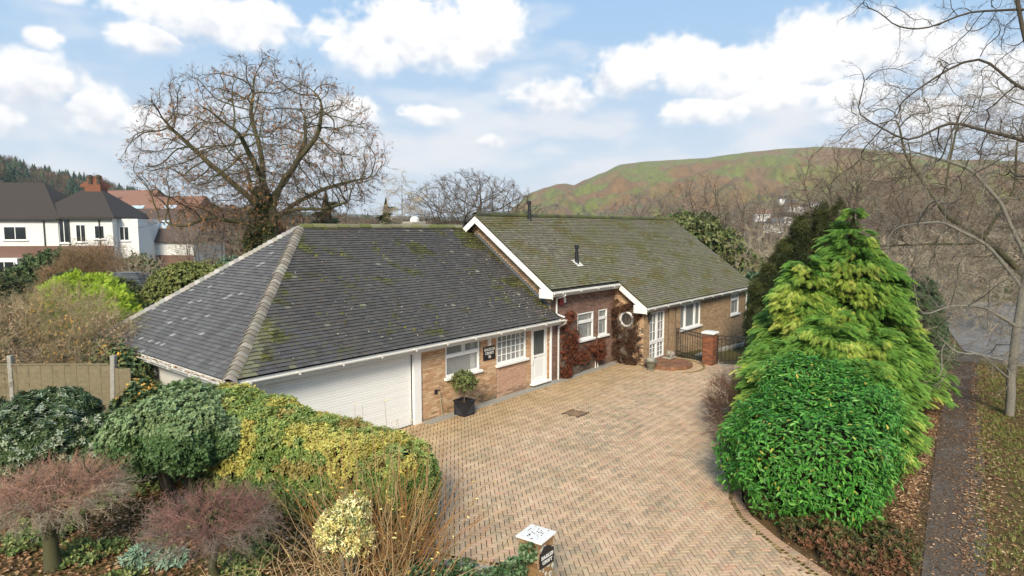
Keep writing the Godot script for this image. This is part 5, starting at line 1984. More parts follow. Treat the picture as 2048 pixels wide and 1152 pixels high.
		for j in 3:
			if R.randf() < 0.6:
				var s := pts[3 + R.randi() % 3]
				wm.tube(PackedVector3Array([s, s + (d + rv() * 0.55).normalized() * rf(0.2, 0.5)]), PackedFloat32Array([0.005, 0.002]), 3, false)
			if R.randf() < 0.22:
				yl.add(Transform3D(aim(rv(), 0).scaled(Vector3.ONE * rf(0.05, 0.09)), pts[2 + R.randi() % 5]), vary([S(222, 210, 110), S(230, 222, 150), S(206, 176, 90)][R.randi() % 3], 0.1))
	for k in 170:
		var foot := Vector3(5.6 + R.randfn() * 0.7, rf(0.0, 0.3), -8.6 + R.randfn() * 0.9)
		var e := foot + Vector3(R.randfn() * 0.5, rf(0.1, 0.7), R.randfn() * 0.5)
		wm.col = vary(S(176, 152, 112), 0.2)
		wm.tube(PackedVector3Array([foot, foot.lerp(e, 0.5) + rv() * 0.1, e]), PackedFloat32Array([0.008, 0.006, 0.003]), 4, false)
	part(wd, "wands", wm.mesh(), mats["twig_vc"])
	copies(wd, "leaves", leaf_mesh(0.4), mats["foliage"], yl)
	var vr := thing("variegated_shrub", "small cream-leaved variegated bush among the orange wands", "shrub", Vector3(5.83, 0, -8.43))
	var v1 := MB.new()
	for k in 4:
		v1.tube(PackedVector3Array([Vector3(5.8 + k * 0.06, 0, -8.45 + k * 0.03), Vector3(5.75 + k * 0.09, 0.45, -8.4), Vector3(5.7 + k * 0.12, 0.85, -8.5 + k * 0.06)]), PackedFloat32Array([0.035, 0.028, 0.012]), 6)
	part(vr, "stem", v1.mesh(), mats["pale_bark"])
	foliage(vr, "leaves", [[Vector3(5.75, 0.92, -8.55), Vector3(0.36, 0.34, 0.36)], [Vector3(5.98, 1.2, -8.4), Vector3(0.3, 0.3, 0.3)], [Vector3(5.95, 0.8, -8.25), Vector3(0.3, 0.26, 0.3)]], 620, sprig_mesh(6, 0.34, 1.0, 1.0, 94), "foliage", func(_a, _n): return [S(226, 214, 146), S(236, 228, 176), S(204, 196, 120), S(128, 140, 90)][R.randi() % 4], 0.07, 0.11, {lo = 0.35})
	# ground cover
	var gc := thing("ground_cover", "low green-leaved ground cover between the two dome maples", "ground cover", Vector3(4.6, 0, -13))
	var gb := []
	for k in 26:
		var q := Vector2(rf(2.0, 6.6), rf(-16.0, -8.5))
		gb.append([Vector3(q.x, 0.05, q.y), Vector3(rf(0.25, 0.6), rf(0.06, 0.2), rf(0.25, 0.6))])
	foliage(gc, "leaves", gb, 3800, sprig_mesh(5, 0.75, 1.0, 1.3, 96), "foliage", func(_a, _n): return [S(106, 124, 70), S(88, 110, 60), S(128, 140, 88), S(146, 150, 92)][R.randi() % 4], 0.05, 0.10, {lo = 0.2, up = 0.7})
	gc.set_meta("kind", "stuff")
	var gl := thing("glaucous_plant", "small blue-green leafy plant at the front edge of the garden floor", "plant", Vector3(3.9, 0, -11.7))
	foliage(gl, "leaves", [[Vector3(3.9, 0.14, -11.7), Vector3(0.3, 0.16, 0.26)], [Vector3(4.25, 0.1, -11.3), Vector3(0.22, 0.12, 0.22)]], 150, sprig_mesh(6, 0.4, 1.0, 1.0, 97), "foliage", func(_a, _n): return [S(132, 156, 132), S(112, 138, 116)][R.randi() % 2], 0.08, 0.14, {lo = 0.2, up = 0.6})
	# fence of close boards between concrete posts
	var fc := thing("board_fence", "weathered close-board fence with concrete posts behind the left shrubs", "fence", Vector3(4.8, 0.4, -19.3))
	var a := Vector3(5.62, 0.45, -18.36)
	var z := Vector3(3.96, 0.45, -20.32)
	var d := (z - a).normalized()
	var run := a.distance_to(z)
	var bd := MB.new()
	bd.cbox(Vector3(0, 0.95, 0), Vector3(0.152, 1.9, 0.02), 0.004)
	var bm := bd.mesh()
	var rot := Basis(Vector3.UP, atan2(-d.z, d.x))
	for k in range(-3, 34):
		place(fc, "board", bm, mats["board"], a + d * (k * 0.156) + Vector3(0, rf(-0.012, 0.012) - (0.1 if k < 0 else 0.0), 0) + d.cross(Vector3.UP) * (0.008 * (k % 2)), rot * Basis(Vector3.UP, 0.06))
	for k in 3:
		var m := MB.new()
		m.xf = Transform3D(rot * Basis(Vector3.BACK, 0.05 if k == 0 else 0.0), a + d * k * run + d.cross(Vector3.UP) * 0.02)
		m.cbox(Vector3(0, 1.05, 0), Vector3(0.115, 2.2, 0.13), 0.012)
		part(fc, "post", m.mesh(), mats["concrete"])
	var cp := MB.new()
	cp.bar(a + Vector3(0, 1.92, 0), a + d * run * 2.2 + Vector3(0, 1.92, 0), 0.06, 0.03)
	part(fc, "capping", cp.mesh(), mats["board"])
	# bushes behind the fence
	var bs := thing("bare_garden_shrub", "large bare shrub with pinkish dry flower heads behind the fence", "shrub", Vector3(5.3, 0.5, -21.3))
	limbs(bs, "stem", Vector3(5.2, 0.4, -20.9), Vector3(5.2, 0.9, -21), 0.05, Vector3(5.0, 2.2, -21.5), Vector3(2.1, 1.5, 2.1), 16, mats["grey_twig"])
	var ic := IC.new()
	var bb := [[Vector3(4.6, 2.3, -22.0), Vector3(2.0, 1.5, 1.8)], [Vector3(5.9, 2.3, -20.6), Vector3(1.4, 1.3, 1.4)], [Vector3(3.6, 2.6, -23.2), Vector3(1.8, 1.3, 1.6)], [Vector3(5.6, 3.2, -22.2), Vector3(1.2, 0.9, 1.2)]]
	foliage(bs, "twigs", bb, 2600, spray_mesh(82, 12, 0.8, 0.0, 0.008), "twig_vc", func(_a, _n): return [S(168, 148, 116), S(148, 128, 100), S(176, 160, 124), S(134, 124, 84)][R.randi() % 4], 0.35, 0.7, {lo = 0.25, wild = 0.9})
	foliage(bs, "dry_leaves", bb, 3200, sprig_mesh(4, 0.5, 1.0, 1.2, 98), "foliage", func(a2, _n): return ([S(206, 180, 150), S(190, 160, 132), S(150, 120, 90)] if a2.x < 4.6 or a2.x > 5.6 else [S(214, 170, 90), S(190, 160, 120), S(150, 130, 84)])[R.randi() % 3], 0.035, 0.07, {lo = 0.4, wild = 1.0})
	var ivy := thing("garage_ivy", "ivy with yellowing leaves climbing against the garage end wall", "ivy", Vector3(6.1, 0, -17))
	var ib := [[Vector3(6.15, 1.0, -17.8), Vector3(0.6, 1.0, 1.0)], [Vector3(6.1, 0.85, -16.3), Vector3(0.6, 0.85, 1.1)], [Vector3(6.1, 0.75, -15.0), Vector3(0.55, 0.75, 0.9)], [Vector3(6.3, 1.9, -19.2), Vector3(0.5, 0.75, 0.8)], [Vector3(6.35, 2.0, -20.6), Vector3(0.5, 0.7, 0.8)], [Vector3(6.05, 0.65, -14.2), Vector3(0.5, 0.65, 0.7)]]
	core(ivy, "stems", ib, 0.75, mats["bush_core"])
	foliage(ivy, "leaves", ib, 4200, sprig_mesh(5, 0.8, 1.0, 1.1, 99), "gloss_leaf", func(a3, _n):
		var c: Color = [S(70, 94, 60), S(92, 112, 74), S(120, 130, 84), S(56, 78, 52)][R.randi() % 4]
		return c.lerp(S(214, 166, 80), 0.8) if R.randf() < 0.11 * ss(0.4, 1.6, a3.y) else c, 0.07, 0.12, {lump = 0.35, wild = 0.6})
	# golden conifer and the domed topiary behind the garage
	var gcon := thing("low_golden_conifer", "bright yellow-green spreading conifer left of the garage roof", "conifer", Vector3(7.5, 0.8, -26))
	var gg := [[Vector3(7.5, 2.9, -28.2), Vector3(1.0, 1.2, 1.0)], [Vector3(8.0, 2.9, -27.4), Vector3(1.0, 1.15, 1.0)], [Vector3(7.9, 2.6, -25.8), Vector3(0.9, 1.1, 1.0)], [Vector3(7.4, 2.2, -24.0), Vector3(0.7, 1.0, 0.9)]]
	core(gcon, "inner_twigs", gg, 0.75, mats["bush_core"])
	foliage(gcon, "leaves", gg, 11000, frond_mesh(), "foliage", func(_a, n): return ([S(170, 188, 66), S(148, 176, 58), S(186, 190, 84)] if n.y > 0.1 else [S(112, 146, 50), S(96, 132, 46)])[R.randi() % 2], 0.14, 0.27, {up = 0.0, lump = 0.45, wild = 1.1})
	var dome := thing("domed_topiary", "large smooth dome of clipped evergreen behind the garage roof", "topiary", Vector3(11.8, 0.8, -28))
	var db := [[Vector3(11.9, 2.3, -28.2), Vector3(2.0, 2.1, 2.0)], [Vector3(13.0, 2.6, -27.2), Vector3(1.7, 1.7, 1.7)], [Vector3(10.7, 1.7, -28.6), Vector3(1.4, 1.6, 1.4)]]
	core(dome, "inner_twigs", db, 0.86, mats["bush_core"])
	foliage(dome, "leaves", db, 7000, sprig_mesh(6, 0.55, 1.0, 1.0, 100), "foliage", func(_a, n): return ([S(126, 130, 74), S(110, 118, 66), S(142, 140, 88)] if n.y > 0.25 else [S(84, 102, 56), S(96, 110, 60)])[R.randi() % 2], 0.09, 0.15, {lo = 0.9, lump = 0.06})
	var dl := thing("sloping_hedge", "dark clipped hedge sloping down left of the domed topiary", "hedge", Vector3(9.5, 0.8, -31))
	var dlb := [[Vector3(9.6, 2.0, -30.6), Vector3(1.6, 1.8, 1.6)], [Vector3(8.8, 2.1, -32.5), Vector3(1.7, 1.9, 1.7)], [Vector3(9.9, 1.4, -28.6), Vector3(1.0, 1.3, 1.2)]]
	core(dl, "inner_twigs", dlb, 0.86, mats["bush_core"])
	foliage(dl, "leaves", dlb, 5000, sprig_mesh(6, 0.55, 1.0, 1.0, 101), "foliage", func(_a, _n): return [S(86, 96, 56), S(104, 112, 66), S(74, 86, 50)][R.randi() % 3], 0.09, 0.15, {lo = 0.9, lump = 0.08})
	var gs := thing("grey_green_shrub", "grey-green shrub at the right shoulder of the domed topiary", "shrub", Vector3(13.6, 0.8, -29))
	foliage(gs, "leaves", [[Vector3(14.0, 3.0, -28.6), Vector3(1.1, 1.5, 1.1)], [Vector3(14.6, 2.6, -27.8), Vector3(0.9, 1.3, 0.9)]], 2200, sprig_mesh(6, 0.4, 1.0, 1.0, 102), "foliage", func(_a, _n): return [S(104, 128, 100), S(88, 112, 88), S(122, 142, 116)][R.randi() % 3], 0.12, 0.2, {lo = 0.3})
	var dk := thing("dark_boundary_shrub", "dark brown-green shrub at the picture edge below the white house", "shrub", Vector3(6.0, 0.8, -32))
	var dkb := [[Vector3(5.6, 2.3, -32.6), Vector3(1.6, 1.6, 1.6)], [Vector3(5.3, 1.8, -29.5), Vector3(1.4, 1.6, 1.4)], [Vector3(6.6, 2.6, -34), Vector3(1.4, 1.4, 1.4)]]
	core(dk, "inner_twigs", dkb, 0.7, mats["bush_core"])
	foliage(dk, "leaves", dkb, 3400, sprig_mesh(5, 0.5, 1.0, 1.0, 103), "foliage", func(_a, _n): return [S(76, 84, 52), S(104, 96, 62), S(60, 70, 44)][R.randi() % 3], 0.1, 0.18, {lo = 0.4})


func frond_mesh() -> ArrayMesh:  # a flat feathery conifer spray, one metre long along +y, its tip bending over
	R.seed = 111
	var b := MB.new()
	for s in [-1, 1]:
		for k in 6:
			var y := 0.06 + k * 0.155
			var len := 0.5 * (1.15 - y) * rf(0.75, 1.15)
			var o := Vector3(0, y, -0.16 * y * y)
			var e := o + Vector3(s * len * 0.75, len * 0.72, -0.10 * len - 0.22 * (y + len) ** 2 + 0.16 * y * y)
			var w := Vector3(0.0, 0.05, 0.0)
			b.tri(o - w, e, o + w)
			var m := o.lerp(e, 0.4)
			b.tri(m - w * 0.8, m + Vector3(s * len * 0.05, len * 0.5, -0.05), m + w * 0.8)
	b.tri(Vector3(-0.05, 0, 0), Vector3(0, 1.05, -0.24), Vector3(0.05, 0, 0))
	return b.mesh()


func cone_foliage(t: Node, called: String, cones: Array, n: int, m: Mesh, tone: Callable, s0: float, s1: float, o := {}) -> void:
	# boughs that leave the stem and bend down at their ends, each a loose plate of sprays: [foot, height, radius at the foot, roundness]
	var nz := noise(113, o.get("freq", 0.55), 3)
	var ic := IC.new()
	var per: int = o.get("per", 34)
	var boughs := n / per
	var total := 0.0
	for q in cones:
		total += q[1] * q[2]
	for q in cones:
		for k in int(boughs * q[1] * q[2] / total):
			var h := lerpf(1.0 - sqrt(R.randf()), R.randf(), 0.7) * 0.99
			var a := rf(0, TAU)
			var out := Vector3(cos(a), 0, sin(a))
			var r: float = q[2] * pow(1.0 - h, q[3]) * (0.8 + 0.2 * ss(0.0, 0.12, h))
			r *= 1.0 + o.get("lump", 0.4) * nz.get_noise_3dv(q[0] + Vector3(0, h * q[1], 0) + out * r) + rf(-0.12, 0.1)
			var rise: float = o.get("lift", 0.12)
			var tip: Vector3 = q[0] + Vector3(0, h * q[1], 0) + out * r
			var hid := false
			for p in cones:
				if p == q:
					continue
				var hh: float = (tip.y - p[0].y) / p[1]
				if hh > 0 and hh < 1 and Vector2(tip.x - p[0].x, tip.z - p[0].z).length() < p[2] * pow(1.0 - hh, p[3]) * 0.6:
					hid = true
			if hid:
				continue
			var len := clampf(r, 0.25, o.get("bough", 1.0))
			var side := out.cross(Vector3.UP)
			var own := rf(-0.5, 0.5)
			for j in per:
				var f := sqrt(R.randf())
				var w := rf(-1, 1) * (0.34 * len) * (1.15 - 0.7 * f)
				var drop := -0.42 * len * maxf(0.0, f - 0.45) ** 1.6 + rise * len * f
				var at: Vector3 = tip + out * (f - 1.0) * len + side * w + Vector3(0, drop + R.randfn() * 0.03, 0)
				if at.y < 0.05:
					continue
				var dir: Vector3 = (out * 0.85 + side * (w / (0.34 * len) * 0.7 + R.randfn() * 0.25) + Vector3.UP * (rise * 2.0 - 0.75 * f * f + R.randfn() * 0.14)).normalized()
				var face: Vector3 = Vector3.UP + out * 0.4 * f + rv() * 0.25
				face = (face - dir * face.dot(dir)).normalized()
				ic.add(Transform3D(Basis(dir.cross(face), dir, face).scaled(Vector3.ONE * rf(s0, s1)), at), vary((tone as Callable).call(at, out, f + own * 0.3), 0.13, 0.05))
	copies(t, called, m, mats["foliage"], ic)


func cone_core(t: Node, cones: Array, f: float) -> void:
	var b := MB.new()
	for q in cones:
		b.xf.origin = q[0]
		var prof := []
		for k in 9:
			var h := k / 8.0
			prof.append(Vector2(q[2] * pow(1.0 - h, q[3]) * (0.75 + 0.25 * ss(0.0, 0.15, h)) * f, h * q[1] * 0.94))
		b.lathe(prof, 14)
	part(t, "inner_twigs", b.mesh(), mats["bush_core"])


func conifers() -> void:
	R.seed = 401
	var tn := noise(115, 0.5)
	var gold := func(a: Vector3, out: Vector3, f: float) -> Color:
		var y := tn.get_noise_3dv(a) * 0.7 + out.x * -0.20 + (f - 0.99) * 1.1 + rf(-0.12, 0.08)  # tips are yellow by nature; the sunward side is painted yellower, as if lit
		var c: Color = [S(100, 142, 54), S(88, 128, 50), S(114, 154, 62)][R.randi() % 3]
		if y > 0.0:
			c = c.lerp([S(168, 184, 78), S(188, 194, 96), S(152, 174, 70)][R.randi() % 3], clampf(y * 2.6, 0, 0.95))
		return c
	var gt := thing("golden_conifer", "tall golden conifer with drooping yellow sprays at the right of the drive", "conifer", Vector3(21.8, 0, -4.3))
	var cones := [[Vector3(21.6, 0.0, -4.3), 6.9, 2.6, 0.74], [Vector3(20.6, 0.0, -5.3), 5.8, 1.9, 0.7], [Vector3(19.0, 0.0, -4.2), 3.9, 1.9, 0.5], [Vector3(18.6, 0, -5.6), 3.0, 1.3, 0.5], [Vector3(21.5, 0.0, -6.1), 4.4, 1.5, 0.6], [Vector3(19.3, 0, -3.2), 3.6, 1.5, 0.5], [Vector3(23.6, 0, -3.7), 4.8, 1.9, 0.55], [Vector3(17.2, 0, -4.9), 3.0, 1.5, 0.5], [Vector3(17.4, 0, -3.2), 3.1, 1.5, 0.5]]
	cone_core(gt, cones.slice(0, 2), 0.2)
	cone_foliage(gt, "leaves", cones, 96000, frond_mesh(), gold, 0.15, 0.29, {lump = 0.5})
	var tk := MB.new()
	tk.tube(PackedVector3Array([Vector3(21.6, 0, -4.3), Vector3(21.6, 3, -4.3), Vector3(21.65, 6.1, -4.3)]), PackedFloat32Array([0.2, 0.12, 0.02]), 8)
	part(gt, "trunk", tk.mesh(), mats["bark"])
	var deadp := thing("dead_conifer_twigs", "brown dead conifer growth with pale specks at the drive edge", "dead shrub", Vector3(17.2, 0, -6))
	foliage(deadp, "twigs", [[Vector3(17.2, 0.7, -6.2), Vector3(0.8, 0.8, 0.6)], [Vector3(18.3, 0.7, -6.7), Vector3(0.8, 0.8, 0.6)], [Vector3(16.4, 0.5, -5.6), Vector3(0.6, 0.6, 0.5)]], 900, spray_mesh(84, 14, 0.9, 0.4, 0.012), "twig_vc", func(_a, _n): return [S(96, 66, 46), S(80, 54, 40), S(112, 84, 60), S(190, 170, 150)][R.randi() % 4 if R.randf() < 0.4 else R.randi() % 3], 0.25, 0.5, {lo = 0.3, wild = 0.9})
	# laurel in front, each near leaf a piece
	var la := thing("laurel_hedge", "glossy bright green laurel hedge in front of the golden conifer", "hedge", Vector3(14.4, 0, -3.2))
	var lb := [[Vector3(13.6, 1.15, -3.3), Vector3(1.3, 1.15, 1.4)], [Vector3(14.9, 1.3, -3.3), Vector3(1.4, 1.28, 1.45)], [Vector3(14.2, 1.0, -4.5), Vector3(1.1, 0.95, 0.7)], [Vector3(16.2, 1.25, -3.5), Vector3(1.6, 1.3, 1.35)], [Vector3(15.3, 2.2, -4.0), Vector3(0.8, 0.7, 0.8)]]
	core(la, "inner_twigs", lb, 0.74, mats["bush_core"])
	var lm := MB.new()
	for s in [-1, 1]:
		lm.tri(Vector3.ZERO, Vector3(s * 0.16, 0.3, 0.05), Vector3(s * 0.15, 0.68, 0.04))
		lm.tri(Vector3.ZERO, Vector3(s * 0.15, 0.68, 0.04), Vector3(0, 1, -0.06))
	foliage(la, "leaves", lb, 30000, lm.mesh(), "gloss_leaf", func(_a, _n): return [S(62, 120, 40), S(76, 134, 48), S(52, 102, 34), S(100, 150, 64), S(66, 110, 42), S(58, 112, 38)][R.randi() % 6] if R.randf() > 0.02 else S(170, 160, 70), 0.085, 0.15, {pow = 3.0, lump = 0.3, freq = 1.6, lo = 0.78, up = 0.3, wild = 0.55, flat = 1, pieces = "leaf"})
	var lc := thing("clipped_undergrowth", "low brown-green undergrowth at the foot of the laurel hedge", "shrub", Vector3(12.4, 0, -2.4))
	foliage(lc, "leaves", [[Vector3(12.3, 0.15, -2.7), Vector3(0.5, 0.32, 0.75)], [Vector3(12.9, 0.15, -1.7), Vector3(0.6, 0.35, 0.5)], [Vector3(11.75, 0.12, -2.1), Vector3(0.45, 0.26, 0.55)], [Vector3(13.0, 0.2, -3.9), Vector3(0.4, 0.3, 0.5)], [Vector3(12.2, 0.2, -1.5), Vector3(0.4, 0.3, 0.3)]], 1500, sprig_mesh(5, 0.5, 1.0, 1.0, 116), "foliage", func(a, _n): return ([S(86, 84, 48), S(110, 84, 56), S(72, 78, 44)] if a.x > 12 else [S(120, 82, 60), S(98, 72, 50), S(84, 80, 46)])[R.randi() % 3], 0.05, 0.10, {lo = 0.3})
	var ph := thing("path_hedge", "dark green hedge along the left side of the path beyond the conifer", "hedge", Vector3(30, 0, -3.3))
	var pb := []
	for k in 7:
		pb.append([Vector3(24.5 + k * 1.7, 0.75, -2.95 - k * 0.09), Vector3(1.2, 0.85, 0.6)])
	core(ph, "inner_twigs", pb, 0.84, mats["bush_core"])
	foliage(ph, "leaves", pb, 4200, sprig_mesh(6, 0.5, 1.0, 1.0, 117), "gloss_leaf", func(_a, _n): return [S(62, 92, 52), S(80, 110, 64), S(96, 116, 78)][R.randi() % 3], 0.09, 0.14, {pow = 4.0, lump = 0.2})
	var c2 := thing("grey_green_conifer", "loose grey-green conifer between the golden conifer and the road", "conifer", Vector3(28, 0, -3.8))
	var cc := [[Vector3(27.4, 0, -3.6), 4.4, 1.6, 0.6], [Vector3(30.4, 0, -3.6), 4.2, 1.5, 0.55], [Vector3(33.2, 0, -3.8), 3.9, 1.5, 0.55], [Vector3(36.2, 0, -4.2), 3.4, 1.4, 0.55]]
	cone_foliage(c2, "leaves", cc, 14000, frond_mesh(), func(_a, _o, _h): return [S(86, 106, 68), S(104, 120, 80), S(72, 92, 58)][R.randi() % 3], 0.2, 0.4, {per = 24})
	# upright dark yew
	var yw := thing("upright_yew", "dark green upright yew with several spires behind the golden conifer", "yew", Vector3(31.2, 0, -8))
	var yb := []
	for q in [[31.6, -7.6, 7.0], [32.1, -7.0, 6.9], [30.9, -8.3, 6.5], [31.2, -7.4, 6.2], [30.6, -8.9, 5.5], [31.4, -8.6, 5.6], [32.4, -6.5, 6.2], [30.3, -9.4, 4.5], [30.8, -9.0, 4.6], [30.1, -9.8, 3.6], [31.0, -7.9, 5.2]]:
		yb.append([Vector3(q[0], q[2] * 0.72, q[1]), Vector3(0.48, q[2] * 0.28, 0.48)])
		yb.append([Vector3(q[0], q[2] * 0.36, q[1]), Vector3(0.62, q[2] * 0.36, 0.62)])
	core(yw, "inner_twigs", yb, 0.8, mats["bush_core"])
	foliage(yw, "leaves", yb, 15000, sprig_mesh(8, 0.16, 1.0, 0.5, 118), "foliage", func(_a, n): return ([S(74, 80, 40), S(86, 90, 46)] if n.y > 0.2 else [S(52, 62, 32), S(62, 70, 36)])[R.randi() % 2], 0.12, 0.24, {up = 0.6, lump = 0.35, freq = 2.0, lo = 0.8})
	var rh := thing("rhododendron", "rounded evergreen rhododendron at the end of the lawn", "shrub", Vector3(42.5, -1.2, -13.6))
	var rb := [[Vector3(42.4, 1.0, -13.6), Vector3(1.9, 1.9, 1.9)], [Vector3(44.5, 0.6, -13.5), Vector3(1.8, 1.7, 1.8)], [Vector3(41.4, 0.6, -14.8), Vector3(1.5, 1.7, 1.5)]]
	core(rh, "inner_twigs", rb, 0.8, mats["bush_core"])
	foliage(rh, "leaves", rb, 3600, sprig_mesh(7, 0.45, 1.0, 1.0, 119), "gloss_leaf", func(_a, _n): return [S(86, 112, 80), S(104, 128, 96), S(70, 94, 64)][R.randi() % 3], 0.2, 0.3, {lump = 0.25, ground = -1.5})


func colonize(skel: Array, att: PackedVector3Array, step: float, infl: float, kill: float, iters: int, jit: float) -> Array:
	# branches that grow towards points scattered through the crown; returns node places and parents
	var pos := PackedVector3Array()
	var par := PackedInt32Array()
	var kids := PackedInt32Array()
	for line in skel:
		var prev := -1
		var cur: Vector3 = line[0]
		if pos.size():
			var best := 1e9
			for i in pos.size():
				var dd := pos[i].distance_squared_to(cur)
				if dd < best:
					best = dd
					prev = i
		else:
			pos.append(cur)
			par.append(-1)
			kids.append(0)
			prev = 0
		for k in range(1, line.size()):
			var a: Vector3 = line[k - 1] if k > 1 else pos[prev]
			var b: Vector3 = line[k]
			var m := maxi(1, int(a.distance_to(b) / step))
			for j in m:
				pos.append(a.lerp(b, float(j + 1) / m) + (rv() * step * jit * 0.35 if j < m - 1 else Vector3.ZERO))
				par.append(prev)
				kids[prev] += 1
				kids.append(0)
				prev = pos.size() - 1
	var grid := {}
	for i in att.size():
		var key := Vector3i((att[i] / infl).floor())
		if not grid.has(key):
			grid[key] = PackedInt32Array()
		grid[key].append(i)
	var near := PackedInt32Array()
	near.resize(att.size())
	near.fill(-1)
	var dist := PackedFloat32Array()
	dist.resize(att.size())
	dist.fill(infl * infl)
	var alive := PackedByteArray()
	alive.resize(att.size())
	alive.fill(1)
	var fresh := range(pos.size())
	var k2 := kill * kill
	for it in iters:
		for i in fresh:
			var p := pos[i]
			var c := Vector3i((p / infl).floor())
			for dx in range(-1, 2):
				for dy in range(-1, 2):
					for dz in range(-1, 2):
						var cell = grid.get(c + Vector3i(dx, dy, dz))
						if cell == null:
							continue
						for a in cell:
							if alive[a]:
								var dd := p.distance_squared_to(att[a])
								if dd < dist[a]:
									dist[a] = dd
									near[a] = i
									if dd < k2:
										alive[a] = 0
		var pull := {}
		for a in att.size():
			if alive[a] and near[a] >= 0:
				var d := (att[a] - pos[near[a]]).normalized()
				pull[near[a]] = pull.get(near[a], Vector3.ZERO) + d
		fresh = []
		for i in pull:
			if kids[i] > 2:
				continue
			var back: Vector3 = (pos[i] - pos[par[i]]).normalized() if par[i] >= 0 else Vector3.UP
			var d: Vector3 = (pull[i].normalized() + back * 0.25 + rv() * jit).normalized()
			pos.append(pos[i] + d * step)
			par.append(i)
			kids.append(0)
			kids[i] += 1
			fresh.append(pos.size() - 1)
		if fresh.is_empty():
			break
	return [pos, par]


func limbs_mesh(g: Array, tip: float, ex: float, most: float, b: MB, tips: Array) -> void:
	# tapered tubes along the grown branches; tips gathers [place, direction, radius] of thin wood
	var pos: PackedVector3Array = g[0]
	var par: PackedInt32Array = g[1]
	var n := pos.size()
	var weight := PackedFloat32Array()
	weight.resize(n)
	var kid := PackedInt32Array()
	kid.resize(n)
	kid.fill(-1)
	var kl := PackedFloat32Array()
	kl.resize(n)
	for i in range(n - 1, -1, -1):
		if weight[i] == 0.0:
			weight[i] = pow(tip, ex)
		var p := par[i]
		if p >= 0:
			weight[p] += weight[i]
			if weight[i] > kl[p]:
				kl[p] = weight[i]
				kid[p] = i
	var rad := PackedFloat32Array()
	rad.resize(n)
	for i in n:
		rad[i] = minf(most, pow(weight[i], 1.0 / ex))
	for i in n:
		var p := par[i]
		if p >= 0 and kid[p] == i:
			continue
		var pts := PackedVector3Array()
		var rr := PackedFloat32Array()
		if p >= 0:
			pts.append(pos[p])
			rr.append(minf(rad[p], rad[i] * 1.25))
		var k := i
		while k >= 0:
			pts.append(pos[k])
			rr.append(rad[k])
			var c := kid[k]
			if c < 0 or rad[k] < tip * 2.6:
				tips.append([pos[k], (pos[k] - pos[par[k]]).normalized() if par[k] >= 0 else Vector3.UP, rad[k]])
			k = c
		if pts.size() < 2:
			continue
		# round off the corners
		var sp := PackedVector3Array([pts[0]])
		var sr := PackedFloat32Array([rr[0]])
		for j in range(1, pts.size() - 1):
			sp.append((pts[j - 1] + pts[j] * 2.0 + pts[j + 1]) * 0.25)
			sr.append(rr[j])
		sp.append(pts[-1])
		sr.append(rr[-1] * 0.6)
		b.tube(sp, sr, 9 if rr[0] > 0.12 else (6 if rr[0] > 0.04 else 4), false)


func twigs_at(tips: Array, per: int, s0: float, s1: float, wild: float, pal: Array, sag := 0.0) -> IC:
	var ic := IC.new()
	for q in tips:
		for k in per:
			var d: Vector3 = (q[1] + rv() * wild + Vector3(0, -sag, 0)).normalized()
			ic.add(Transform3D(aim(d, rf(0, TAU)).scaled(Vector3.ONE * rf(s0, s1)), q[0]), vary(pal[R.randi() % pal.size()], 0.18))
	return ic


func crown_points(n: int, c: Vector3, r: Vector3, low: float, shell: float) -> PackedVector3Array:
	# points in a dome: r above its middle, low times r below it, thicker towards the outside
	var out := PackedVector3Array()
	while out.size() < n:
		var d := rv()
		var f := pow(R.randf(), shell)
		var q := d * r * f
		if q.y < 0:
			q.y *= low
		out.append(c + q)
	return out


const SIDE := Vector3(0.6396, 0, 0.7687)  # across the view
const AWAY := Vector3(0.7687, 0, -0.6396)  # along the view


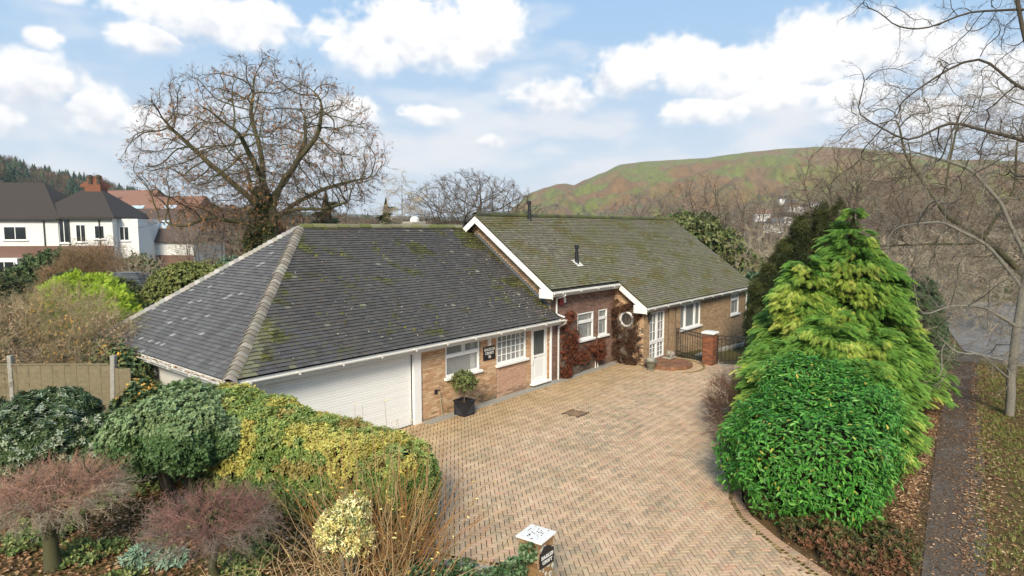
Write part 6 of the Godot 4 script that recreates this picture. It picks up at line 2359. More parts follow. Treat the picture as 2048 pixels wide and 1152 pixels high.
func big_trees() -> void:
	R.seed = 501
	# the great oak behind the garage
	var at := Vector3(18.9, 0.0, -34.2)
	var oak := thing("oak_tree", "great spreading oak keeping some brown leaves, behind the garage roof", "tree", at)
	var V := func(x: float, y: float, z: float) -> Vector3: return at + SIDE * x + AWAY * z + Vector3(0, y, 0)
	var sk := [
		[V.call(0.0, -0.3, 0), V.call(0.05, 2, 0), V.call(0.1, 4.5, 0), V.call(0.35, 6.9, 0)],
		[V.call(0.35, 6.9, 0), V.call(-0.2, 8.6, 0.3), V.call(-0.3, 10.5, 0.2), V.call(-0.9, 12.3, 0.5), V.call(-0.7, 14.0, 0.6)],
		[V.call(0.2, 6.0, 0), V.call(-1.0, 7.9, -0.4), V.call(-2.4, 9.2, -0.8), V.call(-3.6, 10.4, -1.2), V.call(-4.3, 11.2, -1.5)],
		[V.call(0.35, 6.9, 0), V.call(1.2, 8.6, -0.5), V.call(2.4, 9.9, -0.9), V.call(3.4, 11.0, -1.0), V.call(3.8, 12.6, -1.4)],
		[V.call(0.3, 6.4, 0), V.call(1.6, 7.6, 1.2), V.call(3.2, 8.4, 1.8), V.call(5.0, 8.9, 2.2)],
		[V.call(0.0, 5.6, 0), V.call(-1.5, 6.3, -0.5), V.call(-3.0, 6.5, -0.9), V.call(-4.2, 6.0, -1.0), V.call(-5.6, 6.2, -1.3), V.call(-6.2, 6.0, -1.4)],
		[V.call(-0.1, 6.2, 0), V.call(-1.0, 7.2, 1.8), V.call(-2.2, 8.4, 3.2), V.call(-2.8, 10.0, 4.2)],
		[V.call(0.3, 7.6, 0.1), V.call(1.0, 9.5, 2.0), V.call(1.4, 11.5, 3.2), V.call(1.2, 13.0, 3.6)],
		[V.call(0.3, 7.6, 0.1), V.call(0.4, 9.2, -2.2), V.call(0.2, 10.8, -3.8)],
		[V.call(0.4, 6.6, 0.0), V.call(2.0, 7.0, -0.8), V.call(3.8, 7.0, -1.2), V.call(5.2, 7.4, -1.6)]]
	var pts := crown_points(3500, at + SIDE * 0.05 + Vector3(0, 9.4, 0), Vector3(7.1, 6.2, 7.1), 0.62, 0.42)
	var g := colonize(sk, pts, 0.30, 2.2, 0.46, 140, 0.46)
	var b := MB.new()
	var tips := []
	limbs_mesh(g, 0.0145, 2.0, 0.85, b, tips)
	part(oak, "trunk", b.mesh(), mats["moss_bark"])
	copies(oak, "twigs", spray_mesh(503, 12, 0.9, 0.2, 0.011), mats["twig_vc"], twigs_at(tips, 2, 0.3, 0.62, 0.75, [S(112, 94, 76), S(98, 84, 70), S(124, 102, 80)]))
	var lv := IC.new()
	var nz := noise(505, 0.35)
	for q in tips:
		var y := nz.get_noise_3dv(q[0])
		if R.randf() < 0.25 + 0.6 * ss(0.1, -0.15, y):
			continue
		for k in 2:
			var p: Vector3 = q[0] + rv() * 0.4
			lv.add(Transform3D(aim(rv(), 0).scaled(Vector3.ONE * rf(0.07, 0.125)), p), vary([S(150, 112, 80), S(134, 98, 72), S(166, 124, 84), S(118, 90, 72)][R.randi() % 4], 0.2))
	for k in 420:
		var p := at + SIDE * (rf(-6.0, -2.0) if k % 3 else R.randfn() * 0.9) + AWAY * R.randfn() * 1.2 + Vector3(0, rf(5.8, 7.4) if k % 3 else rf(5.5, 8.5), 0)
		lv.add(Transform3D(aim(rv(), 0).scaled(Vector3.ONE * rf(0.08, 0.14)), p), vary([S(186, 140, 90), S(170, 126, 82), S(150, 114, 76)][k % 3], 0.2))
	copies(oak, "leaves", sprig_mesh(4, 0.5, 1.0, 1.2, 507), mats["foliage"], lv)
	var iv := thing("oak_ivy", "ivy climbing the trunk and lower limbs of the great oak", "ivy", at)
	var ib := []
	for k in 9:
		ib.append([at + SIDE * rf(-0.8, 0.0) + Vector3(0, 3.2 + k * 0.55, 0), Vector3(rf(0.45, 0.8), 0.7, rf(0.45, 0.8))])
	ib.append([at + SIDE * 0.6 + Vector3(0, 2.4, 0), Vector3(0.8, 1.2, 0.8)])
	foliage(iv, "leaves", ib, 2200, sprig_mesh(5, 0.7, 1.0, 1.1, 509), "foliage", func(_a, _n): return [S(70, 82, 48), S(92, 98, 60), S(112, 104, 66), S(58, 68, 42)][R.randi() % 4], 0.12, 0.2, {lo = 0.4, wild = 0.9})
	# the tree whose limbs reach in over the path from outside the frame
	R.seed = 521
	var rt := thing("overhanging_tree", "bare tree whose dark limbs reach in over the right end of the view", "tree", Vector3(17.2, 0, 5.5))
	var r0 := Vector3(17.2, -0.2, 5.5)
	var W := func(x: float, y: float, d: float) -> Vector3: return Vector3(0, y, 0) + SIDE * x + AWAY * d
	var sk2 := [
		[r0, W.call(15.3, 3, 9.7), W.call(15.4, 6, 9.8), W.call(15.0, 8.0, 10.0), W.call(14.6, 10.5, 10.4)],
		[W.call(15.4, 6, 9.8), W.call(13.4, 6.4, 11.6), W.call(12.0, 7.2, 13.0), W.call(10.8, 7.95, 14.0), W.call(9.9, 8.3, 14.4), W.call(9.1, 7.85, 14.6), W.call(8.6, 8.2, 14.8), W.call(8.1, 8.55, 15.0)],
		[W.call(15.2, 7.5, 10.0), W.call(13.0, 8.0, 12.4), W.call(11.8, 8.5, 13.6), W.call(11.0, 9.0, 14.0), W.call(10.4, 9.7, 14.3), W.call(9.9, 9.5, 14.6), W.call(9.2, 8.95, 14.8)],
		[W.call(14.6, 9.6, 10.3), W.call(12.8, 10.0, 12.4), W.call(11.2, 10.6, 14.0), W.call(10.2, 10.7, 14.4), W.call(9.4, 10.4, 14.6)],
		[W.call(14.6, 10.4, 10.4), W.call(12.4, 10.9, 12.8), W.call(10.9, 11.6, 14.2), W.call(10.3, 12.6, 14.6), W.call(9.8, 12.9, 14.8)],
		[W.call(11.6, 9.0, 13.7), W.call(11.05, 10.2, 14.0), W.call(10.95, 11.2, 14.2), W.call(11.3, 12.4, 14.3), W.call(11.0, 13.6, 14.3)],
		[W.call(14.8, 9.0, 10.2), W.call(13.6, 11.0, 11.6), W.call(12.0, 12.6, 13.0), W.call(11.4, 13.8, 13.4)]]
	var p2 := PackedVector3Array()
	for k in 620:
		var x := rf(8.0, 13.2)
		var y := rf(6.8, 13.6)
		if x < 9.6 and y > 9.8 and R.randf() < 0.75:
			continue
		if x < 9.2 and R.randf() < 0.4:
			continue
		p2.append(W.call(x, y, rf(12.5, 16.5)))
	var g2 := colonize(sk2, p2, 0.22, 1.5, 0.36, 60, 0.34)
	var b2 := MB.new()
	var t2 := []
	limbs_mesh(g2, 0.0085, 2.1, 0.30, b2, t2)
	part(rt, "trunk", b2.mesh(), mats["bark"])
	copies(rt, "twigs", spray_mesh(523, 9, 1.0, 0.0, 0.010), mats["twig_vc"], twigs_at(t2, 1, 0.25, 0.6, 0.6, [S(92, 78, 66), S(78, 66, 58), S(104, 90, 76)]))
	# lichen-grey tree by the path
	R.seed = 531
	var pt := thing("path_tree", "grey bare tree with thick upright trunk on the verge beside the path", "tree", Vector3(25, 0, -0.25))
	var q0 := Vector3(25, -0.2, -0.25)
	var P := func(x: float, y: float, z: float) -> Vector3: return q0 + SIDE * x + AWAY * z + Vector3(0, y, 0)
	var sk3 := [
		[q0, P.call(-0.05, 1.6, 0), P.call(0.15, 3.6, 0.1), P.call(0.3, 5.8, 0), P.call(0.2, 8.2, 0.2), P.call(0.5, 10.4, 0.2)],
		[P.call(0.0, 1.4, 0), P.call(-0.7, 1.75, -0.3), P.call(-1.5, 2.3, -0.6), P.call(-2.4, 2.35, -0.8), P.call(-3.2, 3.0, -1.0)],
		[P.call(0.1, 3.0, 0), P.call(-1.2, 3.7, -0.2), P.call(-2.4, 3.75, -0.4), P.call(-3.6, 3.3, -0.6)],
		[P.call(0.2, 4.2, 0), P.call(-0.8, 5.6, 0.4), P.call(-1.9, 6.3, 0.8), P.call(-3.2, 6.2, 1.0)],
		[P.call(0.2, 5.0, 0), P.call(-0.6, 7.0, 0.3), P.call(-1.5, 8.0, 0.5), P.call(-2.6, 8.4, 0.8)],
		[P.call(0.25, 4.6, 0), P.call(1.4, 6.0, 0.3), P.call(2.2, 7.6, 0.6)],
		[P.call(0.25, 5.6, 0), P.call(0.4, 7.6, -1.0), P.call(0.2, 9.2, -1.8)]]
	var p3 := PackedVector3Array()
	for k in 900:
		p3.append(P.call(rf(-4.2, 2.4), rf(1.6, 10.8), rf(-2.6, 2.6)))
	var g3 := colonize(sk3, p3, 0.26, 1.6, 0.42, 60, 0.34)
	var b3 := MB.new()
	var t3 := []
	limbs_mesh(g3, 0.009, 2.1, 0.27, b3, t3)
	part(pt, "trunk", b3.mesh(), mats["pale_bark"])
	copies(pt, "twigs", spray_mesh(533, 12, 0.9, 0.0, 0.011), mats["twig_vc"], twigs_at(t3, 1, 0.35, 0.75, 0.6, [S(150, 138, 120), S(136, 122, 106), S(166, 152, 132), S(124, 108, 94)]))
	# the heavy mossy branch that leans in behind the conifer
	R.seed = 541
	var lt := thing("leaning_tree", "mossy leaning bare tree behind the golden conifer, its main limb slanting left", "tree", Vector3(31.5, -0.3, 1.5))
	var l0 := Vector3(31.0, -0.3, 0.8)
	var Q := func(x: float, y: float, z: float) -> Vector3: return l0 + SIDE * x + AWAY * z + Vector3(0, y, 0)
	var sk4 := [
		[l0, Q.call(-0.3, 2.4, 0), Q.call(-1.2, 4.4, 0), Q.call(-2.9, 5.9, 0), Q.call(-4.2, 6.6, 0.2), Q.call(-4.9, 7.6, 0.2), Q.call(-5.8, 9.0, 0.4), Q.call(-6.1, 10.6, 0.6)],
		[Q.call(-4.4, 6.9, 0.2), Q.call(-4.2, 8.4, 0.3), Q.call(-3.9, 10.4, 0.3)],
		[Q.call(-2.9, 5.9, 0), Q.call(-2.2, 7.6, -0.4), Q.call(-2.4, 9.4, -0.6)],
		[Q.call(-2.6, 5.7, 0), Q.call(-4.2, 5.6, 0.6), Q.call(-5.8, 5.5, 1.0)],
		[Q.call(-1.0, 4.0, 0), Q.call(0.2, 6.2, 0.6), Q.call(0.4, 8.2, 0.8)]]
	var p4 := PackedVector3Array()
	for k in 620:
		p4.append(Q.call(rf(-7.6, 1.2), rf(4.4, 11.0), rf(-2.2, 2.6)))
	var g4 := colonize(sk4, p4, 0.3, 1.8, 0.5, 60, 0.34)
	var b4 := MB.new()
	var t4 := []
	limbs_mesh(g4, 0.010, 2.1, 0.26, b4, t4)
	part(lt, "trunk", b4.mesh(), mats["moss_bark"])
	copies(lt, "twigs", spray_mesh(543, 12, 0.9, 0.0, 0.012), mats["twig_vc"], twigs_at(t4, 1, 0.4, 0.9, 0.6, [S(112, 96, 80), S(98, 84, 72), S(126, 108, 90)]))


func grown(called: String, label: String, group: String, sd: int, pts: PackedVector3Array, sk: Array, step: float, tip: float, most: float, bark: String, tw: Array, s0: float, s1: float, sag := 0.0) -> Node3D:
	# a bare tree standing at the origin, to be copied
	R.seed = sd
	var t := thing(called, label, "tree", Vector3.ZERO, 0.0, group)
	var g := colonize(sk, pts, step, step * 6.5, step * 1.6, 70, 0.32)
	var b := MB.new()
	var tips := []
	limbs_mesh(g, tip, 2.1, most, b, tips)
	part(t, "trunk", b.mesh(), mats[bark])
	copies(t, "twigs", spray_mesh(sd + 1, 13, 0.85, 0.0, 0.017), mats["twig_vc"], twigs_at(tips, 1, s0, s1, 0.55, tw, sag))
	return t


func again(proto: Node3D, used: Array, at: Vector3, turn: float, scale: float, label := "") -> Node3D:
	# the first place takes the original, every further one a copy under the next number
	var o := proto
	if used[0] > 0:
		o = proto.duplicate()
		var k: String = proto.name
		o.name = numbered(k)
		add_child(o, true)
	used[0] += 1
	o.position = at
	o.rotation.y = turn
	o.scale = Vector3.ONE * scale
	if label:
		o.set_meta("label", label)
	return o


func ridge(knots: Array, az: float) -> float:
	if az <= knots[0][0]:
		return knots[0][1]
	for k in knots.size() - 1:
		if az < knots[k + 1][0]:
			var f: float = (az - knots[k][0]) / (knots[k + 1][0] - knots[k][0])
			f = f * f * (3.0 - 2.0 * f) * 0.5 + f * 0.5
			return lerpf(knots[k][1], knots[k + 1][1], f)
	return knots[-1][1]


func hill(called: String, knots: Array, r0: float, r1: float, r2: float, base: float, rough: float, tone: Callable, steps := 420, rows := 90, sd := 61) -> Callable:
	# rising ground: its skyline as [bearing, height] in degrees and metres at the distance r1
	var nz := noise(sd, 0.012, 4)
	var a0: float = knots[0][0]
	var a1: float = knots[-1][0]
	var h := func(az: float, r: float) -> float:
		var top := ridge(knots, az)
		var x := sin(deg_to_rad(az)) * r
		var z := -cos(deg_to_rad(az)) * r
		var f := clampf((r - r0) / (r1 - r0), 0, 1)
		var s := f * f * (2.2 - 1.2 * f)
		if r > r1:
			s = 1.0 - 0.55 * ss(r1, r2, r)
		return base + (top - base) * s + nz.get_noise_2d(x, z) * rough * sin(minf(f, 1.0) * PI) - (0.0 if r > r0 else 3.0)
	var m := MB.new()
	m.tinted = true
	for i in steps + 1:
		var az := lerpf(a0, a1, float(i) / steps)
		for j in rows + 1:
			var f := float(j) / rows
			var r := lerpf(r0, r1, f / 0.85) if f < 0.85 else lerpf(r1, r2, (f - 0.85) / 0.15)
			var y: float = (h as Callable).call(az, r)
			var p := Vector3(sin(deg_to_rad(az)) * r, y, -cos(deg_to_rad(az)) * r)
			m.col = (tone as Callable).call(p, az, minf(f / 0.85, 1.0))
			m.p(p)
	for i in steps:
		for j in rows:
			var a := i * (rows + 1) + j
			m.ix.append_array(PackedInt32Array([a, a + 1, a + rows + 1, a + 1, a + rows + 2, a + rows + 1]))
	struct(called, m.mesh(true), mats["hillside"])
	return h


func gable_house(t: Node3D, c: Vector3, bs: Basis, w: float, d: float, h: float, rise: float, wallm: Material, roofm: Material, hipped := 0.0, wins: Array = []) -> void:
	# walls, a pitched roof and windows [x, y, width, height] on the front, in the house's own axes
	var b := MB.new()
	b.xf = Transform3D(bs, c)
	b.span(Vector3(-w / 2, -1.0, -d / 2), Vector3(w / 2, h, d / 2))
	if hipped == 0.0:
		for s in [-1, 1]:
			b.hexa([Vector3(s * w / 2 - 0.1, h, d / 2), Vector3(s * w / 2 + 0.1 - 0.1 * s, h, d / 2), Vector3(s * w / 2 + 0.1 - 0.1 * s, h, -d / 2), Vector3(s * w / 2 - 0.1, h, -d / 2), Vector3(s * w / 2 - 0.1, h + rise, 0.02), Vector3(s * w / 2 + 0.1 - 0.1 * s, h + rise, 0.02), Vector3(s * w / 2 + 0.1 - 0.1 * s, h + rise, -0.02), Vector3(s * w / 2 - 0.1, h + rise, -0.02)])
	part(t, "wall", b.mesh(), wallm)
	var r := MB.new()
	r.xf = Transform3D(bs, c)
	var o := 0.35
	var e := rise / (d / 2) * o
	var A := Vector3(-w / 2 - o, h - e, d / 2 + o)
	var B := Vector3(w / 2 + o, h - e, d / 2 + o)
	var C := Vector3(w / 2 + o, h - e, -d / 2 - o)
	var D := Vector3(-w / 2 - o, h - e, -d / 2 - o)
	var E := Vector3(-w / 2 - o + hipped, h + rise, 0)
	var F := Vector3(w / 2 + o - hipped, h + rise, 0)
	var th := Vector3(0, 0.12, 0)
	r.quad(A + th, E + th, F + th, B + th)
	r.quad(C + th, F + th, E + th, D + th)
	r.tri(D + th, E + th, A + th)
	r.tri(B + th, F + th, C + th)
	r.quad(A, B, C, D)
	r.quad(A, A + th, B + th, B)
	r.quad(B, B + th, C + th, C)
	r.quad(C, C + th, D + th, D)
	r.quad(D, D + th, A + th, A)
	part(t, "roof", r.mesh(), roofm)
	for q in wins:
		far_window(t, Transform3D(bs, c) * Vector3(q[0], q[1], d / 2), bs, q[2], q[3])


func far_window(t: Node3D, at: Vector3, bs: Basis, w: float, h: float, rows := 1) -> void:
	var f := MB.new()
	rect_frame(f, w, h, 0.08, 0.08)
	f.box(Vector3(0, h / 2, 0.01), Vector3(0.07, h - 0.1, 0.06))
	f.box(Vector3(0, -0.06, 0.06), Vector3(w + 0.25, 0.08, 0.2))
	for k in rows - 1:
		f.box(Vector3(0, h * (k + 1) / rows, 0.012), Vector3(w - 0.1, 0.06, 0.06))
	var o := place(t, "window", f.mesh(), mats["upvc"], at, bs)
	var g := MB.new()
	g.box(Vector3(0, h / 2, 0), Vector3(w - 0.1, h - 0.1, 0.03))
	sub(o, "pane", g.mesh(), mats["dark_glass"], Vector3.ZERO)


func background() -> void:
	R.seed = 601
	var brown := mat("old_tile", L(0.085, 0.066, 0.056), 0.9, "mottle", 0.9, {detail = "grain", dscale = 0.7})
	var red := mat("red_tile", L(0.34, 0.18, 0.13), 0.9, "mottle", 0.5, {detail = "fine", dscale = 1.6})
	var rb := mat("red_brick", L(0.30, 0.12, 0.07), 0.92, "mottle", 0.5, {detail = "fine", dscale = 2.0})
	var wr: Material = mats["render"]
	# --- hills
	var hn := noise(611, 0.006, 4)
	var hn2 := noise(613, 0.03, 3)
	var hn3 := noise(615, 0.11, 3)
	var moor := func(p: Vector3, _az: float, f: float) -> Color:
		var n := hn.get_noise_2d(p.x, p.z * 1.4)
		var k := hn2.get_noise_2d(p.x, p.z)
		var c: Color = S(146, 118, 70).lerp(S(130, 132, 56), ss(-0.08, 0.14, n + k * 0.35 + 0.10 * (f - 0.55)))
		if n < -0.16:
			c = c.lerp(S(144, 104, 66), 0.5)
		if f < 0.42:
			c = c.lerp(S(120, 104, 90), ss(0.42, 0.2, f + k * 0.2))
		c = c * (1.0 + 0.3 * hn3.get_noise_2d(p.x, p.z))
		return c
	var rk := [[49.1, 23.1], [52.1, 80.2], [53.3, 89.5], [54.4, 96.7], [55.1, 97.6], [55.8, 93.4], [56.9, 105.6], [58.3, 117.6], [60.0, 134.5], [62.3, 139.7], [64.4, 141.5], [67.0, 142.8], [69.1, 148.1], [71.1, 152.2], [73.5, 155.5], [76.1, 155.2], [78.6, 150.0], [80.7, 142.6], [83.1, 131.3], [84.3, 121.8], [86.5, 118.7], [89.6, 110.9], [95.8, 95.0], [112.0, 80.0]]
	var hh := hill("moorland_hill", rk, 330, 1300, 1700, -10.0, 26.0, moor)
	var far := func(p: Vector3, _az: float, f: float) -> Color: return S(104, 116, 92).lerp(S(128, 124, 96), clampf(hn.get_noise_2d(p.x, p.z) + 0.5, 0, 1))
	hill("distant_hill", [[30.0, 60.0], [36.0, 52.0], [40.0, 46.0], [45.0, 44.0], [49.0, 62.0], [52.0, 70.0], [58.0, 60.0]], 900, 2100, 2500, -10.0, 12.0, far, 80, 20, 63)
	var wood := func(p: Vector3, _az: float, f: float) -> Color: return S(74, 78, 54).lerp(S(98, 84, 62), clampf(hn2.get_noise_2d(p.x, p.z) * 1.5 + 0.5, 0, 1))
	var lk := [[-14.0, 54.0], [1.5, 52.0], [7.0, 53.0], [10.9, 51.0], [12.6, 45.6], [13.8, 41.6], [15.3, 39.8], [16.8, 36.9], [19.1, 29.0], [21.2, 24.0], [24.5, 17.6], [29.9, 12.2], [35.7, 9.1], [43.0, 5.0], [48.0, 0.0]]
	var lh := hill("wooded_hill", lk, 150, 560, 760, -2.0, 6.0, wood, 140, 30, 65)
	# --- woods on the hills: far-off masses
	var crown := far_crown(621)
	var fir := far_fir(623)
	var ic := IC.new()
	var fc := IC.new()
	for k in 3600:
		var az := rf(-12, 46)
		var r := rf(170, 580)
		var y: float = (lh as Callable).call(az, r)
		var p := Vector3(sin(deg_to_rad(az)) * r, y - 0.5, -cos(deg_to_rad(az)) * r)
		var dark := hn2.get_noise_2d(p.x * 0.7, p.z * 0.7) > 0.0 + (0.3 if az > 22 else 0.0)
		if dark:
			fc.add(Transform3D(Basis(Vector3.UP, rf(0, TAU)).scaled(Vector3(rf(4.5, 7), rf(6, 10.5), rf(4.5, 7))), p), vary([S(62, 80, 56), S(52, 70, 52), S(78, 90, 60)][R.randi() % 3], 0.2))
		else:
			var s := rf(6, 10)
			ic.add(Transform3D(Basis(Vector3.UP, rf(0, TAU)).scaled(Vector3(s, s * rf(0.9, 1.2), s)), p), vary([S(112, 92, 74), S(98, 84, 70), S(128, 104, 80), S(104, 98, 70)][R.randi() % 4], 0.15))
	copies(self, "hill_firs", fir, mats["foliage"], fc)
	tag(get_child(-1), "dark conifer wood covering the hill behind the white house", "wood", "", "stuff")
	for k in 5200:
		var az := rf(48, 108)
		var r := 150.0 + 700.0 * pow(R.randf(), 1.4)
		var p := Vector3(sin(deg_to_rad(az)) * r, 0, -cos(deg_to_rad(az)) * r)
		var lim := 0.40 + hn2.get_noise_2d(p.x, p.z) * 0.25 + 0.2 * ss(76, 90, az)
		if r > 330:
			if (r - 330.0) / 970.0 > lim:
				continue
			p.y = (hh as Callable).call(az, r) - 0.5
		else:
			p.y = gh(p.x, p.z) - 0.5
		var s := rf(5, 10)
		ic.add(Transform3D(Basis(Vector3.UP, rf(0, TAU)).scaled(Vector3(s, s * rf(0.9, 1.25), s)), p), vary([S(146, 130, 114), S(132, 118, 104), S(158, 140, 118), S(130, 126, 100), S(114, 114, 96)][R.randi() % 5], 0.14))
	for k in 1500:
		var az := rf(20, 62)
		var r := rf(95, 240)
		var p := Vector3(sin(deg_to_rad(az)) * r, 0, -cos(deg_to_rad(az)) * r)
		p.y = gh(p.x, p.z) - 0.3
		var s := rf(4, 7)
		ic.add(Transform3D(Basis(Vector3.UP, rf(0, TAU)).scaled(Vector3(s, s * rf(0.9, 1.2), s)), p), vary([S(132, 112, 90), S(116, 98, 82), S(142, 120, 92), S(108, 104, 76)][R.randi() % 4], 0.14))
	copies(self, "bare_wood", crown, mats["twig_vc"], ic)
	tag(get_child(-1), "far grey-brown leafless wood filling the valley and the lower slopes", "wood", "", "stuff")
	# --- the white house
	var A := AWAY
	var Sx := SIDE
	var bs := Basis(Sx, Vector3.UP, -A)
	var hb := Basis(Vector3.UP, 0.12) * bs
	var wh := thing("white_house", "white rendered house with steep brown hipped roof and tall chimney", "house", Sx * -50 + A * 66)
	var c0 := Sx * -54.7 + A * 68.0
	gable_house(wh, c0, hb, 15.0, 8.5, 7.1, 3.6, wr, brown, 3.8, [[3.4, 4.7, 2.2, 1.4], [-3.0, 4.7, 2.2, 1.4], [-6.0, 4.7, 1.2, 1.4]])
	var c1 := Sx * -45.9 + A * 69.2
	gable_house(wh, c1, hb, 7.6, 8.5, 7.2, 2.9, wr, brown, 3.3, [[-0.9, 4.4, 1.0, 2.5], [0.7, 4.5, 1.0, 1.8], [2.5, 4.8, 1.0, 1.4]])
	var wg := MB.new()
	wg.xf = Transform3D(hb, Sx * -41.2 + A * 69.6)
	wg.span(Vector3(-1.6, -1, -3), Vector3(1.1, 6.9, 3))
	part(wh, "wall", wg.mesh(), wr)
	far_window(wh, Transform3D(hb, Sx * -41.2 + A * 69.6) * Vector3(-0.3, 4.6, 3.0), hb, 1.0, 1.5)
	far_window(wh, Transform3D(hb, Sx * -41.2 + A * 69.6) * Vector3(-0.2, 0.6, 3.0), hb, 1.2, 2.2)
	var bb := MB.new()
	bb.xf = Transform3D(hb, c1)
	bb.span(Vector3(-12.0, -0.5, 4.26), Vector3(3.85, 4.1, 4.45))
	part(wh, "brick_plinth", bb.mesh(), mat("brown_brick", L(0.20, 0.115, 0.085), 0.92, "mottle", 0.6))
	var b2 := MB.new()
	b2.xf = Transform3D(hb, c0)
	b2.span(Vector3(-7.45, -1.0, 4.26), Vector3(7.45, 4.1, 4.4))
	part(wh, "brick_plinth", b2.mesh(), mats["brown_brick"])
	for e in [[c0, 7.6, 7.0], [c1, 3.95, 7.1]]:
		var gt := MB.new()
		gt.xf = Transform3D(hb, e[0])
		gt.bar(Vector3(-e[1], e[2] - 0.22, 4.62), Vector3(e[1], e[2] - 0.22, 4.62), 0.14, 0.12)
		gt.bar(Vector3(e[1] - 1.4, e[2] - 0.3, 4.34), Vector3(e[1] - 1.4, 4.0, 4.34), 0.09, 0.09)
		part(wh, "gutter", gt.mesh(), mats["black_metal"])
	var cons := MB.new()
	cons.xf = Transform3D(hb, c0)
	cons.span(Vector3(-5.0, -0.8, 4.25), Vector3(4.2, 2.9, 5.6))
	part(wh, "bay", cons.mesh(), mats["upvc"])
	for k in 4:
		far_window(wh, Transform3D(hb, c0) * Vector3(-3.6 + k * 2.2, 0.9, 5.6), hb, 1.9, 1.7)
	for q in [[c1 + Vector3(0, 10.0, 0) + Sx * 0.2, 1.2]]:
		var m := MB.new()
		m.xf = Transform3D(hb, q[0])
		m.box(Vector3(0, 0.2, 0), Vector3(1.6, 0.9, 0.9))
		var ch := part(wh, "chimney", m.mesh(), rb)
		for s in [-0.4, 0.45]:
			var pt := MB.new()
			pt.xf = Transform3D(hb, q[0] + hb.x * s + Vector3(0, 0.7, 0))
			pt.lathe([Vector2(0.24, 0), Vector2(0.19, 0.6), Vector2(0.25, 0.7), Vector2(0.2, 1.0), Vector2(0.0, 1.0)], 10)
			sub(ch, "chimney_pot", pt.mesh(), mats["bark"], Vector3.ZERO)
	for x in [2.0, -4.2]:
		var dp := MB.new()
		dp.xf = Transform3D(hb, c1)
		dp.bar(Vector3(x - 2.4, 7.1, 4.32), Vector3(x - 2.4, 1.9, 4.32), 0.1, 0.1)
		part(wh, "downpipe", dp.mesh(), mats["black_metal"])
	# --- red brick house and white barn
	var rh := thing("red_brick_house", "red brick house with red tiled gables and a big clustered chimney", "house", Sx * -51 + A * 88)
	var hc := Basis(Vector3.UP, -0.25) * bs
	gable_house(rh, Sx * -59.0 + A * 97.0, hc, 11.0, 9.0, 7.6, 4.0, rb, red, 0.0)
	gable_house(rh, Sx * -51.0 + A * 92.0, hc, 14.5, 8.0, 6.8, 3.6, rb, red, 0.0, [[-6, 3.6, 1.2, 1.5], [6.8, 2.2, 1.2, 1.6]])
	for x in [-2.6, 3.0]:
		var sk := MB.new()
		sk.xf = Transform3D(hc, Sx * -51.0 + A * 92.0) * Transform3D(Basis(Vector3.RIGHT, atan(3.6 / 4.0)), Vector3(x, 8.6, 2.25))
		sk.cbox(Vector3(0, 0, 0), Vector3(2.2, 0.12, 1.7), 0.03)
		part(rh, "skylight", sk.mesh(), mat("sky_glass", L(0.42, 0.50, 0.56), 0.1))
	var cm := MB.new()
	cm.xf = Transform3D(hc, Sx * -60.0 + A * 91.0)
	cm.box(Vector3(0, 10.4, 0), Vector3(2.6, 4.2, 1.6))
	cm.box(Vector3(0, 12.0, 0), Vector3(3.1, 0.5, 2.0))
	var chm := part(rh, "chimney", cm.mesh(), rb)
	for k in 4:
		var pt := MB.new()
		pt.xf = Transform3D(hc, Sx * -60.0 + A * 91.0 + hc.x * (-1.0 + k * 0.65) + Vector3(0, 12.3, 0))
		pt.lathe([Vector2(0.3, 0), Vector2(0.25, 0.9), Vector2(0.31, 1.0), Vector2(0.0, 1.1)], 10)
		sub(chm, "chimney_pot", pt.mesh(), rb, Vector3.ZERO)
	var bn := thing("white_barn", "long white outbuilding with brown roof and two skylights", "outbuilding", Sx * -40.7 + A * 72)
	var bc := Sx * -40.6 + A * 74.0
	var hd := Basis(Vector3.UP, -0.08) * bs
	gable_house(bn, bc, hd, 10.2, 6.5, 4.7, 3.4, wr, mat("barn_tile", L(0.155, 0.11, 0.092), 0.9, "mottle", 0.9, {detail = "grain", dscale = 0.7}), 0.0)
	var pl := MB.new()
	pl.xf = Transform3D(hd, bc)
	pl.span(Vector3(-5.05, -0.8, 3.2), Vector3(5.05, 2.9, 3.32))
	part(bn, "brick_plinth", pl.mesh(), mats["brown_brick"])
	for x in [-2.3, 0.7]:
		var sk := MB.new()
		sk.xf = Transform3D(hd, bc) * Transform3D(Basis(Vector3.RIGHT, atan(3.4 / 3.25)), Vector3(x, 6.35, 1.85))
		sk.cbox(Vector3.ZERO, Vector3(1.3, 0.12, 1.3), 0.03)
		part(bn, "skylight", sk.mesh(), mats["sky_glass"])
	far_window(bn, Transform3D(hd, bc) * Vector3(-1.0, -0.3, 3.32), hd, 2.0, 1.6)
	# garden shelter with a slatted grey roof
	var sh := thing("garden_shelter", "small shelter with low grey slatted roof behind the topiary", "shelter", Vector3(11.6, 0.9, -34.4))
	var s0 := MB.new()
	for k in 4:
		s0.box(Vector3(11.6 + (-1.2 if k % 2 else 1.2), 1.9, -34.4 + (-1.0 if k < 2 else 1.0)), Vector3(0.1, 2.4, 0.1))
	part(sh, "posts", s0.mesh(), mats["dark_wood"])
	for k in 9:
		var f := k / 9.0
		var m := MB.new()
		m.xf = Transform3D(bs, Vector3(11.6, 3.05 + f * 0.75, -34.4))
		var w := lerpf(3.4, 0.9, f)
		for s in [-1, 1]:
			m.bar(Vector3(-w * 0.5, 0, s * (1.5 - 1.4 * f)), Vector3(w * 0.5, 0, s * (1.5 - 1.4 * f)), 0.24, 0.03)
		part(sh, "slat", m.mesh(), mats["lead"])
	# --- houses on the far slope
	R.seed = 631
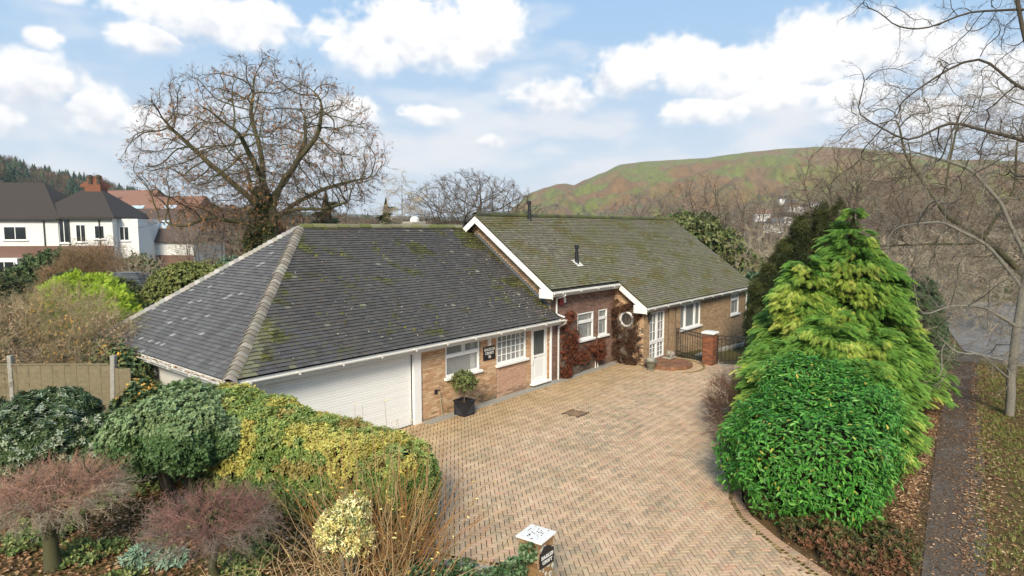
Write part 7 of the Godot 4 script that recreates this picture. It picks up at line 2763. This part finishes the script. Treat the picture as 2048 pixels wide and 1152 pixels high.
	var looks := ["small white gabled house highest on the wooded far slope", "small white house with grey roof at the left of the far slope", "long white house low on the far slope above the yew", "white house with two gables on the far slope", "pale house with red roof on the far slope", "white cottage at the right of the far slope cluster", "white house half hidden by bare trees below the hill", "cream house on the valley floor beyond the lawn"]
	var spots := [[1565, 395, 520], [1578, 402, 500], [1582, 410, 470], [1597, 411, 480], [1626, 405, 520], [1520, 424, 420], [1574, 429, 380], [1545, 441, 330], [1548, 455, 260], [1508, 398, 560]]
	for k in looks.size():
		var q: Array = spots[k]
		var az := 50.2418 + rad_to_deg(atan2(q[0] - 1024.0, FOCAL))
		var r: float = q[2]
		var p := Vector3(sin(deg_to_rad(az)) * r, 0, -cos(deg_to_rad(az)) * r)
		p.y = (hh as Callable).call(az, r) if r > 330 else gh(p.x, p.z)
		p.y = maxf(p.y, 5.9 + (456.5 - q[1]) / sqrt(FOCAL * FOCAL + (q[0] - 1024.0) ** 2) * r - 5.0)
		var t := thing("hillside_house", looks[k], "house", p, 0.0, "houses on the far slope")
		gable_house(t, p, Basis(Vector3.UP, rf(-0.7, 0.7)) * bs, rf(6.5, 10), 5.5, 4.0, 2.2, wr, [brown, mats["lead"], red][k % 3], 0.0, [[-1.8, 2.2, 1.1, 1.1], [1.8, 2.2, 1.1, 1.1]])
	trees_behind()


func far_crown(sd: int) -> ArrayMesh:  # a leafless crown as far off as it reads as a haze of twigs; one metre high
	R.seed = sd
	var b := MB.new()
	b.tube(PackedVector3Array([Vector3(0, -0.1, 0), Vector3(0.01, 0.4, 0), Vector3(0, 0.75, 0.01)]), PackedFloat32Array([0.028, 0.02, 0.008]), 4, false)
	for k in 26:
		var d := rv()
		d.y = absf(d.y) * 0.9 + 0.15
		var s := Vector3(0, rf(0.2, 0.6), 0)
		var e := Vector3(0, 0.48, 0) + d.normalized() * Vector3(0.46, 0.5, 0.46) * rf(0.75, 1.05)
		var m := s.lerp(e, 0.55) + rv() * 0.05
		b.tube(PackedVector3Array([s, m, e]), PackedFloat32Array([0.011, 0.008, 0.004]), 3, false)
		for j in 7:
			var o := m.lerp(e, rf(0, 1))
			var z := o + (d.normalized() + rv() * 1.1).normalized() * rf(0.08, 0.2)
			var w := rv() * 0.008
			b.tri(o - w, z, o + w)
			b.n.append_array([Vector3.UP, Vector3.UP, Vector3.UP])
	return b.mesh()


func far_fir(sd: int) -> ArrayMesh:
	R.seed = sd
	var b := MB.new()
	for k in 9:
		var y := k / 9.0
		for j in 9:
			var a := TAU * j / 9.0 + rf(-0.3, 0.3)
			var r := 0.5 * (1.0 - y) * rf(0.75, 1.15) + 0.03
			var o := Vector3(0, y + 0.16, 0)
			var e := Vector3(cos(a) * r, y - 0.02 + rf(-0.03, 0.03), sin(a) * r)
			var w := Vector3(-sin(a), 0, cos(a)) * r * 0.42
			b.tri(o, e - w, e + w)
	return b.mesh()


func trees_behind() -> void:
	var tw := [S(140, 122, 104), S(126, 110, 94), S(152, 134, 112)]
	var tg := [S(176, 160, 136), S(158, 144, 124), S(188, 174, 148)]
	# three bare kinds, each copied to its places
	R.seed = 651
	var up := grown("bare_tree", "bare grey-brown tree among the trees beyond the bungalow", "bare trees round the bungalow", 653, crown_points(760, Vector3(0, 8.2, 0), Vector3(3.9, 4.6, 3.9), 0.9, 0.45), [[Vector3.ZERO, Vector3(0.1, 2.5, 0), Vector3(-0.1, 5.0, 0.1), Vector3(0.2, 8.0, 0)], [Vector3(0, 3.6, 0), Vector3(1.2, 6, 0.5), Vector3(1.9, 8.6, 0.8)], [Vector3(0, 4.2, 0), Vector3(-1.2, 6.4, -0.6), Vector3(-1.8, 8.8, -0.6)], [Vector3(0, 4.0, 0), Vector3(0.2, 6.2, -1.4), Vector3(0.5, 8.6, -1.8)]], 0.42, 0.014, 0.26, "bark", tw, 0.6, 1.1)
	R.seed = 655
	var wide := grown("spreading_tree", "wide flat-topped bare tree on the skyline behind the two roofs", "", 657, crown_points(3400, Vector3(0, 6.4, 0), Vector3(8.2, 5.6, 8.2), 0.55, 0.45), [[Vector3.ZERO, Vector3(0, 1.6, 0), Vector3(0.2, 3.2, 0)], [Vector3(0.2, 3.2, 0), Vector3(-2.2, 5.0, 0.5), Vector3(-4.4, 6.4, 1)], [Vector3(0.2, 3.2, 0), Vector3(2.4, 5.0, -0.6), Vector3(4.6, 6.2, -1)], [Vector3(0.2, 3.2, 0), Vector3(0.2, 5.8, 0.8), Vector3(0.5, 8.4, 1)], [Vector3(0.1, 3.0, 0), Vector3(-0.8, 5.0, 2.6), Vector3(-1.2, 6.6, 4.4)], [Vector3(0.1, 3.0, 0), Vector3(0.8, 5.0, -2.6), Vector3(1.2, 6.6, -4.4)]], 0.36, 0.017, 0.5, "bark", [S(104, 92, 78), S(94, 82, 70), S(116, 100, 84)], 0.5, 1.0)
	R.seed = 659
	var thick := grown("bare_thicket", "tangled bare thicket beside the road and path", "bare thickets beyond the gardens", 661, crown_points(620, Vector3(0, 2.7, 0), Vector3(2.9, 2.7, 2.9), 0.95, 0.5), [[Vector3.ZERO, Vector3(0.3, 1.2, 0.2), Vector3(0.8, 2.6, 0.4)], [Vector3(0, 0.1, 0), Vector3(-0.6, 1.4, 0.1), Vector3(-1.2, 2.8, 0.2)], [Vector3(0, 0.1, 0), Vector3(0.1, 1.4, -0.7), Vector3(0.2, 2.8, -1.3)], [Vector3(0, 0.1, 0), Vector3(0.1, 1.3, 0.8), Vector3(0.0, 2.7, 1.4)]], 0.30, 0.008, 0.07, "pale_bark", tg, 0.4, 0.85)
	R.seed = 663
	var birch := grown("birch_tree", "slender bare birch left of the flat-topped tree", "", 665, crown_points(520, Vector3(0, 7.2, 0), Vector3(1.9, 4.4, 1.9), 1.0, 0.5), [[Vector3.ZERO, Vector3(0.1, 4, 0), Vector3(-0.1, 8, 0.1), Vector3(0, 11.2, 0)]], 0.36, 0.010, 0.14, "pale_bark", tg, 0.6, 1.1, 0.35)
	var u := [0]
	var n := [0]
	R.seed = 667
	# across the view, depth and size; the tops stand where the photograph shows them
	for q in [
		[-34.5, 50, 0.35, "low bare tree in front of the middle of the white house"],
		[-36.0, 56, 0.36, "low bare tree in front of the white house's right-hand wing"],
		[-28.4, 46, 0.32, "small bare tree between the white house and the garden shelter"],
		[-30.0, 58, 0.49, "bare tree in front of the white barn's skylights"],
		[-24.6, 50, 0.46, "slim bare tree at the right end of the white barn"],
		[-25.5, 55, 0.55, "bare tree between the white barn and the oak trunk"],
		[-18.1, 62, 0.66, "bare tree between the dark fir and the slender birch"],
		[-28.0, 110, 0.75, "distant bare tree over the garage ridge, nearer the oak"],
		[-22.3, 100, 0.79, "distant bare tree over the garage ridge, beside the slender birch"],
		[4.9, 95, 0.89, "distant bare tree directly right of the taller flue pipe"],
		[14.4, 80, 0.91, "bare tree over the middle of the mossy ridge, below the moorland hill"],
		[15.4, 70, 0.91, "bare tree just left of the ivy-clad tree at the ridge end"],
		[20.1, 76, 1.02, "bare tree behind the left half of the ivy-clad tree"],
		[19.6, 65, 1.06, "tall bare tree rising highest above the ivy-clad tree"],
		[23.6, 70, 1.02, "bare tree behind the right half of the ivy-clad tree"],
		[31.3, 85, 1.05, "thin distant bare tree between the ivy-clad tree and the far white houses"],
		[36.4, 90, 1.09, "distant bare tree in front of the far white houses, on their left"],
		[33.7, 75, 0.94, "bare tree in front of the far white houses, on their right"],
		[33.5, 70, 1.08, "bare tree directly left of the two tallest ones behind the yew"],
		[30.6, 60, 1.25, "left one of the two tallest bare trees behind the dark yew"],
		[30.4, 55, 1.22, "right one of the two tallest bare trees behind the dark yew"],
		[29.2, 50, 1.08, "bare tree directly behind the tip of the golden conifer"],
		[28.2, 45, 0.91, "bare tree at the right shoulder of the golden conifer"],
		[44.6, 66, 1.13, "distant bare tree behind the mossy leaning tree"],
		[35.2, 50, 0.96, "bare tree behind the crown of the mossy leaning tree"],
		[41.5, 55, 0.99, "bare tree beyond the road, left of the grey path tree"],
		[40.2, 50, 0.96, "bare tree beyond the road, behind the grey path tree's trunk"]]:
		var p: Vector3 = SIDE * q[0] + AWAY * q[1]
		p.y = gh(p.x, p.z) - 0.2
		again(up, u, p, rf(0, TAU), q[2], q[3])
	wide.position = SIDE * -4.6 + AWAY * 70.0 + Vector3(0, 0.2, 0)
	wide.rotation.y = 0.4
	birch.position = SIDE * -9.6 + AWAY * 55.0 + Vector3(0, -0.5, 0)
	for q in [
		[-23.6, 40, 0.77, "low bare thicket between the topiary dome and the white barn"],
		[-17.6, 46, 1.03, "bare thicket directly below the oak trunk"],
		[15.6, 50, 1.11, "bare thicket below the ivy-clad tree beyond the right gable"],
		[17.4, 46, 1.15, "bare thicket between the right gable and the dark yew"],
		[20.6, 50, 1.44, "taller bare thicket directly behind the dark yew"],
		[23.2, 44, 1.21, "bare thicket hidden behind the golden conifer's left side"],
		[22.3, 38, 1.21, "bare thicket behind the tip of the golden conifer"],
		[20.5, 33, 0.97, "bare thicket at the right edge of the golden conifer"],
		[26.8, 40, 1.22, "bare thicket under the mossy leaning limb"],
		[30.2, 42, 1.31, "bare thicket beyond the road, left of the grey path tree"],
		[27.7, 36, 1.17, "bare thicket behind the grey path tree"]]:
		var p: Vector3 = SIDE * q[0] + AWAY * q[1]
		p.y = gh(p.x, p.z) - 0.1
		again(thick, n, p, rf(0, TAU), q[2], q[3])
	# mixed shrubs that screen the neighbours
	for q in [["garden_shrub", "green shrub directly below the white house's bay windows", -38.0, 52.0, 2.4, 2.6, 0], ["garden_shrub", "brown leafless-looking shrub below the middle of the white house", -32.5, 48.0, 2.0, 2.8, 1], ["garden_shrub", "dark green shrub below the white house's right-hand wing", -30.0, 50.0, 1.6, 2.2, 0], ["garden_shrub", "pale green shrub at the foot of the white barn", -27.5, 58.0, 2.2, 2.0, 2]]:
		var p: Vector3 = SIDE * q[2] + AWAY * q[3]
		p.y = gh(p.x, p.z)
		var t := thing(q[0], q[1], "shrub", p)
		var bl := [[p + Vector3(0, q[5] * 0.6, 0), Vector3(q[4], q[5] * 0.6, q[4])], [p + SIDE * q[4] * 0.9 + Vector3(0, q[5] * 0.42, 0), Vector3(q[4], q[5] * 0.45, q[4]) * 0.8], [p - SIDE * q[4] * 0.9 + Vector3(0, q[5] * 0.4, 0), Vector3(q[4], q[5] * 0.42, q[4]) * 0.8]]
		var pal: Array = [[S(84, 100, 62), S(70, 88, 54)], [S(150, 124, 92), S(130, 108, 82)], [S(128, 136, 92), S(112, 124, 80)]][q[6]]
		foliage(t, "leaves", bl, 1500, spray_mesh(84, 12, 0.9, 0.0, 0.02) if q[6] == 1 else sprig_mesh(5, 0.5, 1.0, 1.1, 679), "foliage", func(_a, _n): return pal[R.randi() % 2], 0.25 if q[6] != 1 else 0.5, 0.4 if q[6] != 1 else 0.9, {lo = 0.3, lump = 0.4, wild = 0.8})
	# evergreens near the house
	R.seed = 671
	var it := thing("ivy_clad_tree", "ivy-clad green tree beyond the right gable of the bungalow", "tree", SIDE * 13.6 + AWAY * 48)
	var c := SIDE * 13.6 + AWAY * 48.0
	var ib := [[c + Vector3(0, 5.2, 0), Vector3(2.6, 1.8, 2.6)], [c + SIDE * 2.0 + Vector3(0, 4.2, 0), Vector3(2.2, 1.7, 2.2)], [c + SIDE * -2.0 + Vector3(0, 5.4, 0), Vector3(1.7, 1.2, 1.7)], [c + SIDE * 3.6 + Vector3(0, 2.6, 0), Vector3(2.0, 1.7, 2.0)], [c + SIDE * 0.6 + Vector3(0, 2.6, 0), Vector3(2.2, 2.0, 2.2)]]
	var tk := MB.new()
	tk.tube(PackedVector3Array([c - Vector3(0, 1, 0), c + Vector3(0, 2.4, 0), c + SIDE * 0.3 + Vector3(0, 6.6, 0)]), PackedFloat32Array([0.4, 0.3, 0.08]), 8)
	part(it, "trunk", tk.mesh(), mats["moss_bark"])
	foliage(it, "leaves", ib, 4200, sprig_mesh(5, 0.6, 1.0, 1.0, 673), "foliage", func(_a, _n): return [S(88, 100, 58), S(104, 112, 68), S(72, 86, 50), S(118, 120, 80)][R.randi() % 4], 0.2, 0.36, {lo = 0.3, lump = 0.4, wild = 0.8})
	var lau := thing("bank_shrubs", "mid green laurel shrubs behind the right end of the bungalow", "shrub", Vector3(44, -1.5, -18))
	var lb := [[Vector3(43.5, 1.6, -19), Vector3(2.4, 2.3, 2.2)], [Vector3(41.5, 2.4, -21.5), Vector3(2.2, 2.4, 2.2)], [Vector3(47, 1.0, -18.5), Vector3(2.6, 2.4, 2.4)]]
	core(lau, "inner_twigs", lb, 0.8, mats["bush_core"])
	foliage(lau, "leaves", lb, 3600, sprig_mesh(6, 0.4, 1.0, 1.0, 675), "foliage", func(_a, _n): return [S(92, 124, 84), S(112, 134, 84), S(124, 132, 92)][R.randi() % 3], 0.22, 0.36, {lump = 0.3, ground = -2.0})
	for q in [["skyline_fir", "small dark fir whose tip shows above the mossy ridge", SIDE * 7.4 + AWAY * 70, 8.3, 1.5], ["dark_fir", "dark green fir directly right of the oak trunk", SIDE * -13.6 + AWAY * 46, 9.3, 2.1], ["garden_fir", "tall dark fir half hidden behind the oak crown", SIDE * -12.0 + AWAY * 60, 9.6, 2.2]]:
		var t := thing(q[0], q[1], "fir", q[2])
		var p: Vector3 = q[2]
		p.y = gh(p.x, p.z)
		var cc := [[p, q[3] - p.y, q[4], 0.75]]
		cone_core(t, cc, 0.6)
		cone_foliage(t, "leaves", cc, 1500, frond_mesh(), func(_a, _o, _h): return [S(58, 78, 52), S(70, 90, 58), S(48, 66, 46)][R.randi() % 3], 0.5, 0.9, {lump = 0.3})
	var bc := thing("beech_hedge_clump", "rust-leaved shrub below the oak, beside the hip of the garage roof", "shrub", SIDE * -15 + AWAY * 40)
	var bp := SIDE * -15.6 + AWAY * 40.0
	foliage(bc, "leaves", [[bp + Vector3(0, 4.4, 0), Vector3(1.4, 2.4, 1.4)], [bp + SIDE * 1.4 + Vector3(0, 3.4, 0), Vector3(1.4, 2.2, 1.4)]], 1600, sprig_mesh(5, 0.5, 1.0, 1.2, 677), "foliage", func(_a, _n): return [S(178, 132, 86), S(160, 116, 78), S(146, 116, 84), S(190, 150, 100)][R.randi() % 4], 0.14, 0.22, {lo = 0.2, wild = 1.0})
	var gp := MB.new()
	gp.tube(PackedVector3Array([bp, bp + Vector3(0, 3, 0), bp + Vector3(0.2, 5.4, 0)]), PackedFloat32Array([0.1, 0.07, 0.02]), 6)
	part(bc, "stem", gp.mesh(), mats["bark"])
